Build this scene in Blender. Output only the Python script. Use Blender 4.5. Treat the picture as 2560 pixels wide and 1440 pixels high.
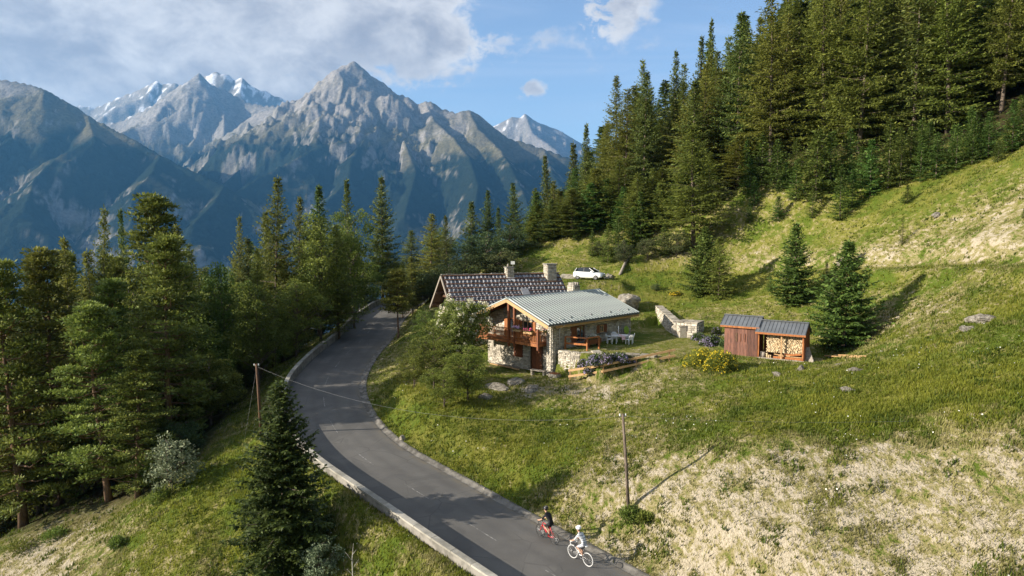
import bpy, bmesh, math, random
import numpy as np
from mathutils import Vector, Matrix, Euler
R_ = math.radians
for o in list(bpy.data.objects):
    bpy.data.objects.remove(o)
SC = bpy.context.scene
COL = SC.collection
# ------------------------------------------------------------------ camera
CAM_H = 16.0
PITCH = R_(4.5)
FPX = 1707.0
cd = bpy.data.cameras.new('camera')
cd.sensor_width = 36.0
cd.lens = 36.0 * FPX / 2560.0
cd.clip_start = 0.5
cd.clip_end = 60000.0
cam = bpy.data.objects.new('camera', cd)
COL.objects.link(cam)
cam.location = (0, 0, CAM_H)
cam.rotation_euler = (math.pi / 2 - PITCH, 0, 0)
SC.camera = cam
# ------------------------------------------------------------------ light
SUN_AZ = R_(13.0)      # the way the light travels, from +x towards +y
SUN_EL = R_(21.0)
vs = SC.view_settings
vs.view_transform = 'Standard'
vs.look = 'None'
vs.gamma = 1.0
vs.use_curve_mapping = False
vs.exposure = 1.32
SC.cycles.max_bounces = 6
SC.cycles.diffuse_bounces = 3
SC.cycles.glossy_bounces = 2
SC.cycles.transmission_bounces = 4
SC.cycles.transparent_max_bounces = 6
SC.cycles.volume_bounces = 0
SC.cycles.caustics_reflective = False
SC.cycles.caustics_refractive = False
sl = bpy.data.lights.new('sun', 'SUN')
sl.energy = 5.0
sl.angle = R_(0.55)
sl.color = (1.0, 0.91, 0.77)
sun = bpy.data.objects.new('sun', sl)
COL.objects.link(sun)
ldir = Vector((math.cos(SUN_AZ) * math.cos(SUN_EL), math.sin(SUN_AZ) * math.cos(SUN_EL), -math.sin(SUN_EL)))
sun.rotation_euler = ldir.to_track_quat('-Z', 'Y').to_euler()
sun.location = -60 * ldir


class NT:
    """small node-tree helper"""
    def __init__(s, tree):
        s.t = tree
        s.n = tree.nodes
        s.l = tree.links

    def new(s, typ, **kw):
        n = s.n.new(typ)
        for k, v in kw.items():
            if k.startswith('_'):
                setattr(n, k[1:], v)
            else:
                s.put(n, k, v)
        return n

    def put(s, n, key, v):
        if isinstance(key, str) and key.startswith('i') and key[1:].isdigit():
            sock = n.inputs[int(key[1:])]
        else:
            sock = n.inputs[key.replace('__', ' ')]
        if isinstance(v, bpy.types.NodeSocket):
            s.l.new(v, sock)
        elif isinstance(v, tuple) and len(v) == 3 and sock.type == 'RGBA':
            sock.default_value = (v[0], v[1], v[2], 1)
        else:
            sock.default_value = v

    def math(s, op, a, b=0.0, c=0.0, clamp=False):
        n = s.n.new('ShaderNodeMath')
        n.operation = op
        n.use_clamp = clamp
        for i, v in enumerate((a, b, c)):
            s.put(n, 'i%d' % i, v)
        return n.outputs[0]

    def mix(s, f, a, b, blend='MIX'):
        n = s.n.new('ShaderNodeMix')
        n.data_type = 'RGBA'
        n.blend_type = blend
        s.put(n, 'i0', f)
        s.put(n, 'i6', a)
        s.put(n, 'i7', b)
        return n.outputs[2]

    def noise(s, scale, detail=4.0, rough=0.55, vec=None, dim='3D', dist=0.0):
        n = s.n.new('ShaderNodeTexNoise')
        n.noise_dimensions = dim
        s.put(n, 'Scale', scale)
        s.put(n, 'Detail', detail)
        s.put(n, 'Roughness', rough)
        s.put(n, 'Distortion', dist)
        if vec is not None:
            s.l.new(vec, n.inputs['Vector'])
        return n.outputs[0]

    def smooth(s, x, a, b):
        n = s.n.new('ShaderNodeMapRange')
        n.interpolation_type = 'SMOOTHSTEP'
        s.put(n, 'i0', x)
        s.put(n, 'i1', a)
        s.put(n, 'i2', b)
        return n.outputs[0]

    def attr(s, name, out='Fac'):
        n = s.n.new('ShaderNodeAttribute')
        n.attribute_name = name
        return n.outputs[out]

    def pos(s):
        return s.n.new('ShaderNodeNewGeometry').outputs['Position']

    def obj(s):
        return s.n.new('ShaderNodeTexCoord').outputs['Object']

    def vscale(s, vec, sc):
        n = s.n.new('ShaderNodeVectorMath')
        n.operation = 'MULTIPLY'
        s.l.new(vec, n.inputs[0])
        n.inputs[1].default_value = sc
        return n.outputs[0]

    def bump(s, h, strength=0.5, dist=0.05):
        n = s.n.new('ShaderNodeBump')
        s.put(n, 'Strength', strength)
        s.put(n, 'Distance', dist)
        s.put(n, 'Height', h)
        return n.outputs[0]


# world: clear physical sky with procedural cloud banks
W = bpy.data.worlds.new('World')
SC.world = W
W.use_nodes = True
W.node_tree.nodes.clear()
w = NT(W.node_tree)
sky = w.new('ShaderNodeTexSky', _sky_type='NISHITA', _sun_disc=False)
sky.sun_elevation = SUN_EL
sky.sun_rotation = math.atan2(-ldir.x, -ldir.y)
sky.altitude = 1500
sky.air_density = 1.0
sky.dust_density = 0.6
sky.ozone_density = 2.0
gen = w.new('ShaderNodeTexCoord').outputs['Generated']
sep = w.new('ShaderNodeSeparateXYZ', i0=gen)
az = w.math('ARCTAN2', sep.outputs[0], sep.outputs[1])          # 0 ahead, + to the right
el = w.math('ARCSINE', sep.outputs[2])
cv = w.new('ShaderNodeCombineXYZ', i0=w.math('MULTIPLY', az, 4.2), i1=w.math('MULTIPLY', el, 6.0), i2=0.37).outputs[0]
cn = w.noise(1.55, 10, 0.60, cv, dist=0.2)
cn2 = w.noise(2.6, 8, 0.6, cv, dist=0.3)

cn3 = w.noise(9.0, 7, 0.65, cv, dist=0.4)


def blob(a, e, ra, re):
    jit = w.math('MULTIPLY', w.math('SUBTRACT', cn3, 0.5), 2.2)
    da = w.math('ADD', w.math('DIVIDE', w.math('SUBTRACT', az, a), ra), jit)
    de = w.math('ADD', w.math('DIVIDE', w.math('SUBTRACT', el, e), re), w.math('MULTIPLY', w.math('SUBTRACT', cn2, 0.5), 2.5))
    d2 = w.math('ADD', w.math('MULTIPLY', da, da), w.math('MULTIPLY', de, de))
    return w.math('POWER', 2.718, w.math('MULTIPLY', d2, -1.0))


# cover: heavy cumulus to the west (left), thinning to the right, one small puff low on the right
wob = w.math('MULTIPLY', w.math('SUBTRACT', cn2, 0.5), 0.22)
cover = w.smooth(w.math('ADD', az, wob), 0.10, -0.16)
cover = w.math('MULTIPLY', cover, w.smooth(w.math('ADD', el, w.math('MULTIPLY', wob, 0.7)), 0.165, 0.25))
west = w.smooth(w.math('ADD', az, wob), -0.17, -0.30)
cover = w.math('MAXIMUM', cover, west)
b1 = w.math('MULTIPLY', blob(0.148, 0.300, 0.050, 0.034), 1.0)
b2 = w.math('MULTIPLY', blob(0.033, 0.207, 0.024, 0.015), 1.0)
b3 = w.math('MULTIPLY', blob(0.0, 0.268, 0.20, 0.035), 0.72)
bias = w.math('MAXIMUM', w.math('MAXIMUM', b1, b2), w.math('MAXIMUM', b3, cover))
dens = w.math('ADD', w.math('ADD', w.math('MULTIPLY', cn, 1.15), w.math('MULTIPLY', bias, 0.66)), w.math('MULTIPLY', w.math('SUBTRACT', cn3, 0.5), 0.55))
cmask = w.smooth(dens, 0.84, 1.10)
# thin high veil
veilv = w.new('ShaderNodeCombineXYZ', i0=w.math('MULTIPLY', az, 2.0), i1=w.math('MULTIPLY', el, 14.0), i2=4.1).outputs[0]
veil = w.smooth(w.noise(1.3, 5, 0.5, veilv, dist=0.6), 0.42, 0.75)
veil = w.math('MULTIPLY', veil, w.math('MULTIPLY', w.smooth(el, 0.12, 0.26), 0.45))
shade = w.smooth(w.math('ADD', w.math('ADD', w.math('ADD', w.math('MULTIPLY', cn2, 0.7), w.math('MULTIPLY', cn3, 0.3)), w.math('MULTIPLY', el, 0.55)), w.math('MULTIPLY', w.math('SUBTRACT', dens, 1.0), -0.34)), 0.38, 0.74)
ccol = w.mix(shade, (1.95, 2.05, 2.4), (4.1, 4.1, 4.2))
skyc = w.mix(veil, w.mix(0.12, sky.outputs[0], (3.0, 3.2, 3.6)), (3.6, 4.0, 4.8))
full = w.mix(cmask, skyc, ccol)
bg = w.new('ShaderNodeBackground', Color=full, Strength=0.087)
wo = w.new('ShaderNodeOutputWorld', Surface=bg.outputs[0])

# ------------------------------------------------------------------ generic helpers
rng = np.random.default_rng(7)
random.seed(7)


def tag(o, label=None, cat=None, group=None, kind=None):
    if label:
        o['label'] = label
    if cat:
        o['category'] = cat
    if group:
        o['group'] = group
    if kind:
        o['kind'] = kind
    return o


def mesh_np(name, V, Fc, smooth=False, attrs=None):
    """V (n,3), Fc (m,k) with k 3 or 4"""
    me = bpy.data.meshes.new(name)
    V = np.asarray(V, dtype=np.float32)
    Fc = np.asarray(Fc, dtype=np.int32)
    k = Fc.shape[1]
    me.vertices.add(len(V))
    me.vertices.foreach_set('co', V.ravel())
    me.loops.add(Fc.size)
    me.loops.foreach_set('vertex_index', Fc.ravel())
    me.polygons.add(len(Fc))
    me.polygons.foreach_set('loop_start', np.arange(0, Fc.size, k, dtype=np.int32))
    me.polygons.foreach_set('loop_total', np.full(len(Fc), k, dtype=np.int32))
    me.polygons.foreach_set('use_smooth', np.full(len(Fc), bool(smooth)))
    for an, (typ, arr) in (attrs or {}).items():
        at = me.attributes.new(an, typ, 'POINT')
        at.data.foreach_set('color' if typ == 'FLOAT_COLOR' else 'value', np.asarray(arr, dtype=np.float32).ravel())
    me.update(calc_edges=True)
    me.validate()
    return me


def link(name, me, mat=None, parent=None, loc=None, rot=None, scale=None):
    o = bpy.data.objects.new(name, me)
    COL.objects.link(o)
    if mat is not None and me is not None and not me.materials:
        me.materials.append(mat)
    if parent is not None:
        o.parent = parent
    if loc is not None:
        o.location = loc
    if rot is not None:
        o.rotation_euler = rot
    if scale is not None:
        o.scale = scale
    return o


def empty(name, loc=(0, 0, 0), rz=0.0, label=None, cat=None, group=None):
    o = bpy.data.objects.new(name, None)
    COL.objects.link(o)
    o.location = loc
    o.rotation_euler = (0, 0, rz)
    return tag(o, label, cat, group)


class MB:
    """mesh builder: polygons of any size, joined into one mesh"""
    def __init__(s):
        s.v = []
        s.f = []

    def add(s, vs_, fs):
        b = len(s.v)
        s.v += [tuple(p) for p in vs_]
        s.f += [tuple(i + b for i in f) for f in fs]
        return s

    def box(s, x0, x1, y0, y1, z0, z1, M=None):
        p = [(x0, y0, z0), (x1, y0, z0), (x1, y1, z0), (x0, y1, z0), (x0, y0, z1), (x1, y0, z1), (x1, y1, z1), (x0, y1, z1)]
        if M is not None:
            p = [tuple(M @ Vector(q)) for q in p]
        return s.add(p, [(3, 2, 1, 0), (4, 5, 6, 7), (0, 1, 5, 4), (1, 2, 6, 5), (2, 3, 7, 6), (3, 0, 4, 7)])

    def bar(s, a, b, w, h, up=(0, 0, 1)):
        """rectangular bar from a to b"""
        a = Vector(a); b = Vector(b)
        d = (b - a).normalized()
        u = Vector(up)
        r = d.cross(u)
        if r.length < 1e-4:
            r = d.cross(Vector((1, 0, 0)))
        r.normalize()
        u = r.cross(d).normalized()
        p = []
        for q in (a, b):
            for i, j in ((-1, -1), (1, -1), (1, 1), (-1, 1)):
                p.append(q + r * (i * w / 2) + u * (j * h / 2))
        return s.add(p, [(3, 2, 1, 0), (4, 5, 6, 7), (0, 1, 5, 4), (1, 2, 6, 5), (2, 3, 7, 6), (3, 0, 4, 7)])

    def tube(s, pts, rad, n=8, cap=True):
        pts = [Vector(p) for p in pts]
        if not hasattr(rad, '__len__'):
            rad = [rad] * len(pts)
        rings = []
        prev = None
        for i, p in enumerate(pts):
            d = (pts[min(i + 1, len(pts) - 1)] - pts[max(i - 1, 0)]).normalized()
            ref = Vector((0, 0, 1)) if abs(d.z) < 0.9 else Vector((1, 0, 0))
            if prev is not None:
                ref = prev
            u = (ref - d * ref.dot(d)).normalized()
            prev = u
            v_ = d.cross(u)
            rings.append([p + (u * math.cos(2 * math.pi * k / n) + v_ * math.sin(2 * math.pi * k / n)) * rad[i] for k in range(n)])
        vv = [q for r in rings for q in r]
        ff = []
        for i in range(len(rings) - 1):
            for k in range(n):
                ff.append((i * n + k, i * n + (k + 1) % n, (i + 1) * n + (k + 1) % n, (i + 1) * n + k))
        if cap:
            ff.append(tuple(range(n - 1, -1, -1)))
            ff.append(tuple((len(rings) - 1) * n + k for k in range(n)))
        return s.add(vv, ff)

    def prism(s, poly, a, b, axis='y'):
        """2-D polygon extruded from a to b: axis y -> poly is (x,z); axis x -> (y,z); axis z -> (x,y)"""
        def m(p, t):
            return {'y': (p[0], t, p[1]), 'x': (t, p[0], p[1]), 'z': (p[0], p[1], t)}[axis]
        n = len(poly)
        vv = [m(p, a) for p in poly] + [m(p, b) for p in poly]
        ff = [tuple(range(n)), tuple(range(2 * n - 1, n - 1, -1))]
        ff += [((i + 1) % n, i, n + i, n + (i + 1) % n) for i in range(n)]
        return s.add(vv, ff)

    def lathe(s, prof, n=12, M=None):
        vv = []
        for r, z in prof:
            for k in range(n):
                p = Vector((r * math.cos(2 * math.pi * k / n), r * math.sin(2 * math.pi * k / n), z))
                vv.append(tuple(M @ p) if M is not None else tuple(p))
        ff = []
        for i in range(len(prof) - 1):
            for k in range(n):
                ff.append((i * n + k, i * n + (k + 1) % n, (i + 1) * n + (k + 1) % n, (i + 1) * n + k))
        ff.append(tuple(range(n - 1, -1, -1)))
        ff.append(tuple((len(prof) - 1) * n + k for k in range(n)))
        return s.add(vv, ff)

    def mesh(s, name, smooth=False, fix=True):
        me = bpy.data.meshes.new(name)
        me.from_pydata(s.v, [], s.f)
        if fix:
            bm = bmesh.new()
            bm.from_mesh(me)
            bmesh.ops.recalc_face_normals(bm, faces=bm.faces)
            bm.to_mesh(me)
            bm.free()
        if smooth:
            me.polygons.foreach_set('use_smooth', [True] * len(me.polygons))
        me.update()
        return me

    def build(s, name, mat, parent=None, smooth=False, **kw):
        return link(name, s.mesh(name, smooth), mat, parent, **kw)


def _hash(ix, iy, seed):
    h = (ix.astype(np.int64) * 374761393 + iy.astype(np.int64) * 668265263 + seed * 1442695041) & 0x7fffffff
    h = ((h ^ (h >> 13)) * 1274126177) & 0x7fffffff
    return ((h ^ (h >> 16)) & 0xffff) / 65535.0


def vnoise(x, y, seed=0):
    x = np.asarray(x, float); y = np.asarray(y, float)
    ix = np.floor(x); iy = np.floor(y)
    fx = x - ix; fy = y - iy
    fx = fx * fx * fx * (fx * (fx * 6 - 15) + 10)
    fy = fy * fy * fy * (fy * (fy * 6 - 15) + 10)
    a = _hash(ix, iy, seed); b = _hash(ix + 1, iy, seed)
    c = _hash(ix, iy + 1, seed); d = _hash(ix + 1, iy + 1, seed)
    return (a + (b - a) * fx) * (1 - fy) + (c + (d - c) * fx) * fy


def fbm(x, y, seed=0, octs=5, gain=0.5, lac=2.03, ridged=False):
    s = 0.0; a = 1.0; t = 0.0
    for i in range(octs):
        n = vnoise(x, y, seed + i * 17)
        if ridged:
            n = 1 - np.abs(2 * n - 1)
            n = n * n
        s = s + a * n
        t += a
        a *= gain
        x = x * lac + 13.7
        y = y * lac - 7.1
    return s / t


def sstep(x, a, b):
    t = np.clip((x - a) / (b - a), 0, 1)
    return t * t * (3 - 2 * t)


# bearings: turn what was surveyed on the photograph into points on the land
def ray(px, py):
    u = (px - 1280) / FPX
    v = (720 - py) / FPX
    return np.array([u, math.cos(PITCH) + v * math.sin(PITCH), -math.sin(PITCH) + v * math.cos(PITCH)])


def at_z(px, py, z):
    d = ray(px, py)
    t = (z - CAM_H) / d[2]
    return np.array([d[0] * t, d[1] * t, z])


def at_y(px, py, y):
    d = ray(px, py)
    t = y / d[1]
    return np.array([d[0] * t, y, CAM_H + d[2] * t])


# ------------------------------------------------------------------ materials
def new_mat(name):
    m = bpy.data.materials.new(name)
    m.use_nodes = True
    m.node_tree.nodes.clear()
    return m, NT(m.node_tree)


def finish(t, col, rough=0.8, spec=0.3, normal=None, metal=0.0, **kw):
    b = t.new('ShaderNodeBsdfPrincipled', Base__Color=col, Roughness=rough, Metallic=metal)
    t.put(b, 'Specular IOR Level', spec)
    if normal is not None:
        t.put(b, 'Normal', normal)
    for k, v in kw.items():
        t.put(b, k.replace('__', ' '), v)
    t.new('ShaderNodeOutputMaterial', Surface=b.outputs[0])
    return b


def simple(name, c1, c2=None, scale=6.0, rough=0.75, spec=0.3, bump=0.3, stretch=(1, 1, 1), metal=0.0, rand=0.0, det=5, lo=0.35, hi=0.65, bdist=0.02):
    m, t = new_mat(name)
    v = t.vscale(t.obj(), stretch)
    n = t.noise(scale, det, 0.6, v)
    c = t.mix(t.smooth(n, lo, hi), c1, c2 or tuple(x * 0.7 for x in c1))
    if rand:
        r = t.n.new('ShaderNodeObjectInfo').outputs['Random']
        hs = t.new('ShaderNodeHueSaturation', Color=c)
        t.put(hs, 'Value', t.math('ADD', t.math('MULTIPLY', r, rand), 1 - rand / 2))
        c = hs.outputs[0]
    finish(t, c, rough, spec, t.bump(n, bump, bdist) if bump else None, metal)
    return m


M_WOOD = simple('weathered_orange_wood', (0.40, 0.15, 0.045), (0.22, 0.075, 0.025), 3.0, 0.6, 0.3, 0.3, (6, 6, 1), rand=0.3)
M_WOODP = simple('fresh_pale_wood', (0.50, 0.32, 0.16), (0.37, 0.22, 0.10), 3.0, 0.65, 0.3, 0.3, (1, 6, 6), rand=0.2)
M_WOODB = simple('brown_stained_wood', (0.22, 0.075, 0.028), (0.12, 0.04, 0.018), 3.0, 0.6, 0.3, 0.3, (6, 6, 1), rand=0.35)
M_WOODD = simple('dark_old_wood', (0.13, 0.075, 0.045), (0.06, 0.035, 0.022), 3.0, 0.8, 0.2, 0.4, (5, 5, 1), rand=0.3)
M_WOODG = simple('grey_weathered_wood', (0.33, 0.29, 0.24), (0.20, 0.17, 0.14), 4.0, 0.85, 0.2, 0.4, (5, 5, 1), rand=0.3)
M_STONE = simple('pale_limestone', (0.38, 0.34, 0.275), (0.20, 0.175, 0.14), 2.2, 0.9, 0.2, 0.8, rand=0.35, bdist=0.05)
M_GREYST = simple('grey_schist', (0.32, 0.295, 0.255), (0.16, 0.145, 0.125), 2.6, 0.9, 0.2, 0.9, rand=0.4, bdist=0.06)
M_MORTAR = simple('lime_mortar', (0.40, 0.36, 0.29), (0.30, 0.265, 0.21), 9.0, 0.95, 0.1, 0.6)
M_CONC = simple('road_wall_concrete', (0.27, 0.25, 0.22), (0.15, 0.14, 0.12), 1.6, 0.9, 0.2, 0.4, rand=0.15)
M_WHITE = simple('white_plastic', (0.75, 0.75, 0.74), (0.68, 0.68, 0.67), 3, 0.4, 0.5, 0)
M_BLACK = simple('black_rubber', (0.02, 0.02, 0.021), (0.03, 0.03, 0.03), 8, 0.6, 0.4, 0)
M_STEEL = simple('dull_steel', (0.36, 0.36, 0.36), (0.28, 0.28, 0.28), 5, 0.4, 0.5, 0, metal=0.7)
M_WIRE = simple('wire_grey', (0.16, 0.16, 0.16), (0.12, 0.12, 0.12), 5, 0.5, 0.4, 0)
M_GLASS, _t = new_mat('window_glass')
finish(_t, (0.025, 0.032, 0.038), 0.04, 0.9)
HAZE_D = 0.000044
# ------------------------------------------------------------------ the road line
RE = [(1565, 1429, -.2), (1438, 1360, 0), (1352, 1317, .2), (1240, 1252, .5), (1140, 1196, .8), (990, 1117, 1.3), (942, 1071, 1.6),
      (907, 1019, 2.0), (895, 978, 2.3), (898, 943, 2.6), (914, 919, 2.8), (935, 884, 3.1), (973, 846, 3.4)]
RE = [at_z(*p) for p in RE]
HALF = 3.02


def smooth_line(P, step=0.5, it=60):
    P = np.asarray(P, float)
    s = np.r_[0, np.cumsum(np.hypot(*np.diff(P[:, :2], axis=0).T))]
    t = np.arange(0, s[-1], step)
    Q = np.stack([np.interp(t, s, P[:, k]) for k in range(3)], 1)
    for _ in range(it):
        Q[1:-1] = Q[1:-1] * 0.5 + (Q[:-2] + Q[2:]) * 0.25
    return Q


_d = (RE[0] - RE[3])
_d = _d / np.hypot(_d[0], _d[1])
_pre = [RE[0] + _d * k + np.array([0, 0, -0.01 * k]) for k in (45, 30, 15)]
_post = [np.array([-15.5, 93, 4.2]), np.array([-14.8, 104, 5.2]), np.array([-10.5, 113, 6.4]), np.array([-3, 118, 7.8]), np.array([8, 120, 9.2])]
RLINE = smooth_line(_pre + RE + _post)
_T = np.gradient(RLINE[:, :2], axis=0)
_T /= np.hypot(_T[:, 0], _T[:, 1])[:, None]
RN = np.stack([-_T[:, 1], _T[:, 0]], 1)         # left normal (line runs away from the viewer)
CL = RLINE.copy()
CL[:, :2] += RN * HALF


def road_local(x, y):
    """signed lateral distance (+ left) and road height of the nearest centre-line sample"""
    x = np.atleast_1d(np.asarray(x, float)); y = np.atleast_1d(np.asarray(y, float))
    D = np.empty_like(x); Z = np.empty_like(x); I = np.empty(x.shape, int)
    for a in range(0, len(x), 20000):
        xs = x[a:a + 20000, None]; ys = y[a:a + 20000, None]
        d2 = (xs - CL[None, :, 0]) ** 2 + (ys - CL[None, :, 1]) ** 2
        i = d2.argmin(1)
        dx = x[a:a + 20000] - CL[i, 0]; dy = y[a:a + 20000] - CL[i, 1]
        lat = dx * RN[i, 0] + dy * RN[i, 1]
        far = np.sqrt(d2[np.arange(len(i)), i])
        D[a:a + 20000] = np.where(lat >= 0, 1, -1) * np.maximum(np.abs(lat), far * 0.98)
        Z[a:a + 20000] = CL[i, 2]
        I[a:a + 20000] = i
    return D, Z, I


# ------------------------------------------------------------------ the lie of the land
CTRL = []
for p in [(1572, 1280, 1.6), (1814, 1104, 4.9), (2560, 1440, 3.4), (2100, 1440, 2.0), (2560, 1250, 5.2), (2560, 1100, 7.0), (2200, 1020, 6.6),
          (2000, 1000, 6.1), (1700, 1000, 4.9), (1500, 1000, 4.0), (1300, 1000, 3.3), (1100, 950, 3.8), (1000, 930, 3.2), (1250, 950, 3.9), (1388, 940, 4.0),
          (1212, 907, 4.0), (1120, 870, 4.3), (1425, 952, 4.0), (1508, 938, 4.6), (1589, 922, 5.3), (1690, 905, 6.0), (1550, 850, 6.2), (1650, 830, 6.3),
          (1820, 885, 6.3), (1897, 897, 6.3), (2010, 907, 6.3), (2100, 893, 6.6), (2110, 865, 7.0), (2560, 900, 9.3), (2560, 800, 11.0), (2560, 665, 13.8),
          (2300, 665, 13.2), (2320, 680, 12.9), (2110, 672, 12.6), (1950, 680, 11.8), (1850, 690, 11.0), (1790, 742, 9.1), (1985, 757, 9.3), (2400, 760, 11.2),
          (2250, 830, 9.0), (1650, 762, 8.0), (1700, 820, 6.6), (1470, 700, 10.3), (1560, 700, 10.3), (1600, 672, 11.2), (1600, 640, 13.0), (1700, 640, 13.2),
          (420, 1230, -1.2), (300, 1280, -3.6), (20, 1350, -5.5), (0, 1440, -6.0), (600, 1440, -2.5), (900, 1440, -1.3), (1150, 1440, -.6),
          (1300, 680, 10.5), (1330, 660, 11.5)]:
    CTRL.append(at_z(*p))
for p in [(1600, 560, 105), (1700, 600, 95), (1400, 600, 108), (1950, 420, 92), (1900, 560, 88), (1900, 620, 84), (2560, 400, 64), (2560, 530, 55), (2560, 345, 72),
          (2200, 500, 76), (2200, 600, 68), (2400, 300, 85), (2560, 200, 95), (2200, 300, 105), (2000, 350, 115), (1800, 430, 115), (1600, 480, 125),
          (1450, 540, 125), (1340, 600, 122), (1200, 645, 118), (1100, 670, 112)]:
    CTRL.append(at_y(*p))
CTRL += [np.array(p, float) for p in [(-8, 76, 4.9), (-6, 85, 7.2), (0, 95, 9.6), (-10, 100, 7.0), (4, 80, 8.3), (-5, 72, 5.2), (2, 72, 6.0),
         (-24, 72, 2.2), (-26, 90, 2.0), (-32, 80, -2), (-45, 80, -10), (-80, 80, -28), (-24, 56, 0.3), (-32, 60, -4), (-60, 60, -19), (-27, 110, 1.5), (-45, 110, -9),
         (-20, 150, 3), (-60, 150, -22), (20, 180, 16), (60, 180, 48), (100, 150, 76), (100, 60, 55), (100, 20, 50), (60, 20, 27), (40, 10, 13), (60, -20, 27),
         (-45, 45, -12), (-80, 40, -32), (-30, 20, -12), (0, 15, -7), (-60, 0, -30), (0, -20, -14), (50, 38, 19), (60, 60, 30), (75, 90, 46), (-100, 150, -44), (10, 150, 12), (45, 120, 27)]]
CTRL = np.array(CTRL)


def _tps_fit(P, reg=0.02):
    n = len(P)
    r = np.hypot(P[:, None, 0] - P[None, :, 0], P[:, None, 1] - P[None, :, 1])
    K = np.where(r > 0, r * r * np.log(r + 1e-9), 0) + np.eye(n) * reg * 50
    A = np.zeros((n + 3, n + 3))
    A[:n, :n] = K
    A[:n, n] = 1; A[:n, n + 1] = P[:, 0]; A[:n, n + 2] = P[:, 1]
    A[n:, :n] = A[:n, n:].T
    return np.linalg.solve(A, np.r_[P[:, 2], 0, 0, 0])


_TW = _tps_fit(CTRL)


def tps(x, y):
    out = np.empty_like(x)
    for a in range(0, len(x), 20000):
        xs = x[a:a + 20000]; ys = y[a:a + 20000]
        r2 = (xs[:, None] - CTRL[None, :, 0]) ** 2 + (ys[:, None] - CTRL[None, :, 1]) ** 2
        out[a:a + 20000] = (0.5 * r2 * np.log(r2 + 1e-12)) @ _TW[:-3] + _TW[-3] + _TW[-2] * xs + _TW[-1] * ys
    return out


def poly_sd(x, y, P):
    """signed distance to polygon, negative inside"""
    P = np.asarray(P, float)
    d = np.full(x.shape, 1e9)
    ins = np.zeros(x.shape, bool)
    for i in range(len(P)):
        a = P[i]; b = P[(i + 1) % len(P)]
        ex, ey = b - a
        t = np.clip(((x - a[0]) * ex + (y - a[1]) * ey) / (ex * ex + ey * ey), 0, 1)
        d = np.minimum(d, np.hypot(x - a[0] - t * ex, y - a[1] - t * ey))
        c = (a[1] > y) != (b[1] > y)
        with np.errstate(divide='ignore', invalid='ignore'):
            xi = a[0] + (y - a[1]) / (b[1] - a[1]) * ex
        ins ^= c & (x < xi)
    return np.where(ins, -d, d)


# house frame: A is the near ground corner, U along the long wall, V along the gable
HA = np.array([3.69, 57.55]); HU = np.array([0.702, 0.712]); HV = np.array([-0.712, 0.702])
LAWN = [at_z(*p)[:2] for p in [(1452, 889, 6.2), (1500, 896, 6.2), (1560, 892, 6.2), (1640, 896, 6.2), (1700, 888, 6.2), (1790, 886, 6.2), (1826, 880, 6.2), (1740, 846, 6.2), (1690, 838, 6.2), (1640, 812, 6.2)]]
LAWN = np.array([HA + 0.1 * HU, HA + np.array([1.9, -1.5])] + LAWN[1:] + [HA + 12.5 * HU + 2 * HV, HA + 11 * HU + 0.3 * HV])
YARD = np.array([HA + 0.5 * HU - 0.6 * HV, HA - 4.2 * HU - 0.4 * HV, HA - 4.0 * HU + 9 * HV, HA + 1.0 * HU + 9.5 * HV])
YARD2 = np.array([HA + [-1.0, -.8], HA + [.2, -.45], HA + [1.2, -1.35], HA + [2.0, -1.8], HA + [2.9, -1.7], HA + [2.7, -2.4], HA + [.4, -3.4]])
SHED_A = np.array([22.24, 51.41]); SHED_D = np.array([-0.83, 0.56]); SHED_N = np.array([0.56, 0.83])   # right front corner, along front (leftwards), inwards
SHEDPAD = np.array([SHED_A - SHED_D * .6 - SHED_N * .5, SHED_A + SHED_D * 6.2 - SHED_N * .5, SHED_A + SHED_D * 6.2 + SHED_N * 2.2, SHED_A - SHED_D * .6 + SHED_N * 2.4])
PATHL = np.array([at_z(*p) for p in [(1500, 697, 10.3), (1640, 690, 10.6), (1760, 688, 10.9), (1850, 686, 11.2), (1950, 680, 11.8), (2110, 672, 12.6), (2300, 665, 13.2), (2560, 664, 13.8), (2800, 664, 14.3)]])
PATHL = smooth_line(PATHL, .8, 12)
CARPAD = np.array([[2, 82.5], [13, 82.5], [13, 88.5], [2, 89]])


def ground_raw(x, y):
    x = np.asarray(x, float).ravel(); y = np.asarray(y, float).ravel()
    z = tps(x, y)
    far = np.clip(-25 + 0.5 * x - 0.12 * (y - 60), -690, 520) + 60 * (fbm(x / 220, y / 220, 5, 4) - 0.5)
    far = np.where(x < -40, np.maximum(far - 0.12 * (-40 - x), -699), far)
    rr = np.hypot(x - 10, y - 75)
    z = z * (1 - sstep(rr, 95, 190)) + far * sstep(rr, 95, 190)
    near = 1 - sstep(rr, 100, 180)
    z = z + near * (0.9 * (fbm(x / 9, y / 9, 11, 4) - 0.5) + 0.28 * (fbm(x / 1.7, y / 1.7, 3, 3) - 0.5))
    # small cattle terracing on the steep slope
    z = z + near * 0.12 * (fbm(x / 0.8 + y / 3, y / 0.9, 8, 2) - 0.5) * sstep(x, 4, 14)
    return z


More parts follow.
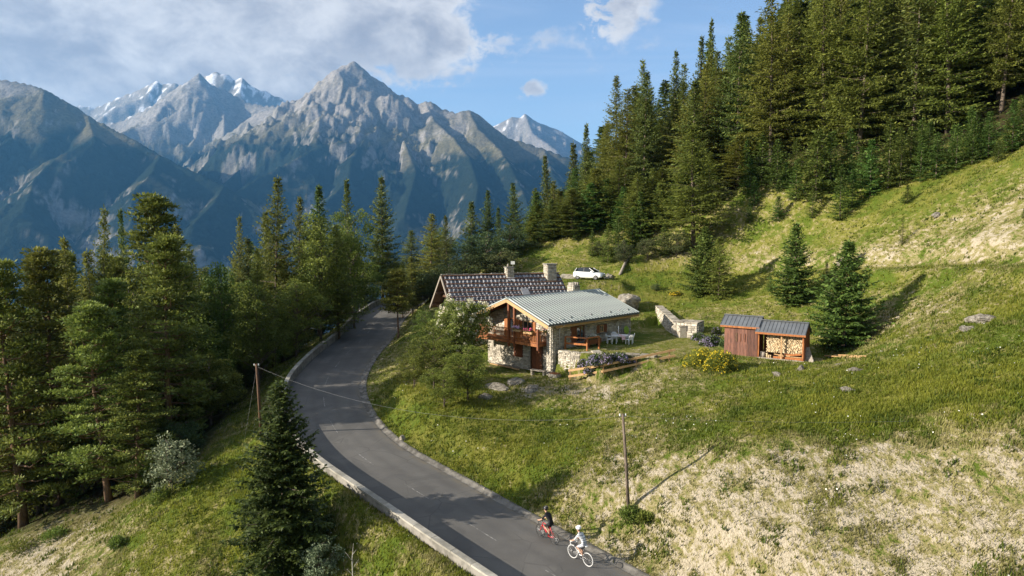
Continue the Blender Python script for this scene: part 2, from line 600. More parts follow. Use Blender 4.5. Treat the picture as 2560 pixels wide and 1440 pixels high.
def path_local(x, y):
    S = np.full(x.shape, 99.0); ZP = np.zeros_like(x); AL = np.zeros_like(x)
    k = np.nonzero((x > 5) & (x < 60) & (y > 35) & (y < 100))[0]
    for a in range(0, len(k), 20000):
        kk = k[a:a + 20000]
        d2 = (x[kk, None] - PATHL[None, :, 0]) ** 2 + (y[kk, None] - PATHL[None, :, 1]) ** 2
        i = d2.argmin(1)
        j = np.clip(i, 1, len(PATHL) - 2)
        tx = PATHL[j + 1, 0] - PATHL[j - 1, 0]; ty = PATHL[j + 1, 1] - PATHL[j - 1, 1]
        sg = np.sign(tx * (y[kk] - PATHL[i, 1]) - ty * (x[kk] - PATHL[i, 0]))
        S[kk] = sg * np.sqrt(d2[np.arange(len(i)), i]); ZP[kk] = PATHL[i, 2]
        AL[kk] = sstep(PATHL[i, 0], 9, 22)
    return S, ZP, AL


def ground(x, y):
    sh = np.shape(x)
    x = np.asarray(x, float).ravel(); y = np.asarray(y, float).ravel()
    z = ground_raw(x, y)
    D, RZ, I = road_local(x, y)
    k = np.where(D < 0, sstep(-D, HALF + 0.58, HALF + 3.4), sstep(D, HALF + 0.75, HALF + 3.2))
    zr = np.where(D > HALF + 0.3, RZ + 0.34, np.where(D < -HALF - .45, RZ + 0.0, RZ - 0.22))
    z = zr * (1 - k) + z * k
    s_, zp, al = path_local(x, y)
    w1 = np.exp(-(s_ / 1.5) ** 4) * al
    z = z * (1 - .85 * w1) + (zp - .1) * .85 * w1
    for P, zz, w_ in ((YARD, 4.0, 1.4), (SHEDPAD, 6.3, 1.2), (CARPAD, 10.3, 1.5)):
        q = sstep(poly_sd(x, y, P), 0.0, w_)
        z = zz * (1 - q) + z * q
    q = sstep(poly_sd(x, y, YARD2), 0.0, 0.9)
    z = 4.1 * (1 - q) + z * q
    q = sstep(poly_sd(x, y, LAWN), 0.0, 0.30)
    z = 6.2 * (1 - q) + z * q
    return z.reshape(sh)


def gz(x, y):
    return float(ground(np.array([x]), np.array([y]))[0])


def on_ground(px, py, y0=20.0, y1=140.0):
    """first point of the land along a bearing"""
    d = ray(px, py)
    t = np.linspace(y0, y1, 700) / d[1]
    g = ground(d[0] * t, d[1] * t)
    hit = np.nonzero(CAM_H + d[2] * t < g)[0]
    if len(hit) == 0:
        t_ = t[-1]
    else:
        i = max(hit[0], 1)
        a = CAM_H + d[2] * t[i - 1] - g[i - 1]; b = CAM_H + d[2] * t[i] - g[i]
        t_ = t[i - 1] + (t[i] - t[i - 1]) * (a / (a - b) if a != b else 0)
    return np.array([d[0] * t_, d[1] * t_, gz(d[0] * t_, d[1] * t_)])


def axis(parts):
    out = []
    for a, b, st in parts:
        out += list(np.linspace(a, b, max(2, int(round((b - a) / st)) + 1)))[:-1]
    return np.array(out + [parts[-1][1]])


gx = axis([(-1600, -300, 60), (-300, -110, 14), (-110, -45, 2.0), (-45, -30, .6), (-30, 48, .30), (48, 75, .8), (75, 130, 3), (130, 400, 15), (400, 1600, 60)])
gy = axis([(-700, -60, 50), (-60, 8, 5), (8, 22, 1.0), (22, 72, .30), (72, 112, .5), (112, 150, 1.5), (150, 320, 9), (320, 1700, 50)])
GX, GY = np.meshgrid(gx, gy)
fxx, fyy = GX.ravel(), GY.ravel()
GZ = ground(fxx, fyy)
D_, _, _ = road_local(fxx, fyy)


# which side of the path is uphill
PSIGN = 1.0 if path_local(np.array([45.0]), np.array([66.0]))[0][0] > 0 else -1.0


def blobs(x, y, L):
    s = np.zeros_like(x)
    for (px, py, r, a) in L:
        c = on_ground(px, py)
        s += a * np.exp(-((x - c[0]) ** 2 + (y - c[1]) ** 2) / (r * r))
    return s


def dryness(x, y):
    """0 lush meadow .. 1 bare tan earth"""
    s = 0.36 + blobs(x, y, [
        (2000, 1300, 7, .25), (2400, 1350, 6, .32), (1750, 1250, 5, .22), (2250, 1100, 4.5, .26), (1950, 1150, 5, .15), (1600, 1180, 5, .20), (1480, 1200, 4, .14), (1900, 1020, 5, .1), (2450, 1200, 5, .2), (2150, 1200, 4, .2),
        (2400, 600, 12, .15), (2150, 640, 7, .20), (2500, 520, 9, .14), (1950, 640, 6, .15), (2450, 860, 3, .34), (2350, 760, 6, .14), (2200, 900, 4, .16),
        (1430, 985, 3.5, .22), (1550, 960, 4, .18), (1320, 975, 2.5, .25), (1800, 1000, 5, .12), (1620, 960, 3, .1),
        (2350, 980, 7, -.40), (2100, 1040, 5, -.32), (1850, 1060, 5, -.30), (1900, 960, 4, -.18), (1250, 1100, 6, -.28), (1050, 1000, 6, -.40), (1400, 1130, 4, -.08),
        (1150, 1060, 5, -.3), (2300, 870, 5, -.22), (1600, 850, 6, -.16), (1650, 740, 7, -.26), (1850, 720, 6, -.15), (2100, 720, 7, -.16), (2250, 500, 9, -.28), (1950, 600, 8, -.1), (2500, 420, 9, -.2),
        (1500, 680, 6, -.1), (1400, 640, 9, -.10), (1650, 650, 7, -.06),
        (420, 1290, 6, -.12), (560, 1240, 6, -.2), (150, 1420, 5, .30), (60, 1400, 5, .34), (300, 1380, 4, .16), (480, 1420, 4, .08), (980, 1330, 4, .06), (760, 1180, 3, -.1), (1000, 1420, 4, -.1)])
    dd, _, _ = road_local(x, y)
    s += 0.12 * np.exp(-((dd + HALF + 0.8) / 0.6) ** 2)
    q_, _, al = path_local(x, y)
    up = 1 if True else -1
    s += al * (.16 * np.exp(-((q_ - 2.3 * PSIGN) / 1.1) ** 2) - .22 * np.exp(-((q_ + 2.0 * PSIGN) / 2.2) ** 2))
    return np.clip(s, 0, .80)


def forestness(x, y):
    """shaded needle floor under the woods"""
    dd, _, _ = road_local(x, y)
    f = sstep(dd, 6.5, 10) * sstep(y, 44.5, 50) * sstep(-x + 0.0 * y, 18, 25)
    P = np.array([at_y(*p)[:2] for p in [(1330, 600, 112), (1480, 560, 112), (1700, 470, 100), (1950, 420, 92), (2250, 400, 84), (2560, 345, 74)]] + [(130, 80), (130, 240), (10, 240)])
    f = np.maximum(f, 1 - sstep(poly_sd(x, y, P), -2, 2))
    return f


dry = dryness(fxx, fyy)
forest = forestness(fxx, fyy)
lush = np.clip(fbm(fxx / 7, fyy / 7, 21, 4) * 1.3 - 0.15, 0, 1)
ny, nx = GX.shape
idx = np.arange(nx * ny).reshape(ny, nx)
FQ = np.stack([idx[:-1, :-1], idx[:-1, 1:], idx[1:, 1:], idx[1:, :-1]], -1).reshape(-1, 4)
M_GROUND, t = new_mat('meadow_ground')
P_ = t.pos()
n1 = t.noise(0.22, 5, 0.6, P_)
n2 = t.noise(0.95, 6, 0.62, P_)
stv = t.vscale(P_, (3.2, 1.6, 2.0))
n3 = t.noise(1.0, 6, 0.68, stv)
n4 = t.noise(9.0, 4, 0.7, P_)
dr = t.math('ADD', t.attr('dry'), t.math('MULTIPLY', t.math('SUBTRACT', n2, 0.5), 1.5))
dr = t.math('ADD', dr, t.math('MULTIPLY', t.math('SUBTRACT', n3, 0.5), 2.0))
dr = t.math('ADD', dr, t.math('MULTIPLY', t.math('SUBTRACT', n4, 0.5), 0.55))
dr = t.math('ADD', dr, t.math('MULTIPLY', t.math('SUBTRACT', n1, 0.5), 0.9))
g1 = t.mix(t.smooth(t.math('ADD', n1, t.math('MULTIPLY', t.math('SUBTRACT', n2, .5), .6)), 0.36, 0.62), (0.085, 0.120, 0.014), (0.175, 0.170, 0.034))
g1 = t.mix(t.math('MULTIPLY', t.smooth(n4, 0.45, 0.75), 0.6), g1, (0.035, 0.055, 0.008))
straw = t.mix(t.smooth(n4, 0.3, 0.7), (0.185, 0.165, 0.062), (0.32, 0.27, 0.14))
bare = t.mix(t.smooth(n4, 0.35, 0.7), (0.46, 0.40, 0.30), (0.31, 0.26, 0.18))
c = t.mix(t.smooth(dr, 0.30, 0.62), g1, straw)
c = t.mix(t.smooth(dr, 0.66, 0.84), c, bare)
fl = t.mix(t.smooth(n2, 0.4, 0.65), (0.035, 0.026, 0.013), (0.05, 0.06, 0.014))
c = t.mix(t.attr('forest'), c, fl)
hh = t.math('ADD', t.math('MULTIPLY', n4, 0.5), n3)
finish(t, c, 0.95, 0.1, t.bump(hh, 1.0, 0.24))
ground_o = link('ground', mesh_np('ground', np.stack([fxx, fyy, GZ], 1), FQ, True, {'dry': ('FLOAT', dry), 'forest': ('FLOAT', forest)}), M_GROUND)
tag(ground_o, 'steep alpine meadow with dry tan patches and green grass', 'ground', kind='structure')

# ------------------------------------------------------------------ road, gutter, parapet
M_ASPH, t = new_mat('asphalt')
P_ = t.pos()
n1 = t.noise(0.5, 5, 0.6, P_)
n2 = t.noise(30, 3, 0.7, P_)
c = t.mix(t.smooth(n1, 0.3, 0.7), (0.100, 0.095, 0.089), (0.130, 0.123, 0.113))
c = t.mix(t.math('MULTIPLY', t.smooth(n2, 0.5, 0.8), 0.5), c, (0.175, 0.165, 0.153))
lane = t.attr('lane')
c = t.mix(t.math('MULTIPLY', lane, 0.35), c, (0.065, 0.062, 0.058))
c = t.mix(t.math('MULTIPLY', t.attr('edge'), t.smooth(t.noise(1.3, 4, .6, P_), .35, .6)), c, (0.14, 0.12, 0.09))
pa = t.noise(0.16, 3, .5, t.vscale(P_, (1, 1, 1)), dist=1.2)
c = t.mix(t.math('MULTIPLY', t.smooth(pa, .53, .56), .35), c, (0.075, 0.073, 0.07))
vo = t.new('ShaderNodeTexVoronoi', _feature='DISTANCE_TO_EDGE', Scale=0.55)
t.l.new(t.mix(.25, P_, t.n.new('ShaderNodeTexNoise').outputs[1]), vo.inputs['Vector'])
cr = t.math('MULTIPLY', t.smooth(vo.outputs[0], .022, .004), t.smooth(n1, .45, .6))
c = t.mix(t.math('MULTIPLY', cr, .32), c, (0.035, 0.034, 0.032))
finish(t, c, 0.85, 0.25, t.bump(n2, 0.25, 0.01))
lat = np.linspace(-HALF, HALF, 15)
nR = len(CL)


def ribbon(lats, dz, i0=0, i1=None):
    i1 = i1 or nR
    V = []
    for i in range(i0, i1):
        for l, h in zip(lats, dz):
            V.append((CL[i, 0] + RN[i, 0] * l, CL[i, 1] + RN[i, 1] * l, CL[i, 2] + h))
    m = len(lats); n = i1 - i0
    q = np.arange(n * m).reshape(n, m)
    Fq = np.stack([q[:-1, 1:], q[:-1, :-1], q[1:, :-1], q[1:, 1:]], -1).reshape(-1, 4)
    return np.array(V), Fq


V, Fq = ribbon(lat, 0.02 - 0.012 * np.abs(lat))
la = np.tile(np.maximum(np.exp(-((np.abs(np.abs(lat) - 1.5) - .75) / .22) ** 2), np.exp(-((lat + 2.2) / .25) ** 2) * .8), nR)
ed = np.tile(sstep(np.abs(lat), 2.5, 3.0), nR)
road = link('road', mesh_np('road', V, Fq, True, {'lane': ('FLOAT', la), 'edge': ('FLOAT', ed)}), M_ASPH)
tag(road, 'grey asphalt mountain road curving round the bend', 'road', kind='structure')
M_PAINT = simple('worn_white_paint', (0.28, 0.27, 0.25), (0.125, 0.12, 0.112), 4.0, 0.8, 0.2, 0, lo=0.36, hi=0.58)
k = 6
while k < nR - 8:
    V, Fq = ribbon([-0.032, 0.032], [0.026, 0.026], k, k + 6)
    link('lane_dash', mesh_np('lane_dash', V, Fq), M_PAINT, road)
    k += 12
V, Fq = ribbon([-HALF - 0.62, -HALF - 0.50, -HALF - 0.38, -HALF - 0.20, -HALF - 0.02, -HALF + 0.02], [0.05, 0.07, 0.06, -0.07, -0.03, -0.025])
M_GUT = simple('dark_gutter_concrete', (0.20, 0.185, 0.16), (0.085, 0.078, 0.068), 1.8, 0.9, 0.2, 0.4)
gut = link('gutter', mesh_np('gutter', V, Fq, True), M_GUT)
tag(gut, 'shallow concrete gutter along the inner edge of the road', 'gutter', kind='structure')
# parapet: a concrete wall on the outer edge with coping slabs
par = empty('parapet_wall', tuple(CL[0]), 0, 'low concrete parapet wall along the outer edge of the road', 'wall')
o3 = CL[0]
NPAR = int(np.argmin(np.abs(CL[:, 1] - 106)))
V, Fq = ribbon([HALF + 0.02, HALF + 0.04, HALF + 0.32, HALF + 0.34], [-0.15, 0.70, 0.70, -0.9], 0, NPAR)
link('wall_body', mesh_np('wall_body', V - o3, Fq), M_CONC, par)
M_COPE = simple('coping_concrete', (0.38, 0.355, 0.305), (0.24, 0.225, 0.19), 1.2, 0.9, 0.2, 0.4, rand=0.25)
k = 2
while k < NPAR - 3:
    V, Fq = ribbon([HALF + 0.0, HALF + 0.0, HALF + 0.36, HALF + 0.36], [0.702, 0.80, 0.80, 0.702], k, k + 4)
    V = V - o3
    n_ = len(V)
    Fall = [tuple(f) for f in Fq] + [(0, 1, 2, 3), (n_ - 1, n_ - 2, n_ - 3, n_ - 4)]
    # small joint between slabs
    a = V[:4].copy(); b = V[4:8]
    V[:4] = a + (b - a) * 0.05
    mb = MB()
    mb.add(V, Fall)
    mb.build('coping_slab', M_COPE, par)
    k += 3

# ------------------------------------------------------------------ mountains
def ridge(pts):
    return np.array([at_y(*p) for p in pts])


RID = []


def R3(pts, slope, w=1.0):
    P = ridge(pts)
    for a, b in zip(P[:-1], P[1:]):
        RID.append((a, b, slope))


# left massif
R3([(-900, 250, 5200), (-400, 170, 5300), (-150, 185, 5400), (0, 197, 5500), (60, 205, 5500), (110, 222, 5450), (160, 250, 5400), (220, 290, 5300), (300, 330, 5200), (400, 385, 5050), (480, 425, 4900),
    (560, 462, 4800), (600, 495, 4700), (650, 540, 4500), (700, 600, 4300)], .64)
R3([(110, 222, 5450), (105, 262, 5150), (60, 318, 4900), (10, 352, 4700), (-80, 420, 4300)], .72)
R3([(220, 290, 5300), (235, 345, 4900), (150, 385, 4600), (90, 440, 4300), (60, 520, 3900)], .66)
R3([(400, 385, 5050), (380, 430, 4600), (330, 480, 4300), (330, 560, 3900)], .66)
R3([(560, 462, 4800), (540, 500, 4500), (480, 560, 4100)], .66)
R3([(-400, 170, 5300), (-350, 260, 4800), (-250, 400, 4200), (-150, 560, 3700)], .66)
# spire peak
R3([(150, 320, 9000), (300, 302, 9000), (380, 262, 9000), (440, 218, 9000), (482, 196, 9000), (498, 180, 9000), (512, 204, 9000), (560, 222, 9000), (620, 255, 8900), (720, 268, 8700)], .85)
R3([(498, 180, 9000), (500, 225, 8700), (470, 262, 8400), (400, 300, 8100), (330, 316, 7900), (300, 330, 7700)], .88)
R3([(512, 204, 9000), (560, 280, 8500), (560, 340, 8000), (530, 400, 7300)], .85)
# far snow peaks
R3([(-200, 300, 11500), (60, 290, 11500), (200, 262, 11500), (240, 268, 11500), (300, 240, 11500), (340, 226, 11500), (392, 201, 11500), (410, 210, 11500), (438, 204, 11500), (470, 232, 11500),
    (510, 192, 11600), (535, 178, 11600), (560, 182, 11600), (590, 197, 11600), (606, 194, 11600), (635, 218, 11600), (660, 224, 11600), (706, 246, 11600), (800, 290, 11600), (1000, 330, 11500)], .8)
R3([(606, 194, 11600), (600, 225, 11200), (590, 260, 10900)], .8)
R3([(392, 201, 11500), (370, 235, 11100), (290, 262, 10800)], .8)
# main horn
R3([(640, 282, 8000), (700, 266, 7900), (735, 247, 7800), (790, 246, 7600), (815, 217, 7550), (838, 194, 7500), (858, 182, 7500), (868, 162, 7500), (885, 150, 7500), (900, 165, 7500), (914, 190, 7500), (935, 192, 7450),
    (955, 203, 7450), (980, 224, 7400), (1000, 236, 7400), (1022, 242, 7350), (1042, 256, 7350), (1062, 250, 7350), (1075, 252, 7300), (1100, 270, 7300), (1140, 279, 7200), (1172, 275, 7200), (1195, 285, 7200), (1215, 300, 7150),
    (1245, 335, 7100), (1300, 352, 7000), (1360, 372, 6900), (1450, 400, 6700), (1600, 430, 6500), (1900, 470, 6000), (2600, 500, 5600)], .74)
R3([(885, 157, 7500), (870, 210, 7200), (872, 258, 6950), (905, 285, 6750), (890, 320, 6450), (830, 352, 6150), (740, 395, 5700), (650, 440, 5300), (560, 500, 4800)], .70)
R3([(905, 285, 6750), (915, 340, 6300), (880, 390, 5900), (870, 450, 5500), (800, 520, 4900)], .66)
R3([(790, 246, 7600), (775, 290, 7250), (700, 350, 6700), (610, 410, 6000), (570, 450, 5600)], .70)
R3([(1062, 250, 7350), (1085, 300, 6900), (1130, 340, 6500), (1172, 392, 6000), (1195, 460, 5400), (1180, 560, 4700)], .70)
R3([(1172, 275, 7200), (1195, 320, 6800), (1250, 372, 6300), (1290, 440, 5700), (1330, 540, 5000)], .70)
R3([(980, 224, 7400), (990, 290, 6900), (1010, 350, 6400), (1040, 430, 5800), (1010, 540, 5000)], .68)
R3([(1360, 372, 6900), (1380, 430, 6200), (1420, 500, 5500)], .68)
# far right peak
R3([(1100, 360, 12500), (1200, 330, 12500), (1245, 308, 12500), (1280, 290, 12500), (1300, 292, 12500), (1312, 283, 12500), (1335, 298, 12500), (1375, 318, 12500), (1405, 328, 12500), (1450, 352, 12500), (1600, 420, 12500), (2000, 440, 12500), (2800, 460, 12000)], .8)
R3([(1312, 283, 12500), (1330, 330, 11900), (1390, 372, 11300)], .8)


def mountain_z(x, y):
    wx = x + 190 * (fbm(x / 620, y / 620, 31, 4) - .5) + 60 * (fbm(x / 130, y / 130, 37, 3) - .5)
    wy = y + 190 * (fbm(x / 620 + 9, y / 620 + 4, 41, 4) - .5)
    h = np.full(x.shape, -900.0)
    dcrest = np.full(x.shape, 900.0)
    for a, b, sl in RID:
        ex, ey = b[0] - a[0], b[1] - a[1]
        L2 = ex * ex + ey * ey
        tt = np.clip(((wx - a[0]) * ex + (wy - a[1]) * ey) / L2, 0, 1)
        t0 = np.clip(((x - a[0]) * ex + (y - a[1]) * ey) / L2, 0, 1)
        d = np.hypot(wx - a[0] - tt * ex, wy - a[1] - tt * ey)
        d0 = np.hypot(x - a[0] - t0 * ex, y - a[1] - t0 * ey)
        k = sstep(d0, 30, 420)
        d = d0 * (1 - k) + d * k
        zc = a[2] + (b[2] - a[2]) * (t0 * (1 - k) + tt * k)
        new = zc - sl * 1.12 * d + 0.00005 * np.minimum(d, 2500) ** 2 * .9
        dcrest = np.where(new > h, d0, dcrest)
        h = np.maximum(h, zc - sl * 1.12 * d + 0.00005 * np.minimum(d, 2500) ** 2 * .9)
    rg = fbm(x / 520, y / 520, 51, 6, .52, ridged=True)
    rg2 = fbm(x / 150, y / 150, 57, 5, .55, ridged=True)
    # gullies run down the slopes: weaker on the very crest so skylines keep their form
    dc = np.minimum(dcrest, 700) / 700
    h = h + 270 * (rg - .56) * dc + (24 + 60 * dc) * (rg2 - .5)
    return np.maximum(h, -700 + 14 * fbm(x / 200, y / 200, 3, 3))


NA, NR_ = 900, 360
aa = np.linspace(R_(-50), R_(50), NA)
rr = np.exp(np.linspace(math.log(1650), math.log(14200), NR_))
AA, RR_ = np.meshgrid(aa, rr)
mx = (np.sin(AA) * RR_).ravel(); my = (np.cos(AA) * RR_).ravel()
mz = mountain_z(mx, my)
ZG = mz.reshape(NR_, NA)
dzr = np.gradient(ZG, axis=0) / np.gradient(RR_, axis=0)
dza = np.gradient(ZG, axis=1) / (RR_ * (aa[1] - aa[0]))
slp = np.hypot(dzr, dza).ravel()
nA = fbm(mx / 300, my / 300, 61, 5)
nB = fbm(mx / 90, my / 90, 67, 4)
nC = fbm(mx / 900, my / 900, 71, 3)
treeline = 760 + 520 * (nC - .5) + 520 * (nA - .5)
rockc = np.stack([.20 + .13 * (nB - .5), .185 + .12 * (nB - .5), .168 + .14 * (nB - .5)], 1)  # rock and grass tones lowered so the colour carries the cloud shade
grassc = np.stack([.105 + .06 * (nA - .5), .095 + .05 * (nA - .5), .058 + 0 * nA], 1)
forc = np.stack([.009 + .009 * nB, .015 + .010 * nB, .012 + .006 * nB], 1)
gr = sstep(mz + 700 * (nA - .5) + 300 * (slp - .65), 1000, 1350)
alp = grassc * (1 - gr[:, None]) + rockc * gr[:, None]
cliff = sstep(slp + .5 * (nB - .5), 1.0, 1.25) * sstep(nA, .45, .55)
alp = alp * (1 - cliff[:, None]) + rockc * cliff[:, None]
fo = (1 - sstep(mz, treeline, treeline + 130)) * (1 - .6 * cliff)
clear = sstep(nA * .6 + nB * .4 + .12 * (nC - .5), .60, .66)
fo = fo * (1 - .45 * clear)
mc = alp * (1 - fo[:, None]) + forc * fo[:, None]
hd = np.hypot(mx, my)
snow = sstep(mz + 900 * (nA - .5) - 620 * slp, 1330, 1420) * sstep(hd, 9300, 10500) * sstep(nB, .56, .63) * (1 - .85 * sstep(mx, 0, 500))
mc = mc * (1 - snow[:, None]) + np.array([.62, .63, .66]) * snow[:, None]
ids = np.arange(NA * NR_).reshape(NR_, NA)
FM = np.stack([ids[:-1, :-1], ids[:-1, 1:], ids[1:, 1:], ids[1:, :-1]], -1).reshape(-1, 4)
M_MOUNT, t = new_mat('mountain_rock_and_forest')
cc = t.attr('albedo_and_shade', 'Color')
P_ = t.pos()
f1 = t.noise(0.035, 5, .7, P_)
f2 = t.noise(0.012, 6, .65, P_)
c = t.mix(1.0, cc, t.mix(t.smooth(f1, .32, .68), (0.72, 0.72, 0.72), (1.25, 1.25, 1.25)), 'MULTIPLY')
finish(t, c, 1.0, 0.0, t.bump(t.math('ADD', f1, t.math('MULTIPLY', f2, 2.0)), 1.0, 9.0))
mo = link('mountains', mesh_np('mountains', np.stack([mx, my, mz], 1), FM, True,
          {'albedo_and_shade': ('FLOAT_COLOR', np.c_[mc, np.ones(len(mc))])}), M_MOUNT)
tag(mo, 'bare rock horn and snowy peaks above dark forested slopes', 'mountains', kind='structure')
vb = MB()
vb.box(-16000, 16000, -4000, 15500, -712, -704)
vf = vb.build('valley_floor', simple('valley_floor_green', (0.05, 0.075, 0.02), (0.03, 0.045, 0.015), 0.01, 0.95, 0.1, 0))
tag(vf, 'green floor of the deep valley', 'valley', kind='structure')
# ------------------------------------------------------------------ masonry
M_MASON, t = new_mat('rubble_masonry')
ti = t.attr('tint')
P_ = t.obj()
n1 = t.noise(7, 4, .6, P_)
c = t.mix(ti, (0.22, 0.20, 0.165), (0.62, 0.565, 0.47))
c = t.mix(t.math('MULTIPLY', t.smooth(n1, .45, .7), .5), c, (0.24, 0.20, 0.15))
finish(t, c, .92, .15, t.bump(n1, .6, .03))


def stone_layer(faces, seed=1, ch=(.11, .20), ln=(.18, .55), proud=(.05, .11), base=0.0):
    """faces: (origin, ex, length, z0, top(x)->z, n, openings[(x0,x1,z0,z1)]) -> one mesh of rough stones"""
    rg = random.Random(seed)
    V = []; Fq = []; T = []
    for (o, ex, L, z0, top, nn, ops) in faces:
        o = Vector(o); ex = Vector(ex); nn = Vector(nn)
        z = z0
        zmax = max(top(L * k / 20.0) for k in range(21))
        while z < zmax - .05:
            h = rg.uniform(*ch)
            x = 0.0 if rg.random() < .5 else -rg.uniform(0, .1)
            x = max(x, 0.0)
            while x < L - .02:
                l = min(rg.uniform(*ln), L - x)
                if L - x - l < .12:
                    l = L - x
                zt = min(z + h, min(top(x + .01), top(min(x + l, L) - .01)))
                segs = [(x, x + l)]
                for (a0, a1, b0, b1) in ops:
                    if zt > b0 + .01 and z < b1 - .01:
                        ns = []
                        for (s0, s1) in segs:
                            if s1 <= a0 or s0 >= a1:
                                ns.append((s0, s1))
                            else:
                                if s0 < a0 - .04:
                                    ns.append((s0, a0))
                                if s1 > a1 + .04:
                                    ns.append((a1, s1))
                        segs = ns
                for (s0, s1) in segs:
                    if zt - z < .04 or s1 - s0 < .05:
                        continue
                    g = .012
                    pr = rg.uniform(*proud)
                    b = len(V)
                    for d, ins in ((base, 0.0), (pr, .012)):
                        for (xx, zz) in ((s0 + g + ins, z + g + ins), (s1 - g - ins, z + g + ins), (s1 - g - ins, zt - g - ins), (s0 + g + ins, zt - g - ins)):
                            j = .012 if d else 0
                            p = o + ex * (xx + rg.uniform(-j, j)) + nn * (d + rg.uniform(-j, j)) + Vector((0, 0, zz + rg.uniform(-j, j)))
                            V.append(tuple(p))
                    Fq += [(b + 4, b + 5, b + 6, b + 7), (b, b + 1, b + 5, b + 4), (b + 1, b + 2, b + 6, b + 5), (b + 2, b + 3, b + 7, b + 6), (b + 3, b, b + 4, b + 7)]
                    T += [min(1, max(0, rg.gauss(.62, .24)))] * 8
                x += l
            z += h
    # outward faces
    me = mesh_np('stones', V, Fq, False, {'tint': ('FLOAT', T)})
    bm = bmesh.new(); bm.from_mesh(me)
    bmesh.ops.recalc_face_normals(bm, faces=bm.faces)
    bm.to_mesh(me); bm.free()
    return me


def part_stones(faces, parent, **kw):
    o = link('wall_stones', stone_layer(faces, **kw), M_MASON, parent)
    o['kind'] = 'stuff'
    return o


# ------------------------------------------------------------------ chalet with the ribbed metal roof
ch = empty('chalet', (HA[0], HA[1], 4.0), math.atan2(HU[1], HU[0]), 'stone chalet with grey ribbed metal roof and wooden balcony', 'house')
LX, WY = 11.0, 8.4
RZ_, RY = 6.42, 4.25                 # ridge height and position
SLR = .394


def roofz(y):
    return RZ_ - SLR * abs(y - RY)


gtop = lambda y: roofz(y) - .22
mb = MB()
mb.prism([(0, 0), (WY, 0), (WY, gtop(WY)), (RY, gtop(RY)), (0, gtop(0))], .12, LX, 'x')
mb.box(.12, LX, -.0, .02, 0, gtop(0) - .02)
mb.build('wall', M_MORTAR, ch)
gwin = [(2.75, 3.85, 3.0, 4.35), (4.6, 5.55, 2.85, 4.45), (3.9, 4.95, 1.05, 2.15), (1.55, 2.75, 0.05, 2.15)]     # on the gable, along V
lwin = [(1.9, 3.9, 2.55, 3.95), (5.6, 7.0, 3.0, 3.75)]                                                           # on the long wall, along U
part_stones([((.12, 0, 0), (0, 1, 0), WY, 0, gtop, (-1, 0, 0), gwin)], ch, seed=3)
part_stones([((0.12, 0, 0), (1, 0, 0), LX - .12, 0, lambda x: gtop(0), (0, -1, 0), lwin)], ch, seed=4)
part_stones([((.12, WY, 0), (1, 0, 0), LX - .12, 0, lambda x: gtop(WY), (0, 1, 0), [])], ch, seed=5)
# the end of the long wall stands forward as a stone pier under the eave
pier = MB()
pier.box(-.52, .03, -.02, .46, 0, 4.42)
pier.build('pier', M_MORTAR, ch)
part_stones([((-.52, -.02, 0), (0, 1, 0), .48, 0, lambda y: 4.42, (-1, 0, 0), []), ((-.52, -.02, 0), (1, 0, 0), .55, 0, lambda y: 4.42, (0, -1, 0), []),
             ((-.52, .46, 0), (1, 0, 0), .55, 0, lambda y: 4.42, (0, 1, 0), [])], ch, seed=6, ln=(.14, .34))
# roof
M_ROOF = simple('grey_green_metal_shaded', (0.085, 0.10, 0.095), (0.065, 0.08, 0.075), 1.4, 0.55, 0.3, 0.05)  # sheet darkened: the shade between the ribs is painted into its colour
M_RIB = simple('grey_green_metal_sunlit', (0.30, 0.335, 0.315), (0.255, 0.285, 0.27), 1.4, 0.5, 0.4, 0.0)  # same metal in a paler tone, painting sunlight onto the ribs
X0, X1 = -1.62, LX + .62
for sgn, ye in ((-1, -.62), (1, 8.85)):
    rf = MB()
    zE = roofz(ye)
    rf.add([(X0, RY, RZ_), (X1, RY, RZ_), (X1, ye, zE), (X0, ye, zE), (X0, RY, RZ_ - .07), (X1, RY, RZ_ - .07), (X1, ye, zE - .07), (X0, ye, zE - .07)],
           [(0, 1, 2, 3), (7, 6, 5, 4), (0, 4, 5, 1), (1, 5, 6, 2), (2, 6, 7, 3), (3, 7, 4, 0)])
    ro = rf.build('roof_sheet', M_ROOF, ch)
    L = math.hypot(RY - ye, RZ_ - zE)
    rb = MB()
    # trapezoid rib in the frame of the slope
    dy = (ye - RY) / L; dz = (zE - RZ_) / L
    nvec = Vector((0, -dz * (1 if dy > 0 else -1), abs(dy)))
    pr = [(-.11, 0), (-.065, .10), (.065, .10), (.11, 0)]
    vv = []
    for s in (.08, L + .02):
        for a, h in pr:
            vv.append((a, RY + dy * s + nvec.y * h, RZ_ + dz * s + nvec.z * h))
    rb.add(vv, [(0, 1, 5, 4), (1, 2, 6, 5), (2, 3, 7, 6), (3, 2, 1, 0), (4, 5, 6, 7)])
    me = rb.mesh('rib')
    me.materials.append(M_RIB)
    nrib = 33
    for i in range(nrib):
        link('rib', me, None, ro, loc=(X0 + .14 + i * (X1 - X0 - .28) / (nrib - 1), 0, 0.001))
    if sgn < 0:
        for i in range(9):
            s = L * .88
            hk = MB().box(-.07, .07, RY + dy * s - .05, RY + dy * s + .05, RZ_ + dz * s + .05, RZ_ + dz * s + .17)
            hk.build('snow_stop', M_STEEL, ro, loc=(X0 + .75 + i * 1.42, 0, 0))
rd = MB()
rd.add([(X0 - .01, RY - .24, RZ_ - .015), (X0 - .01, RY, RZ_ + .115), (X0 - .01, RY + .24, RZ_ - .015), (X1 + .01, RY - .24, RZ_ - .015), (X1 + .01, RY, RZ_ + .115), (X1 + .01, RY + .24, RZ_ - .015)],
       [(0, 1, 4, 3), (1, 2, 5, 4), (2, 1, 0), (3, 4, 5)])
rd.build('ridge_cap', M_RIB, ch)
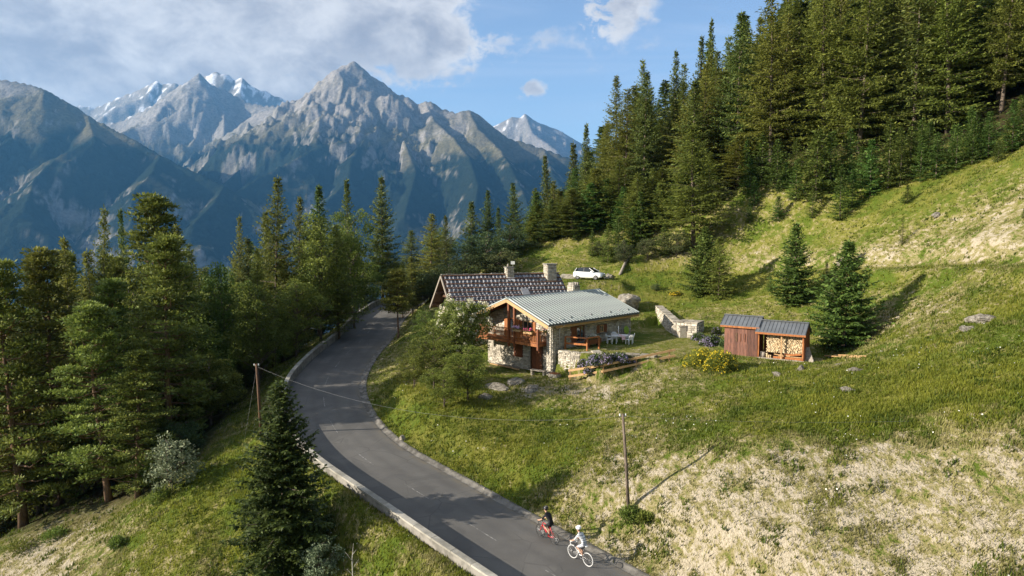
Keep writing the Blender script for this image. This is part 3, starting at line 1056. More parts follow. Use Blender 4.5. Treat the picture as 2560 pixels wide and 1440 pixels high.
# verge boards, rafters, soffit
for sgn, ye in ((-1, -.62), (1, 8.85)):
    b = MB()
    zE = roofz(ye)
    b.bar((X0 - .03, RY, RZ_ - .20), (X0 - .03, ye, zE - .20), .06, .27, up=(0, 0, 1))
    b.build('verge_board', M_WOODP, ch)
    b = MB()
    b.add([(X0, RY, RZ_ - .09), (.1, RY, RZ_ - .09), (.1, ye, zE - .09), (X0, ye, zE - .09), (X0, RY, RZ_ - .12), (.1, RY, RZ_ - .12), (.1, ye, zE - .12), (X0, ye, zE - .12)],
          [(0, 1, 2, 3), (7, 6, 5, 4), (0, 4, 5, 1), (1, 5, 6, 2), (2, 6, 7, 3), (3, 7, 4, 0)])
    b.build('soffit', M_WOODB, ch)
for yb in (.35, 2.4, RY, 6.2, 8.1):
    b = MB().box(X0 + .05, .2, yb - .09, yb + .09, roofz(yb) - .36, roofz(yb) - .15)
    b.build('purlin', M_WOODB, ch)
b = MB().box(-.6, X1 - .02, -.60, -.52, roofz(-.62) - .36, roofz(-.62) - .09)
b.build('eave_board', M_WOODP, ch)
gt = MB()
gt.add([(X0, -.62, 4.42), (X0, -.66, 4.36), (X0, -.74, 4.36), (X0, -.78, 4.44), (X1, -.62, 4.42), (X1, -.66, 4.36), (X1, -.74, 4.36), (X1, -.78, 4.44)],
       [(0, 1, 5, 4), (1, 2, 6, 5), (2, 3, 7, 6)])
gt.build('roof_gutter', M_STEEL, ch)
dp = MB().tube([(.35, -.68, 4.36), (.35, -.45, 4.1), (.35, -.17, 3.95), (.35, -.17, 2.3)], .045, 8)
dp.build('downpipe', simple('galvanised_pipe', (.5, .5, .49), (.42, .42, .41), 3, .45, .5, 0), ch, True)
# chimney on the back slope near the right end
cm = MB().box(8.0, 8.9, 4.6, 5.4, 5.9, 7.0)
co_ = cm.build('chimney', M_MORTAR, ch)
part = link('chimney_stones', stone_layer([((8.0, 4.6, 5.9), (1, 0, 0), .9, 0, lambda x: 1.1, (0, -1, 0), []), ((8.0, 4.6, 5.9), (0, 1, 0), .8, 0, lambda x: 1.1, (-1, 0, 0), []),
                                           ((8.9, 4.6, 5.9), (0, 1, 0), .8, 0, lambda x: 1.1, (1, 0, 0), [])], 8), M_MASON, co_)
part['kind'] = 'stuff'
for (a, b_) in ((8.02, 8.2), (8.7, 8.88)):
    MB().box(a, b_, 4.65, 5.35, 7.0, 7.28).build('chimney_cap_leg', M_GREYST, co_)
MB().add([(8.35, 5, 7.0), (8.55, 5, 7.0), (8.5, 5.1, 7.0), (8.45, 4.95, 7.55)], [(0, 1, 3), (1, 2, 3), (2, 0, 3), (0, 2, 1)]).build('cap_stone', M_GREYST, co_)

M_PANEF = M_WOODB


def window(parent, o, ex, nn, w_, h_, mat_frame, shut=0, sw=None, mat_sh=None, sill=True, depth=.0):
    """window at o (lower left), ex along the wall, nn outwards; shut: 0 none, 1 one open shutter at the far side, 2 both"""
    o = Vector(o); ex = Vector(ex); nn = Vector(nn)
    up = Vector((0, 0, 1))

    def quad_box(mbx, x0, x1, z0, z1, d0, d1):
        p = [o + ex * x + up * z + nn * d for d in (d0, d1) for (x, z) in ((x0, z0), (x1, z0), (x1, z1), (x0, z1))]
        mbx.add(p, [(3, 2, 1, 0), (4, 5, 6, 7), (0, 1, 5, 4), (1, 2, 6, 5), (2, 3, 7, 6), (3, 0, 4, 7)])
        return mbx
    fr = MB()
    t_ = .07
    quad_box(fr, 0, t_, 0, h_, .005, .06); quad_box(fr, w_ - t_, w_, 0, h_, .005, .06)
    quad_box(fr, t_, w_ - t_, 0, t_, .005, .06); quad_box(fr, t_, w_ - t_, h_ - t_, h_, .005, .06)
    quad_box(fr, w_ / 2 - .03, w_ / 2 + .03, t_, h_ - t_, .007, .055)
    wo_ = fr.build('window', mat_frame, parent)
    for a, b in ((t_, w_ / 2 - .03), (w_ / 2 + .03, w_ - t_)):
        quad_box(MB(), a, b, t_, h_ - t_, .008, .022).build('pane', M_GLASS, wo_)
    if sill:
        quad_box(MB(), -.08, w_ + .08, -.1, -.002, .0, .2).build('sill', M_GREYST, wo_)
    sw = sw or w_ / 2
    if shut:
        for sx in ((-sw - .02, -.02), (w_ + .02, w_ + sw + .02))[2 - shut if shut == 1 else 0:]:
            sb = MB()
            n = 3
            pw = (sx[1] - sx[0]) / n
            for k_ in range(n):
                quad_box(sb, sx[0] + k_ * pw + .006, sx[0] + (k_ + 1) * pw - .006, 0, h_, .125, .16)
            so = sb.build('shutter', mat_sh or M_WOOD, wo_)
            cb = MB()
            quad_box(cb, sx[0] + .02, sx[1] - .02, h_ * .18, h_ * .18 + .1, .161, .185)
            quad_box(cb, sx[0] + .02, sx[1] - .02, h_ * .75, h_ * .75 + .1, .161, .185)
            cb.build('shutter_ledge', mat_sh or M_WOOD, so) if False else None
            so.data = so.data
    return wo_


GX_ = .12
window(ch, (GX_, 3.85, 3.0), (0, -1, 0), (-1, 0, 0), 1.1, 1.35, M_WOODP, 2, .45, M_WOOD)
window(ch, (GX_, 5.55, 2.85), (0, -1, 0), (-1, 0, 0), .95, 1.6, M_WOOD, 0, sill=False)
for y0 in (5.6, 4.55 - .42):
    s = MB()
    for k_ in range(3):
        s.box(-.16, -.02, y0 + k_ * .14, y0 + k_ * .14 + .13, 2.85, 4.4)
    s.build('shutter', M_WOOD, ch)
# closed plank shutter and the cellar door below the balcony
s = MB()
for k_ in range(7):
    s.box(-.02 + .004 * (k_ % 2), .11, 3.9 + k_ * .15 + .004, 3.9 + (k_ + 1) * .15 - .004, 1.05, 2.15)
s.build('plank_shutter', M_WOODB, ch)
dr_ = empty('door'); dr_.parent = ch
for k_ in range(7):
    MB().box(.0, .10, 1.60 + k_ * .157 + .004, 1.60 + (k_ + 1) * .157 - .004, .05, 2.15).build('plank', M_WOODB, dr_)
MB().box(-.05, .0, 1.68, 1.72, 1.0, 1.14).build('handle', M_STEEL, dr_)
MB().box(-.06, .11, 1.45, 1.55, 0.0, 2.3).build('jamb', M_WOODD, dr_)
MB().box(-.06, .11, 2.75, 2.85, 0.0, 2.3).build('jamb', M_WOODD, dr_)
MB().box(-.07, .11, 1.4, 2.9, 2.15, 2.32).build('lintel', M_WOODD, dr_)
# long wall: tall window with one shutter, small window
wb = window(ch, (2.75, 0.0, 2.55), (1, 0, 0), (0, -1, 0), 1.1, 1.4, M_WOODB)
s = MB()
for k_ in range(4):
    s.box(1.92 + k_ * .2, 1.92 + (k_ + 1) * .2 - .008, -.08, -.02, 2.55, 3.95)
s.build('shutter', M_WOODB, ch)
window(ch, (6.1, 0.0, 3.05), (1, 0, 0), (0, -1, 0), .6, .68, M_WOODP)
for a in (5.62, 6.72):
    MB().box(a, a + .44, -.09, -.02, 3.02, 3.75).build('shutter', M_WOODB, ch)
# balcony
bal = empty('balcony'); bal.parent = ch
BX, BY0, BY1, BZ = -1.35, .75, 8.45, 2.62
fl_ = MB()
for k_ in range(11):
    pass
n = 10
for k_ in range(n):
    a = BX + k_ * (.0 - BX) / n
    MB().box(a + .004, a + (-BX) / n - .004, BY0, BY1, BZ + .10, BZ + .15).build('floor_board', M_WOODB, bal)
MB().box(BX - .02, BX + .1, BY0 - .02, BY1 + .02, BZ - .14, BZ + .098).build('edge_beam', M_WOOD, bal)
MB().box(BX + .1, .0, BY0 - .02, BY0 + .1, BZ - .14, BZ + .098).build('edge_beam', M_WOOD, bal)
for y_ in (2.4, 4.2, 6.0, 7.8):
    MB().box(BX + .1, .1, y_ - .08, y_ + .08, BZ - .13, BZ + .095).build('joist', M_WOODB, bal)
pm = MB().box(-.016, .016, -.03, .03, BZ + .24, BZ + 1.1).mesh('baluster')
pm.materials.append(M_WOOD)
y_ = BY0 + .2
while y_ < BY1 - .05:
    link('baluster', pm, None, bal, loc=(BX + .04, y_, 0))
    y_ += .165
x_ = BX + .2
while x_ < -.1:
    link('baluster', pm, None, bal, loc=(x_, BY0 + .05, 0), rot=(0, 0, math.pi / 2))
    x_ += .165
MB().box(BX - .03, BX + .11, BY0 - .04, BY1, BZ + 1.10, BZ + 1.17).build('top_rail', M_WOOD, bal)
MB().box(BX + .0, BX + .08, BY0, BY1, BZ + .18, BZ + .24).build('bottom_rail', M_WOOD, bal)
MB().box(BX + .11, 0, BY0 - .02, BY0 + .12, BZ + 1.10, BZ + 1.17).build('top_rail', M_WOOD, bal)
MB().box(BX + .08, 0, BY0 + .01, BY0 + .09, BZ + .18, BZ + .24).build('bottom_rail', M_WOOD, bal)
for y_, zt in ((BY0 + .02, BZ + 1.35), (3.55, roofz(3.55) - .14), (4.25, roofz(4.25) - .3), (BY1 - .1, BZ + 1.2)):
    MB().box(BX - .1, BX + .09, y_ - .08, y_ + .08, BZ - .42, zt).build('post', M_WOODB, bal)


def flower_mat(name, c):
    return simple(name, c, tuple(x * .8 for x in c), 20, .7, .2, 0)


M_LEAFY = simple('flower_leaves', (.06, .11, .02), (.03, .06, .012), 10, .7, .3, 0)


def leaf_cloud(n, fn, size, seed, nj=1.0):
    """n diamond leaves; fn(rng,n) -> centres"""
    rg = np.random.default_rng(seed)
    C = fn(rg, n)
    d = rg.normal(size=(n, 3)); d /= np.linalg.norm(d, axis=1)[:, None]
    e = np.cross(d, rg.normal(size=(n, 3))); e /= np.linalg.norm(e, axis=1)[:, None]
    sz = size * rg.uniform(.6, 1.3, n)[:, None]
    V = np.stack([C - d * sz, C + e * sz * .55, C + d * sz, C - e * sz * .55], 1).reshape(-1, 3)
    return V, np.arange(4 * n).reshape(n, 4), np.repeat(rg.uniform(0, 1, n), 4)


def flower_box(parent_loc, rz, ln, col, label, seed):
    e = empty('flower_box', parent_loc, rz, label, 'flower box', 'flower boxes on the balcony rail')
    b = MB()
    b.box(-.11, .11, -ln / 2, ln / 2, 0, .03)
    for s_ in (-1, 1):
        b.box(s_ * .11 - .012, s_ * .11 + .012, -ln / 2, ln / 2, .0, .2)
        b.box(-.11, .11, s_ * ln / 2 - .012, s_ * ln / 2 + .012, .0, .2)
    b.build('trough', M_WOODP, e)
    V, Fq, T = leaf_cloud(260, lambda r, n: np.stack([r.normal(0, .13, n), r.uniform(-ln / 2, ln / 2, n), .18 + np.abs(r.normal(0, .13, n)) - .08 * (r.random(n) < .3)], 1), .055, seed)
    link('leaves', mesh_np('leaves', V, Fq), M_LEAFY, e)
    V, Fq, T = leaf_cloud(120, lambda r, n: np.stack([r.normal(-.04, .14, n), r.uniform(-ln / 2, ln / 2, n), .28 + np.abs(r.normal(0, .11, n))], 1), .055, seed + 1)
    link('blossoms', mesh_np('blossoms', V, Fq), flower_mat('petal', col), e)
    return e


def hloc(x, y, z):
    p = HA + HU * x + HV * y
    return (float(p[0]), float(p[1]), 4.0 + z)


HROT = math.atan2(HU[1], HU[0])
flower_box(hloc(BX - .16, 3.05, BZ + 1.0), HROT, .8, (.62, .42, .66), 'balcony flower box with white and violet blossoms beside the tall posts', 31)
flower_box(hloc(BX - .16, 1.75, BZ + .92), HROT, .95, (.75, .12, .28), 'balcony flower box with pink and red blossoms near the corner post', 41)
flower_box(hloc(-.5, BY0 - .12, BZ + 1.0), HROT + math.pi / 2, .8, (.72, .45, .45), 'flower box with pale pink blossoms on the short side rail', 51)

# ------------------------------------------------------------------ old house behind with the slate roof
OA = R_(20.0)
OU = np.array([math.cos(OA), math.sin(OA)]); OV = np.array([-math.sin(OA), math.cos(OA)])
OO = np.array([-7.5, 72.0])
oh = empty('old_stone_house', (OO[0], OO[1], 4.6), OA, 'old stone house with dark slate roof and brown battens behind the chalet', 'house')
ORZ = 7.1; OEY = 5.0; OEZ = 3.35; OL = 13.6
osl = (ORZ - OEZ) / OEY
otop = lambda y: ORZ - osl * abs(y) - .28
mb = MB()
mb.prism([(-4.4, 0), (4.4, 0), (4.4, otop(4.4)), (0, otop(0)), (-4.4, otop(4.4))], 1.25, 13.2, 'x')
mb.build('wall', M_MORTAR, oh)
part_stones([((1.25, -4.4, 0), (0, 1, 0), 8.8, 0, lambda y: otop(y - 4.4), (-1, 0, 0), [(3.7, 4.9, 2.2, 3.6)])], oh, seed=13)
part_stones([((1.25, -4.4, 0), (1, 0, 0), 11.9, 0, lambda y: otop(4.4), (0, -1, 0), [])], oh, seed=14)
window(oh, (1.24, .5, 2.2), (0, -1, 0), (-1, 0, 0), 1.2, 1.4, M_WOODD)
ln_ = math.hypot(OEY, ORZ - OEZ)
for sg in (-1, 1):
    b = MB()
    b.add([(0, 0, ORZ - .1), (OL, 0, ORZ - .1), (OL, sg * OEY, OEZ - .1), (0, sg * OEY, OEZ - .1), (0, 0, ORZ - .22), (OL, 0, ORZ - .22), (OL, sg * OEY, OEZ - .22), (0, sg * OEY, OEZ - .22)],
          [(0, 1, 2, 3), (7, 6, 5, 4), (0, 4, 5, 1), (1, 5, 6, 2), (2, 6, 7, 3), (3, 7, 4, 0)])
    b.build('roof_deck', M_WOODD, oh)
    b = MB().bar((-.04, 0, ORZ - .15), (-.04, sg * (OEY + .05), OEZ - .2), .09, .24)
    b.build('verge_board', M_WOODG, oh)
for y_ in (-4.2, -2.2, 0, 2.2, 4.2):
    z_ = ORZ - osl * abs(y_) - .36
    MB().box(.05, 1.4, y_ - .11, y_ + .11, z_ - .12, z_ + .12).build('purlin', M_WOODD, oh)
MB().box(.75, .95, -3.2, 3.2, 4.6, 4.84).build('tie_beam', M_WOODD, oh)
MB().box(.75, .95, -.1, .1, 4.84, 6.6).build('king_post', M_WOODD, oh)
M_SLATE = simple('dark_slate', (0.20, 0.20, 0.21), (0.11, 0.11, 0.118), 3.0, 0.38, 0.5, 0.35, rand=0.7)
sm = MB()
sm.add([(-.215, 0, 0.0), (-.09, 0, .085), (.215, 0, .03), (.20, -.72, .055), (-.08, -.74, .125), (-.205, -.73, .02), (-.2, 0, -.03), (.2, 0, -.02), (.19, -.70, 0), (-.19, -.71, -.01)],
       [(0, 1, 4, 5), (1, 2, 3, 4), (5, 4, 3, 8, 9), (2, 1, 0, 6, 7), (0, 5, 9, 6), (3, 2, 7, 8), (6, 9, 8, 7)])
sme = sm.mesh('slate'); sme.materials.append(M_SLATE)
pit = math.atan2(ORZ - OEZ, OEY)
rg = random.Random(5)
rows, cols = 10, 30
for r in range(rows):
    for c_ in range(cols):
        s = .03 + r * (ln_ / rows)
        x = .25 + (c_ + .5) * (OL - .4) / cols + (.2 if r % 2 else 0) * .45 + rg.uniform(-.03, .03)
        if x > OL - .05:
            continue
        link('slate', sme, None, oh, loc=(x, -s * math.cos(pit), ORZ - .06 - s * math.sin(pit) + rg.uniform(0, .02)),
             rot=(pit + rg.uniform(-.03, .03) - .05, rg.gauss(.05, .06), rg.uniform(-.07, .07)), scale=(1.0, rg.uniform(.9, 1.02), 1))
for r in range(9):
    s = .32 + r * (ln_ / 9.3)
    b = MB()
    pts = []
    for k_ in range(7):
        x = .15 + k_ * (OL - .3) / 6
        pts.append((x, -s * math.cos(pit), ORZ + .12 - s * math.sin(pit) + rg.uniform(-.015, .03)))
    b.tube(pts, .05, 6)
    b.build('batten', simple('red_brown_pole%d' % r, (.25, .125, .075), (.15, .07, .04), 3, .8, .2, 0), oh)
b = MB()
for k_ in range(22):
    x = k_ * OL / 22
    b.box(x + .01, x + OL / 22 - .02, -.2, .2, ORZ + rg.uniform(-.05, .0), ORZ + rg.uniform(.03, .10))
rc = b.build('ridge_stones', M_GREYST, oh); rc['kind'] = 'stuff'


def chimney(parent, x0, x1, y0, y1, z0, z1, seed):
    c0 = MB().box(x0, x1, y0, y1, z0, z1).build('chimney', M_MORTAR, parent)
    H_ = z1 - z0
    o_ = link('chimney_stones', stone_layer([((x0, y0, z0), (1, 0, 0), x1 - x0, 0, lambda x: H_, (0, -1, 0), []), ((x0, y0, z0), (0, 1, 0), y1 - y0, 0, lambda x: H_, (-1, 0, 0), []),
                                             ((x1, y0, z0), (0, 1, 0), y1 - y0, 0, lambda x: H_, (1, 0, 0), [])], seed, proud=(.05, .09)), M_MASON, c0)
    o_['kind'] = 'stuff'
    MB().box(x0 - .12, x1 + .12, y0 - .12, y1 + .12, z1, z1 + .12).build('chimney_cap', M_GREYST, c0)
    return c0


chimney(oh, 11.7, 12.75, -1.15, -.15, 5.6, 8.05, 21)
c2 = chimney(oh, 7.2, 7.95, -.62, .1, 6.0, 7.75, 22)
MB().lathe([(.10, 7.86), (.13, 7.9), (.12, 8.1), (.05, 8.2)], 10, Matrix.Translation((7.42, -.3, 0))).build('chimney_pot', M_STONE, c2)
fs = MB().add([(7.1, -.72, 6.52), (8.05, -.72, 6.52), (7.6, -1.25, 6.1), (7.1, -.70, 6.75), (8.05, -.70, 6.75)], [(0, 1, 2), (0, 3, 4, 1), (3, 2, 4), (0, 2, 3), (1, 4, 2)])
fs.build('flashing', simple('white_flashing', (.62, .61, .58), (.5, .5, .47), 3, .7, .3, 0), c2)
hat = MB().add([(8.2, -3.05, 4.93), (8.95, -3.05, 4.93), (8.95, -2.2, 5.55), (8.2, -2.2, 5.55)], [(0, 1, 2, 3)])
hat = MB().box(-.42, .42, -.5, .5, 0, .09)
hat.build('roof_hatch', simple('grey_hatch', (.24, .24, .25), (.19, .19, .20), 3, .5, .4, 0), oh, loc=(8.55, -2.6, ORZ - 2.6 * osl + .12), rot=(pit, 0, 0))

# ------------------------------------------------------------------ wood sheds
SR = math.atan2(-SHED_D[1], -SHED_D[0])      # local x runs to the right along the front
sx0 = SHED_A + SHED_D * 3.45


def shed_empty(name, off, label):
    p = SHED_A + SHED_D * off
    return empty(name, (p[0], p[1], 6.3), SR, label, 'shed')


M_SEAM = simple('anthracite_seam_metal', (0.155, 0.165, 0.175), (0.125, 0.133, 0.142), 1.2, 0.42, 0.5, 0, metal=0.3)
M_SEAMR = simple('anthracite_seam_rib', (0.075, 0.08, 0.086), (0.06, 0.064, 0.068), 1.2, 0.5, 0.4, 0)
M_SHEDW = simple('red_brown_shed_board', (0.175, 0.078, 0.052), (0.095, 0.046, 0.034), 2.0, 0.7, 0.3, 0.4, (7, 7, .8), rand=0.7)


def shed_roof(parent, x0, x1, y0, ym, y1, ze, zr, ze2, nrib):
    for (ya, za) in ((y0, ze), (y1, ze2)):
        b = MB()
        b.add([(x0, ym, zr), (x1, ym, zr), (x1, ya, za), (x0, ya, za), (x0, ym, zr - .05), (x1, ym, zr - .05), (x1, ya, za - .05), (x0, ya, za - .05)],
              [(0, 1, 2, 3), (7, 6, 5, 4), (0, 4, 5, 1), (1, 5, 6, 2), (2, 6, 7, 3), (3, 7, 4, 0)])
        rs = b.build('roof_sheet', M_SEAM, parent)
        for i in range(nrib):
            x = x0 + .04 + (x1 - x0 - .08) * i / (nrib - 1)
            MB().bar((x, ym, zr + .012), (x, ya, za + .012), .022, .03).build('standing_seam', M_SEAMR, rs)
    b = MB().box(x0 - .01, x1 + .01, ym - .13, ym + .13, zr - .005, zr + .045)
    b.build('ridge_cap', M_SEAM, parent)
    MB().box(x0, x1, y0 + .005, y0 + .045, ze - .2, ze - .052).build('fascia', M_WOOD, parent)


# right: open log store
s1 = shed_empty('log_shed', 3.45, 'open timber log shed with dark metal roof full of firewood')
W1 = 3.45
shed_roof(s1, -.15, W1 + .12, -.28, .95, 2.2, 2.12, 2.9, 2.05, 14)
for k_ in range(9):
    MB().box(W1 - .03, W1, .02 + k_ * .225, .02 + (k_ + 1) * .225 - .01, 0.02, 2.05 + min(1, (k_ + .5) / 4.5, (9 - k_ - .5) / 4.5) * .6).build('side_board', M_WOODB, s1)
for k_ in range(14):
    MB().box(.02 + k_ * .244, .02 + (k_ + 1) * .244 - .01, 2.02, 2.05, .02, 2.0).build('back_board', M_WOODB, s1)
for x in (.06, 1.78, W1 - .1):
    MB().box(x - .05, x + .05, -.02, .09, .02, 2.0).build('post', M_WOODP if x == 1.78 else M_WOOD, s1)
for x in (.06, W1 - .1):
    MB().box(x - .05, x + .05, 1.9, 2.0, .02, 2.0).build('post', M_WOOD, s1)
MB().box(-.02, W1 + .02, -.12, .12, -.25, .05).build('sill_beam', M_WOODG, s1)
MB().box(0, W1, .12, 2.05, -.25, .02).build('floor', M_WOODG, s1)
# left: closed tool shed, a little further back and higher
s2 = shed_empty('tool_shed', 6.15, 'closed red-brown plank tool shed beside the log shed')
W2 = 2.62
shed_roof(s2, -.30, W2 + .18, .02, 1.2, 2.3, 2.42, 3.12, 2.35, 10)
rg = random.Random(2)
x = .0
while x < W2 - .05:
    l = min(rg.uniform(.2, .3), W2 - x)
    MB().box(x + .006, x + l - .006, .22 + rg.uniform(0, .02), .27, 0.0, 2.25).build('wall_board', M_SHEDW, s2)
    x += l
for k_ in range(8):
    MB().box(0, .03, .28 + k_ * .22, .28 + (k_ + 1) * .22 - .01, 0, 2.3 + .5 * (1 - abs(k_ - 3.5) / 4)).build('side_board', M_SHEDW, s2)
    MB().box(W2 - .03, W2, .28 + k_ * .22, .28 + (k_ + 1) * .22 - .01, 0, 2.3 + .5 * (1 - abs(k_ - 3.5) / 4)).build('side_board', M_SHEDW, s2)
MB().box(.0, W2, 2.05, 2.1, 0, 2.25).build('back_wall', M_SHEDW, s2)
for a in (1.28, 1.62):
    MB().box(a, a + .05, .19, .215, 1.1, 1.75).build('door_strap', M_WOODB, s2)
MB().box(.9, 1.05, .19, .215, 1.1, 1.8).build('door_ledge', M_WOODD, s2)
# firewood: every split log is its own piece, end grain to the front
M_LOGE, t = new_mat('split_log_wood')
P_ = t.obj()
sepx = t.new('ShaderNodeSeparateXYZ', i0=P_)
r = t.n.new('ShaderNodeObjectInfo').outputs['Random']
endm = t.smooth(t.math('ABSOLUTE', sepx.outputs[1]), .155, .165)
ce = t.mix(r, (0.50, 0.36, 0.20), (0.66, 0.53, 0.34))
cb = t.mix(t.noise(9, 3, .6, P_), (0.30, 0.19, 0.10), (0.50, 0.35, 0.19))
finish(t, t.mix(endm, cb, ce), .85, .15)
logm = []
for v_ in range(5):
    rg = random.Random(100 + v_)
    n = rg.choice([3, 4, 5])
    b = MB()
    pr = [(rg.uniform(.055, .085) * math.cos(2 * math.pi * k_ / n + .4), rg.uniform(.055, .085) * math.sin(2 * math.pi * k_ / n + .4)) for k_ in range(n)]
    b.prism(pr, -.165, .165, 'y')
    m_ = b.mesh('firewood_log'); m_.materials.append(M_LOGE); logm.append(m_)
rg = random.Random(77)
ca, sa = math.cos(SR), math.sin(SR)
so_ = s1.location


def sloc(x, y, z):
    return (so_.x + ca * x - sa * y, so_.y + sa * x + ca * y, so_.z + z)


GL = 'split firewood log in the stack inside the open log shed'
z = .52
row = 0
while z < 1.86:
    x = .62 + (.06 if row % 2 else 0)
    while x < W1 - .16:
        l = link('firewood_log', rg.choice(logm), None, None, loc=sloc(x, .52 + rg.uniform(-.05, .05), z + rg.uniform(-.01, .01)), rot=(0, 0, SR))
        l.rotation_euler = (Matrix.Rotation(SR, 4, 'Z') @ Matrix.Rotation(rg.uniform(0, 6.28), 4, 'Y')).to_euler()
        tag(l, GL, 'firewood log', 'firewood stacked in the log shed')
        x += rg.uniform(.115, .135)
    z += .108
    row += 1
# low front heap: stump, bundle of sticks, boards
st = MB().lathe([(.21, 0), (.20, .2), (.19, .42), (.0, .421)], 12).build('log_round', M_WOODG, None, True, loc=sloc(.34, .36, .02))
tag(st, 'upright chopping log at the open end of the log shed', 'log')
for q in range(7):
    l = link('firewood_log', logm[q % 5], None, None, loc=sloc(.66 + .14 * (q % 3), .36, .09 + .12 * (q // 3)), rot=(0, rg.uniform(0, 3), SR))
    l.rotation_euler = (Matrix.Rotation(SR, 4, 'Z') @ Matrix.Rotation(rg.uniform(0, 6.28), 4, 'Y')).to_euler()
    tag(l, 'split log in the small low heap next to the chopping log', 'firewood log', 'small heap beside the chopping log')
for q, (xa, xb, za, zb, hh_, lab) in enumerate([(1.15, 3.25, .12, .12, .16, 'long reddish board lying low across the log shed front'), (1.2, 2.4, .36, .30, .07, 'pale slanting board leaning on the lowest firewood'), (2.0, 3.2, .33, .50, .14, 'warped orange board tilted against the firewood stack'), (1.5, 3.3, .24, .245, .06, 'thin plank wedged above the long reddish board')]):
    o = MB().bar(sloc(xa, .22 + .03 * q, za), sloc(xb, .24 + .03 * q, zb), .04, hh_).build('board', M_WOOD if q in (0, 2) else M_WOODP)
    tag(o, lab, 'board')
o = MB().bar(sloc(W1 + .22, .35, -.1), sloc(W1 + .06, .62, 1.05), .05, .42, up=(ca, sa, 0)).build('leaning_board', M_WOODG)
tag(o, 'grey weathered board leaning on the dark end of the log shed', 'board')
o = MB().bar(sloc(W1 + .50, .25, -.1), sloc(W1 + .14, .66, .78), .05, .34, up=(ca, sa, 0)).build('leaning_board', M_WOODG)
tag(o, 'shorter grey board propped outermost against the log shed end', 'board')
# ------------------------------------------------------------------ trees
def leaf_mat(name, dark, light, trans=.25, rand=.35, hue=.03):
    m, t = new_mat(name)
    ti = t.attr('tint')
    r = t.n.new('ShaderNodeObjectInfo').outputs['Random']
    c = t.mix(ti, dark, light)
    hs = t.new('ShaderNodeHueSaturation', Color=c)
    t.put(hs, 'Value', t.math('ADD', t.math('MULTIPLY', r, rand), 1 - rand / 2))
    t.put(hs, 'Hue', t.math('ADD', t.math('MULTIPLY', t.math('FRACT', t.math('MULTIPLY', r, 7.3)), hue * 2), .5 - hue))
    d = t.new('ShaderNodeBsdfPrincipled', Base__Color=hs.outputs[0], Roughness=.6)
    t.put(d, 'Specular IOR Level', .2)
    tr = t.new('ShaderNodeBsdfTranslucent', Color=hs.outputs[0])
    mx_ = t.new('ShaderNodeMixShader', i0=trans, i1=d.outputs[0], i2=tr.outputs[0])
    t.new('ShaderNodeOutputMaterial', Surface=mx_.outputs[0])
    return m


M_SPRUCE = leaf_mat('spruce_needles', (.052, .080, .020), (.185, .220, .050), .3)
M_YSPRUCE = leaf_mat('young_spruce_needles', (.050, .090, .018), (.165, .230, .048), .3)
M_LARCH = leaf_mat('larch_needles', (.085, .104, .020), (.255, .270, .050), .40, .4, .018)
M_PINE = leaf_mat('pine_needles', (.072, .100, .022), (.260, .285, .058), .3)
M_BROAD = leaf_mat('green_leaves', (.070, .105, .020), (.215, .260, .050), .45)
M_ELDER = leaf_mat('elder_leaves', (.085, .125, .026), (.25, .31, .075), .45)
M_SILVER = leaf_mat('silver_leaves', (.08, .105, .05), (.25, .285, .17), .2)
M_WILLOW = leaf_mat('grey_green_leaves', (.045, .065, .022), (.12, .15, .055), .3)
M_BLOSS = leaf_mat('cream_blossom', (.50, .46, .34), (.70, .66, .50), .2, .1, .01)
M_YELLOW = leaf_mat('yellow_blossom', (.55, .38, .02), (.75, .55, .04), .2, .1, .01)
M_LAV = leaf_mat('lavender_flowers', (.30, .25, .42), (.52, .45, .66), .2, .15, .02)
M_BARK = simple('grey_brown_bark', (.17, .135, .105), (.085, .065, .05), 4, .9, .1, .8, (3, 3, .7), rand=.3)
M_PBARK = simple('orange_pine_bark', (.20, .125, .08), (.10, .065, .045), 4, .9, .1, .8, (3, 3, .7), rand=.3)
M_WBARK = simple('pale_birch_bark', (.48, .45, .40), (.24, .22, .19), 5, .8, .2, .5, (2, 2, 5), rand=.2)


def norm(a):
    return a / np.maximum(np.linalg.norm(a, axis=-1, keepdims=True), 1e-9)


def shoots(rg, O, Dr, L, Wd, T):
    """diamond shoots -> verts, quads, tint"""
    n = len(O)
    side = norm(np.cross(Dr, np.array([0, 0, 1.0]) + rg.normal(0, .45, (n, 3))))
    mid = O + Dr * (L * .45)[:, None]
    V = np.stack([O, mid + side * (Wd / 2)[:, None], O + Dr * L[:, None], mid - side * (Wd / 2)[:, None]], 1)
    return V.reshape(-1, 3), np.arange(4 * n).reshape(n, 4), np.repeat(T, 4)


def crown_mesh(name, packs, mat):
    V = []; Fq = []; T = []
    b = 0
    for v, f, tt in packs:
        V.append(v); Fq.append(f + b); T.append(tt)
        b += len(v)
    me = mesh_np(name, np.concatenate(V), np.concatenate(Fq), False, {'tint': ('FLOAT', np.concatenate(T))})
    me.materials.append(mat)
    return me


def trunk_mesh(h, r, mat, seed=0, bend=.01, limbs=None, n=8):
    rg = random.Random(seed)
    mb = MB()
    k = 9
    pts = []; rad = []
    ox = oy = 0
    for i in range(k):
        t_ = i / (k - 1)
        pts.append((ox, oy, -.4 + (h + .4) * t_))
        rad.append(max(.015, r * (1 - t_) ** .85 * (1.25 if i == 0 else 1)))
        ox += rg.uniform(-bend, bend) * h / k * 2
        oy += rg.uniform(-bend, bend) * h / k * 2
    mb.tube(pts, rad, n)
    for l in limbs or []:
        mb.tube(l[0], l[1], 5, cap=False)
    me = mb.mesh('trunk', True)
    me.materials.append(mat)
    return me


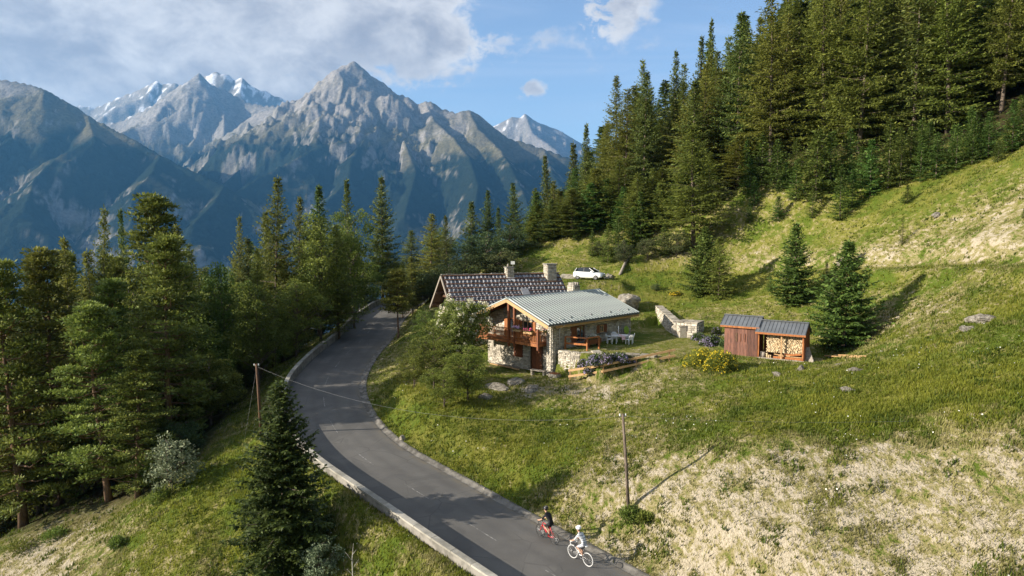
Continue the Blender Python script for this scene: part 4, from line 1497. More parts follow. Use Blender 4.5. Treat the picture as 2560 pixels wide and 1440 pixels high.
def conifer(seed, h=20.0, r=3.2, z0=.06, mat=None, bark=None, sl=.45, dz=.5, nb=6, pitch=(-18, 40), curve=.16, hang=.35, prof=.85, gap=.12, sparse=1.0, wide=.30, ragged=.25, bare=0.0, tr=.013, tip=.5):
    """whorled conifer: branches with side twigs set with short shoots"""
    rg = np.random.default_rng(seed)
    O = []; Dn = []; L = []; T = []
    limbs = []
    z = h * z0
    ph = 0.0
    while z < h * .985:
        t_ = z / h
        nbr = nb if t_ < .85 else max(4, nb - 1)
        tl = (t_ - z0) / (1 - z0)
        low = min(1.0, .55 + tl * 3.5)
        Lb0 = (r * ((1 - t_) ** prof) * low + .12 * (1 - t_)) * (1 - tip * float(sstep(np.array(t_), .62, 1.0)))
        for b in range(nbr):
            if rg.random() < gap:
                continue
            a = ph + 2 * math.pi * b / nbr + rg.uniform(-.35, .35)
            Lb = Lb0 * rg.uniform(1 - ragged * 1.4, 1 + ragged * .6) + .08
            zb = z + rg.uniform(-.4, .4) * dz
            pt = R_(pitch[0] + (pitch[1] - pitch[0]) * t_ ** 1.6 + rg.uniform(-7, 7))
            dh = np.array([math.cos(a), math.sin(a), 0])
            per = np.array([-math.sin(a), math.cos(a), 0])
            cv_ = curve * rg.uniform(.6, 1.4)

            def bp(s):
                s = np.asarray(s)
                return dh * (Lb * s * math.cos(pt))[..., None] + np.array([0, 0, 1.0]) * (zb + Lb * (s * math.sin(pt) + cv_ * s * s))[..., None]
            ns = max(3, int(Lb / (sl * .62) * sparse))
            s = np.linspace(.12 + bare, 1, ns) + rg.uniform(-.02, .02, ns)
            C = bp(s)
            if rg.random() < .35 and Lb > 1.0:
                limbs.append(([tuple(bp(np.array(q))) for q in (0.0, .4, .8)], [.035 * Lb / 2, .022 * Lb / 2, .008]))
            # side twig axes
            tlen = np.maximum(Lb * .42 * (1.05 - s), sl * .55) * rg.uniform(.7, 1.2, ns)
            for sd in (-1, 1):
                ang = rg.uniform(R_(38), R_(68), ns)
                ax = dh * np.cos(ang)[:, None] + per * (sd * np.sin(ang))[:, None]
                ax[:, 2] += rg.uniform(-.35, .05, ns) * hang * 2
                ax = norm(ax)
                m = np.maximum(1, np.ceil(tlen / (sl * .75)).astype(int))
                ii = np.repeat(np.arange(ns), m)
                q = np.concatenate([(np.arange(k) + .15) / k for k in m])
                base = C[ii] + ax[ii] * (q * tlen[ii])[:, None]
                n = len(ii)
                # two shoots per spot: one along the twig, one off it / hanging
                d1 = norm(ax[ii] + rg.normal(0, .25, (n, 3)))
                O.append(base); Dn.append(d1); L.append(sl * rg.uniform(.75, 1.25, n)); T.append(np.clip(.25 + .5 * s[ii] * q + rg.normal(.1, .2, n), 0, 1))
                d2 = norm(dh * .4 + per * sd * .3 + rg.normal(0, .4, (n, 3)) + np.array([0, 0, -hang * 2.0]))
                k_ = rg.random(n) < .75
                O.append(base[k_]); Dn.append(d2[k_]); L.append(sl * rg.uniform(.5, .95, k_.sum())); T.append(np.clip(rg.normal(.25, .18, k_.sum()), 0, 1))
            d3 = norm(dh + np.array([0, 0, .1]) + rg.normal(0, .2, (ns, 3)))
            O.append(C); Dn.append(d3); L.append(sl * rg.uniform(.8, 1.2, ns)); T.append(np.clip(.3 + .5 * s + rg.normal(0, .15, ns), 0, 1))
        ph += rg.uniform(.3, 1.1)
        z += dz * rg.uniform(.8, 1.2) * (1.15 - .5 * t_)
    # leader
    O.append(np.array([[0, 0, h - sl], [0, 0, h - sl * .5]])); Dn.append(np.array([[0, 0, 1.0], [0.1, 0, 1.0]])); L.append(np.array([sl, sl])); T.append(np.array([.6, .6]))
    O = np.concatenate(O); Dn = np.concatenate(Dn); L = np.concatenate(L); T = np.concatenate(T)
    pk = shoots(rg, O, Dn, L, L * wide * rg.uniform(.7, 1.3, len(L)), T)
    return dict(h=h, r=r, crown=crown_mesh('crown', [pk], mat), trunk=trunk_mesh(h * .985, h * tr, bark, seed, .008, limbs))


def pine(seed, h=20.0, r=3.0, z0=.34, mat=None, bark=None, sl=.34, nbr=46, pads=(3, 6), npad=46, flat=.34):
    """Scots pine: bare lower stem, plates of needle tufts on crooked limbs"""
    rg = np.random.default_rng(seed)
    O = []; Dn = []; L = []; T = []; limbs = []
    for b in range(nbr):
        t_ = z0 + (1 - z0) * ((b + rg.uniform(0, 1)) / nbr)
        zb = h * t_ * .97
        u = (t_ - z0) / (1 - z0)
        Lb = r * (1.05 - u) ** .6 * rg.uniform(.55, 1.1) * (.65 + .9 * min(u * 3, .4))
        a = b * 2.4 + rg.uniform(-.6, .6)
        pt = R_(-8 + 42 * u ** 1.5 + rg.uniform(-12, 14))
        dh = np.array([math.cos(a), math.sin(a), 0]); per = np.array([-math.sin(a), math.cos(a), 0])
        pA = np.array([0, 0, zb]); pB = pA + dh * Lb * .55 * math.cos(pt) + np.array([0, 0, Lb * .5 * math.sin(pt)]) + per * rg.uniform(-.2, .2)
        pC = pA + dh * Lb * math.cos(pt) + np.array([0, 0, Lb * (math.sin(pt) + .16)])
        limbs.append(([tuple(pA), tuple(pB), tuple(pC)], [.05 + .015 * Lb, .03 + .006 * Lb, .012]))
        for p in range(rg.integers(*pads)):
            q = rg.uniform(.35, 1.05)
            c = (pA * (1 - q) + pC * q) + per * rg.normal(0, .22 * Lb) + np.array([0, 0, rg.uniform(0, .35)])
            rad = rg.uniform(.38, .75) * (r / 3) ** .5
            n = int(npad * rg.uniform(.7, 1.2))
            dd = norm(rg.normal(size=(n, 3)) * np.array([1, 1, .7]) + np.array([0, 0, .35]))
            O.append(c + dd * np.array([1, 1, flat]) * rad * rg.uniform(.35, 1, n)[:, None]); Dn.append(norm(dd + rg.normal(0, .35, (n, 3)) + np.array([0, 0, .3])))
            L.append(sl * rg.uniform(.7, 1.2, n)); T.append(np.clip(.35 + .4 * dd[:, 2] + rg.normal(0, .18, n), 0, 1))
    O = np.concatenate(O); Dn = np.concatenate(Dn); L = np.concatenate(L); T = np.concatenate(T)
    pk = shoots(rg, O, Dn, L, L * .42 * rg.uniform(.7, 1.3, len(L)), T)
    return dict(h=h, r=r, crown=crown_mesh('crown', [pk], mat), trunk=trunk_mesh(h * .97, h * .0145, bark, seed, .03, limbs))


def broadleaf(seed, h=10.0, r=3.0, z0=.2, mat=None, bark=None, leaf=.17, ncl=60, per=120, stems=1, lean=.0, cl=.75, blossom=None, nbl=0):
    """broad-leaved tree: limbs to leaf clumps filling an uneven crown"""
    rg = np.random.default_rng(seed)
    packs = []; limbs = []
    zc = h * (z0 + 1) / 2
    hz_ = h * (1 - z0) / 2
    C = []
    while len(C) < ncl:
        p = rg.uniform(-1, 1, 3)
        d = np.linalg.norm(p)
        lob = .78 + .30 * math.sin(3 * math.atan2(p[1], p[0]) + seed) * .5 + rg.uniform(-.12, .2)
        if d < lob and d > .25:
            C.append([p[0] * r, p[1] * r, zc + p[2] * hz_ * (1.0 if p[2] > 0 else .9)])
    C = np.array(C)
    V = []; T = []
    n = ncl * per
    ii = np.repeat(np.arange(ncl), per)
    rad = rg.uniform(.6, 1.25, ncl) * cl * (r / 3)
    dd = norm(rg.normal(size=(n, 3)))
    O = C[ii] + dd * (rad[ii] * rg.uniform(.3, 1, n) ** .5)[:, None] * np.array([1, 1, .75])
    dr = norm(dd * .6 + rg.normal(0, .8, (n, 3)) + np.array([0, 0, -.15]))
    ls = leaf * rg.uniform(.6, 1.3, n)
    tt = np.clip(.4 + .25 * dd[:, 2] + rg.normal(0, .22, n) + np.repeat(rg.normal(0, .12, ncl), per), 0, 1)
    e = norm(np.cross(dr, rg.normal(size=(n, 3))))
    V = np.stack([O, O + dr * ls[:, None] * .5 + e * ls[:, None] * .33, O + dr * ls[:, None], O + dr * ls[:, None] * .5 - e * ls[:, None] * .33], 1).reshape(-1, 3)
    packs.append((V, np.arange(4 * n).reshape(n, 4), np.repeat(tt, 4)))
    for c in C[::2]:
        z_ = max(h * .12, c[2] - np.hypot(c[0], c[1]) * .9)
        m_ = (np.array([0, 0, z_]) + c) / 2 + rg.normal(0, .1, 3)
        limbs.append(([(0, 0, z_), tuple(m_), tuple(c)], [.03 + h * .003, .02 + h * .0015, .008]))
    out = dict(h=h, r=r, crown=crown_mesh('crown', packs, mat), trunk=trunk_mesh(h * .9, h * .011, bark, seed, .03, limbs, 7))
    if blossom is not None:
        # flat flower heads on the outside of the clumps
        k = rg.integers(0, ncl, nbl)
        out_d = norm(C[k] - np.array([0, 0, zc - hz_ * .6]) + rg.normal(0, .8, (nbl, 3)))
        ce = C[k] + out_d * (rad[k] * 1.0)[:, None]
        m = 14
        cc = np.repeat(ce, m, 0) + rg.normal(0, .075, (nbl * m, 3))
        n = len(cc)
        d1 = norm(rg.normal(size=(n, 3))); e1 = norm(np.cross(d1, rg.normal(size=(n, 3))))
        s_ = .06 * rg.uniform(.6, 1.3, n)[:, None]
        V = np.stack([cc - d1 * s_, cc + e1 * s_, cc + d1 * s_, cc - e1 * s_], 1).reshape(-1, 3)
        out['blossom'] = crown_mesh('blossom', [(V, np.arange(4 * n).reshape(n, 4), np.repeat(rg.random(n), 4))], blossom)
    return out


LIB = {
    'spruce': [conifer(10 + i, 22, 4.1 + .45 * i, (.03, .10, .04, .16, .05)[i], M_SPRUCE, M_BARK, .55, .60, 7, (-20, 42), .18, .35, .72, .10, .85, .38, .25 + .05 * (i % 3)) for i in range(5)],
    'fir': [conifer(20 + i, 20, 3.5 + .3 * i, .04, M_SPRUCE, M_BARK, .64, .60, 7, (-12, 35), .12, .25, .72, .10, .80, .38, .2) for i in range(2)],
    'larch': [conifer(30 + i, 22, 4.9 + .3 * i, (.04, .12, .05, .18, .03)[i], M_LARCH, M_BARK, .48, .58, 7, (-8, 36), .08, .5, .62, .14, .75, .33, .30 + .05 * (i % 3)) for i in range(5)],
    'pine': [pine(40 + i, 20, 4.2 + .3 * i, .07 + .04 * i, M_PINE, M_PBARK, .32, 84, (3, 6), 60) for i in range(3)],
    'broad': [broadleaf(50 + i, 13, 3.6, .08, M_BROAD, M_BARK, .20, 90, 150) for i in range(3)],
    'willow': [broadleaf(60 + i, 6, 3.0, .02, M_WILLOW, M_BARK, .17, 70, 130) for i in range(2)],
    'young': [conifer(70 + i, 5, 1.25 + .12 * i, .03, M_YSPRUCE, M_BARK, .24, .26, 6, (-6, 46), .16, .2, .85, .08, 1.0, .36, .25) for i in range(4)],
    'lone': [conifer(90 + i, 9, 2.9 + .3 * i, .02, M_YSPRUCE, M_BARK, .34, .34, 8, (-8, 44), .16, .25, .80, .06, 1.05, .46, .25) for i in range(3)],
    'lonelarch': [conifer(95, 8, 2.3, .02, M_LARCH, M_BARK, .32, .36, 7, (-4, 40), .1, .4, .8, .1, .95, .34, .3)],
    'younglarch': [conifer(80 + i, 6, 1.2, .05, M_LARCH, M_BARK, .24, .30, 5, (-4, 40), .1, .4, .8, .15, .9, .28, .3) for i in range(2)],
}
NAMES = {'spruce': 'spruce_tree', 'fir': 'fir_tree', 'larch': 'larch_tree', 'pine': 'pine_tree', 'broad': 'broadleaf_tree', 'willow': 'leafy_shrub', 'young': 'young_spruce', 'younglarch': 'young_larch', 'lone': 'spruce_tree', 'lonelarch': 'larch_tree'}
CATS = {'willow': 'shrub'}
trng = random.Random(99)
TREES = []


def plant(T, name, x, y, h, wide=1.0, label=None, cat='tree', group=None, rz=None, sink=.05, lean=0.0, z=None):
    z = gz(x, y) if z is None else z
    e = empty(name, (x, y, z - sink), trng.uniform(0, 6.28) if rz is None else rz, label, cat, group)
    if lean:
        e.rotation_euler = (lean * math.cos(trng.uniform(0, 6.28)), lean * math.sin(trng.uniform(0, 6.28)), e.rotation_euler.z)
    sz = h / T['h']
    sxy = sz * wide
    for nm in ('trunk', 'crown', 'blossom'):
        if nm in T:
            link(nm, T[nm], None, e, scale=(sxy, sxy, sz))
    TREES.append((x, y, h))
    return e


def plant_px(kind, px, top, y, wide=1.0, label=None, group=None, var=None, cat=None, hmax=34, hmin=1.0):
    """tree whose tip stands on the bearing (px, top) at distance y"""
    p = at_y(px, top, y)
    h = min(max(p[2] - gz(p[0], y), hmin), hmax)
    T = LIB[kind][(var if var is not None else trng.randrange(len(LIB[kind]))) % len(LIB[kind])]
    if wide > 5:                      # crown width seen from the viewer
        wide = (wide / 2 / FPX * y) / (T['r'] * h / T['h'])
    return plant(T, NAMES[kind], p[0], y, h, wide, label, cat or CATS.get(kind, 'tree'), group, lean=.035)


def plant_base(kind, px, base, top, wide=1.0, label=None, group=None, var=None, cat=None):
    """tree whose foot is seen at (px, base) on the land"""
    p = on_ground(px, base)
    tp = at_y(px, top, p[1])
    T = LIB[kind][(var if var is not None else trng.randrange(len(LIB[kind]))) % len(LIB[kind])]
    return plant(T, NAMES[kind], p[0], p[1], max(.6, tp[2] - p[2]), wide, label, cat or CATS.get(kind, 'tree'), group)


# --- left wood
GLW = 'wood below the road'
for a in [
    ('pine', 20, 655, 50, 330, 'broad pine at the left picture edge with a dark leaning trunk'),
    ('pine', 112, 628, 53, 320, 'tall pine with an orange trunk beside the left edge'),
    ('spruce', 131, 598, 66, 80, 'pointed spruce tip rising behind the orange-trunked pine'),
    ('larch', 232, 512, 62, 170, 'airy pale larch with thin open top left of the broad dark crown'),
    ('spruce', 305, 515, 72, 90, 'narrow dark spruce tip between the pale larch and the broad crown'),
    ('pine', 375, 492, 66, 330, 'very broad dense crown rising highest over the left wood'),
    ('pine', 250, 760, 49, 300, 'lower pine in front of the left wood with flat needle plates'),
    ('pine', 330, 880, 48, 230, 'small flat-topped pine at the front edge of the left wood'),
    ('larch', 585, 535, 88, 110, 'faint pale larch standing behind the gap in the left wood'),
    ('larch', 672, 438, 78, 190, 'tall yellow-green larch with broad cone above the bend'),
    ('larch', 735, 490, 84, 130, 'shorter larch close behind the tall yellow-green one'),
    ('spruce', 790, 462, 104, 140, 'spruce top left of the dark narrow tip over the road wood'),
    ('spruce', 866, 446, 110, 90, 'dark narrow spruce tip above the pale green leafy crown'),
    ('spruce', 952, 438, 114, 130, 'tall dark spruce at the right end of the road wood'),
    ('broad', 880, 505, 88, 140, 'pale green leafy crown right of the road wood'),
    ('broad', 795, 520, 80, 170, 'leafy tree in the middle of the road wood'),
    ('larch', 840, 560, 82, 170, 'olive larch hanging over the upper road'),
    ('broad', 545, 640, 70, 160, 'rounded leafy tree in the dip of the left wood skyline'),
    ('broad', 640, 690, 66, 160, 'leafy tree under the tall yellow-green larch'),
    ('broad', 735, 690, 72, 160, 'bushy leafy tree beside the upper parapet'),
    ('spruce', 62, 640, 62, 200, 'dark spruce between the two leftmost pines'),
    ('larch', 180, 590, 58, 190, 'full green larch left of the pale airy one'),
    ('larch', 430, 560, 74, 180, 'green larch right behind the broad dark crown'),
    ('larch', 485, 610, 78, 170, 'green larch stepping down to the skyline dip'),
    ('spruce', 612, 590, 82, 130, 'dark spruce just left of the tall yellow-green larch'),
    ('broad', 460, 760, 60, 230, 'leafy tree in the dark heart of the left wood'),
    ('larch', 640, 620, 70, 150, 'larch with drooping boughs nearest the parapet bend'),
]:
    plant_px(a[0], a[1], a[2], a[3], a[4], a[5], GLW)
SKL = [(-200, 640), (0, 665), (60, 645), (130, 615), (190, 570), (230, 535), (290, 535), (370, 510), (440, 575), (480, 640), (540, 625), (600, 580), (672, 470), (730, 510), (790, 480), (865, 470), (900, 505), (950, 460), (985, 560), (1000, 640), (1040, 690)]
rg = random.Random(4)
n = 0
tries = 0
while n < 104 and tries < 6000:
    tries += 1
    x = rg.uniform(-78, -18); y = rg.uniform(49, 118)
    D1, _, _ = road_local([x], [y])
    if D1[0] < 9.0 + (2.5 if y < 75 else 0) or x < -.92 * y - 6:
        continue
    if y < 52 and x > -24:
        continue
    if 1280 + FPX * x / y > 740 and 84 < y < 108:
        continue
    if x > -38 and 48 < y < 80 and 1280 + FPX * x / y > 440 and rg.random() < .65:
        continue
    if any((x - q[0]) ** 2 + (y - q[1]) ** 2 < 2.5 ** 2 for q in TREES):
        continue
    px = 1280 + FPX * x / y
    top = np.interp(px, [p[0] for p in SKL], [p[1] for p in SKL]) + (rg.uniform(20, 170) if px < 640 else rg.uniform(35, 230))
    zt = at_y(px, top, y)[2]
    g = gz(x, y)
    h = zt - g
    if h < 4:
        continue
    h = min(h, 25)
    kind = rg.choices(['pine', 'spruce', 'larch', 'broad'], [3, 2, 4, 1.5] if px < 480 else [0.3, 2, 5, 3])[0]
    T = rg.choice(LIB[kind])
    lab = {'pine': 'pine standing inside the dense left wood', 'spruce': 'spruce standing inside the dense left wood', 'larch': 'larch standing inside the dense left wood', 'broad': 'leafy tree standing inside the dense left wood'}[kind]
    zone = 'beside the left edge' if px < 160 else 'below the pale larch' if px < 300 else 'below the broad dark crown' if px < 450 else 'in the skyline dip' if px < 610 else 'below the tall yellow-green larch' if px < 760 else 'above the upper road'
    lab = lab.replace('inside the dense left wood', ('at the front of' if y < 62 else 'in the middle of' if y < 85 else 'at the back of') + ' the left wood ' + zone)
    plant(T, NAMES[kind], x, y, h, rg.uniform(3.0, 4.6) / (T['r'] * h / T['h']), lab, 'tree', GLW, lean=.04)
    n += 1
# dark undergrowth at the wood edge
for (px, y, h, lab) in [(40, 52, 7, 'low leafy tree under the leftmost pine'), (150, 54, 8, 'low leafy tree under the orange-trunked pine'), (230, 56, 8, 'leafy tree below the pale airy larch'), (310, 55, 7, 'leafy tree behind the small flat-topped pine'), (380, 56, 7.5, 'leafy tree above the silvery shrub'), (450, 58, 7, 'leafy tree right above the silvery shrub'), (520, 58, 6.5, 'leafy tree left of the guy wire'), (90, 58, 9, 'taller leafy tree deep under the left pines')]:
    T = rg.choice(LIB['broad'])
    plant(T, 'broadleaf_tree', (px - 1280) / FPX * y * 1.01, y, h, .45 / (T['r'] / T['h']), lab, 'tree', 'leafy trees under the left wood')
for i in range(34):
    y = rg.uniform(49, 92)
    jj = int(np.argmin(np.abs(CL[:, 1] - y)))
    off = rg.uniform(6.5, 13.0)
    x = CL[jj, 0] + RN[jj, 0] * (HALF + off)
    y = CL[jj, 1] + RN[jj, 1] * (HALF + off)
    if y < 47:
        continue
    plant(rg.choice(LIB['willow'] + LIB['broad']), 'understorey_shrub', x, y, rg.uniform(2.0, 4.5), 1.1, 'low leafy shrub at the wood edge ' + ('near the pale utility pole' if y < 58 else 'beside the outside of the bend' if y < 70 else 'along the upper parapet'), 'shrub', 'shrubs along the wood edge')
for (x, y, h, k_, lab) in [(-23.5, 108, 9, 'broad', 'leafy tree closing the view at the far end of the road'), (-21, 114, 8, 'broad', 'leafy tree behind the far end of the parapet'), (-17.5, 119, 9, 'larch', 'larch standing straight beyond the road end'), (-13, 122, 8, 'broad', 'leafy tree beyond the road end on the right'), (-25.5, 101, 8, 'larch', 'larch beside the last stretch of parapet'), (-19, 111, 3.5, 'willow', 'shrub just behind the end of the parapet'), (-15.5, 116.5, 4, 'willow', 'shrub where the road turns out of sight'), (-22.5, 104, 4, 'willow', 'shrub under the last parapet larch')]:
    T = rg.choice(LIB[k_])
    plant(T, NAMES[k_], x, y, h, (.42 if k_ != 'willow' else .6) / (T['r'] / T['h']), lab, CATS.get(k_, 'tree'), 'trees at the far road end')
# slim pale stems at the far end of the upper road
for i, px in enumerate((852, 868, 884, 893)):
    plant_px('broad', px, 560 + 12 * i, 90 + i, 45, 'slim birch with a pale stem in the row above the upper road', 'birches by the upper road')
# --- wood behind the house
GBH = 'trees behind the old house'
for a in [
    ('larch', 1075, 533, 100, 140, 'bright green larch left of the old house ridge'),
    ('spruce', 1118, 538, 112, 75, 'dark spruce half hidden by the bright green larch'),
    ('spruce', 1178, 503, 116, 100, 'left one of the three pointed spruces behind the old house'),
    ('spruce', 1217, 476, 120, 95, 'middle one of the three pointed spruces behind the old house'),
    ('fir', 1246, 515, 124, 45, 'very thin spruce tip right of the middle pointed spruce'),
    ('spruce', 1290, 458, 120, 110, 'right one of the three pointed spruces behind the old house'),
    ('larch', 1030, 640, 97, 95, 'small yellow-green larch at the end of the upper road'),
    ('larch', 1005, 655, 95, 65, 'slim yellow larch nearest the upper road end'),
]:
    plant_px(a[0], a[1], a[2], a[3], a[4], a[5], GBH)
for (px, top, y, w_, lab) in [(1165, 615, 100, 120, 'rounded grey-green shrub left behind the old house ridge'), (1215, 580, 104, 160, 'largest rounded grey-green shrub behind the old house ridge'), (1275, 555, 108, 90, 'tall grey-green bush with bare stems behind the small chimney'),
                              (1250, 620, 100, 120, 'low grey-green shrub behind the small chimney'), (1120, 650, 96, 100, 'low dark shrub beside the bright green larch'), (1050, 660, 99, 100, 'dark shrub under the small yellow-green larch'), (1020, 690, 98, 90, 'dark shrub closing the far end of the road'), (1085, 670, 97, 100, 'dark shrub left of the old house gable'), (1310, 600, 110, 100, 'grey-green shrub at the foot of the right slope')]:
    plant_px('willow', px, top, y, w_, lab, 'grey-green shrubs behind the ridge')
# --- right hillside
GRH = 'forest on the right hillside'
for a in [
    ('larch', 1740, 312, 90, 225, 'broad olive larch standing in front of the right forest'),
    ('larch', 1660, 420, 106, 165, 'olive larch close left of the broad one on the slope'),
    ('larch', 1600, 430, 103, 140, 'green larch halfway down the forest edge above the car'),
    ('larch', 1545, 400, 108, 130, 'green larch leaning into the dark forest above the car'),
    ('larch', 1490, 450, 110, 120, 'lighter larch at the forest edge above the grassy knoll'),
    ('larch', 1430, 470, 112, 120, 'light larch left above the grassy knoll'),
    ('larch', 1385, 500, 111, 120, 'light larch at the lower left corner of the hillside forest'),
    ('larch', 1850, 330, 96, 160, 'olive larch standing left of the forest rocks'),
    ('spruce', 1785, 48, 128, 85, 'highest thin spruce spire on the forest skyline'),
    ('spruce', 1750, 92, 124, 80, 'thin spruce spire just left of the highest one'),
    ('spruce', 1690, 125, 122, 95, 'dark spruce spire in the middle of the sloping skyline'),
    ('larch', 1612, 150, 120, 115, 'feathery larch on the sloping skyline'),
    ('larch', 1548, 188, 118, 125, 'feathery larch with spreading boughs against the sky'),
    ('fir', 1466, 306, 122, 55, 'small lone spruce tip left of the feathery larches'),
    ('fir', 1440, 352, 124, 75, 'lower lone spruce tip at the start of the sloping skyline'),
    ('spruce', 1375, 388, 126, 85, 'spruce tip where the forest meets the blue mountain'),
    ('larch', 1340, 470, 122, 100, 'larch at the lower left end of the hillside forest'),
    ('larch', 1345, 505, 112, 110, 'lit larch at the foot of the hillside forest'),
    ('larch', 1930, 60, 100, 250, 'great larch with rust-green boughs above the forest rocks'),
    ('larch', 2050, 0, 104, 230, 'great larch with a bare broken stem above the young spruces'),
    ('larch', 2440, -40, 92, 230, 'great larch with a thick visible trunk near the right edge'),
    ('spruce', 2540, -60, 90, 230, 'dense dark spruce at the right picture edge'),
    ('broad', 2180, 150, 96, 190, 'green leafy tree in front of the tall conifers'),
]:
    plant_px(a[0], a[1], a[2], a[3], a[4], a[5], GRH)
SKR = [(1320, 520), (1370, 430), (1400, 400), (1460, 335), (1500, 260), (1550, 200), (1620, 160), (1690, 140), (1760, 100), (1800, 50), (1850, -30), (2000, -120), (2700, -220)]
FP = np.array([at_y(*p)[:2] for p in [(1335, 610, 110), (1480, 575, 108), (1620, 520, 102), (1780, 490, 97), (1950, 440, 91), (2250, 405, 85), (2700, 340, 73)]] + [(105, 85), (100, 150), (5, 152)])
n = 0; tries = 0
while n < 190 and tries < 9000:
    tries += 1
    x = rg.uniform(2, 95); y = rg.uniform(80, 150)
    if poly_sd(np.array([x]), np.array([y]), FP)[0] > 0:
        continue
    px = 1280 + FPX * x / y
    if px > 2750:
        continue
    if any((x - q[0]) ** 2 + (y - q[1]) ** 2 < (2.9 if y < 112 else 3.8) ** 2 for q in TREES):
        continue
    top = np.interp(px, [p[0] for p in SKR], [p[1] for p in SKR]) + rg.uniform(10, 150)
    h = at_y(px, top, y)[2] - gz(x, y)
    h = min(h, rg.uniform(22, 30))
    if h < 6:
        continue
    kind = rg.choices(['spruce', 'larch', 'fir'], [3, 7, 1.5])[0]
    lab = {'larch': 'tall larch in the dense forest on the right hillside', 'spruce': 'tall spruce in the dense forest on the right hillside', 'fir': 'slim fir in the dense forest on the right hillside'}[kind]
    zone = 'at its lower left end' if px < 1450 else 'above the parked car' if px < 1640 else 'behind the broad olive larch' if px < 1850 else 'above the forest rocks' if px < 2020 else 'above the young spruces' if px < 2200 else 'behind the leafy tree' if px < 2330 else 'near the thick visible trunk' if px < 2480 else 'by the right picture edge'
    lab = lab.replace('in the dense forest on the right hillside', ('in the front row' if y < 104 else 'in the middle rows' if y < 124 else 'in the back rows') + ' of the hillside forest ' + zone)
    T = rg.choice(LIB[kind])
    plant(T, NAMES[kind], x, y, h, max(.85, rg.uniform(3.8, 6.0) / (T['r'] * h / T['h'])), lab, 'tree', GRH, lean=.045)
    n += 1
for i in range(30):
    px = 1325 + 16 * i + rg.uniform(-8, 8)
    base = np.interp(px, [1320, 1400, 1480, 1560, 1620, 1700, 1800], [640, 598, 582, 580, 590, 560, 520]) - rg.uniform(0, 30)
    k_ = rg.choice(['lonelarch', 'lonelarch', 'lone', 'young', 'willow'])
    nm_ = {'lonelarch': 'small larch', 'lone': 'small spruce', 'young': 'young spruce', 'willow': 'green shrub'}[k_]
    plant_base(k_, px, base, base - rg.uniform(60, 150) * (.5 if k_ == 'willow' else 1), rg.uniform(.9, 1.4), nm_ + ' on the lower forest edge ' + ('at the grassy knoll' if px < 1470 else 'above the parked car' if px < 1620 else 'under the broad olive larch'), 'fringe of the hillside forest', cat='shrub' if k_ == 'willow' else 'tree')
# young conifers along the forest edge
GYS = 'young conifers at the forest edge'
for (px, base, top, w_, lab) in [
    (2100, 552, 418, 1.0, 'young spruce with a bare stem foot on the meadow edge'), (2130, 520, 425, 1.1, 'bushy young spruce touching the bare-stemmed one'), (2030, 545, 470, 1.1, 'low young spruce left of the bare-stemmed one'),
    (1945, 552, 490, 1.5, 'round bushy young spruce low on the slope'), (1873, 556, 500, .9, 'small young spruce near the broad larch'), (1885, 515, 440, .9, 'young spruce in the shade right of the broad larch'),
    (2268, 508, 462, 1.5, 'small bushy spruce alone at the edge of the dry slope'), (2495, 405, 350, 1.2, 'small dark spruce high on the right slope'), (2340, 445, 330, 1.1, 'young spruce in the dense row under the forest'),
    (2300, 455, 345, 1.0, 'bright young spruce below the dense forest'), (2390, 425, 310, 1.1, 'young spruce right in the upper row'), (2430, 410, 300, 1.0, 'slim young spruce in the upper row'),
    (2470, 395, 280, 1.1, 'tall young spruce close to the thick larch trunk'), (2220, 470, 300, 1.1, 'tall young spruce in the middle of the edge row'), (2250, 465, 330, 1.0, 'pointed young spruce in the middle of the edge row'),
    (2175, 490, 350, 1.1, 'young spruce below the leafy tree'), (2075, 480, 330, 1.2, 'blue-green young spruce below the great larches'), (2040, 500, 320, 1.3, 'bluish bushy pine among the young spruces'),
    (1990, 500, 400, 1.2, 'young spruce beside the forest rocks'), (2530, 380, 250, 1.1, 'young spruce in the row at the right edge'), (2515, 385, 300, 1.0, 'small young spruce in front of the right edge row'), (2150, 470, 380, 1.0, 'short young spruce deep in the edge row'),
    (1950, 480, 420, .9, 'little spruce just under the forest rocks'), (2558, 545, 520, 1.0, 'tiny spruce cut by the right picture edge')]:
    plant_base('young', px, base, top, w_, lab, GYS)
for i in range(26):
    px = rg.uniform(1850, 2560)
    base = np.interp(px, [1850, 1950, 2250, 2560], [500, 470, 430, 360]) + rg.uniform(-35, 20)
    plant_base('young', px, base, base - rg.uniform(60, 130), rg.uniform(.9, 1.3), 'young spruce crowded along the upper forest edge', GYS)
for (px, base, top, w_, lab, k_) in [(2255, 612, 540, 1.0, 'lone yellowish young spruce on the dry tan slope', 'younglarch'), (1985, 760, 556, 1.0, 'bushy dark spruce on the meadow above the sheds', 'lone'), (2112, 868, 600, 1.05, 'large open spruce right behind the log shed', 'lone'),
                             (1760, 738, 566, 1.0, 'dark green half of the pair of spruces on the meadow', 'lone'), (1796, 745, 590, 1.15, 'olive half of the pair of spruces on the meadow', 'lonelarch'), (2066, 700, 655, 1.1, 'tiny spruce between the two meadow spruces', 'young'),
                             (1925, 728, 690, 1.4, 'small low spruce left of the bushy dark one', 'young'), (2165, 702, 678, 1.3, 'seedling spruce up the slope behind the log shed', 'young')]:
    plant_base(k_, px, base, top, w_, lab, 'lone spruces on the meadow')
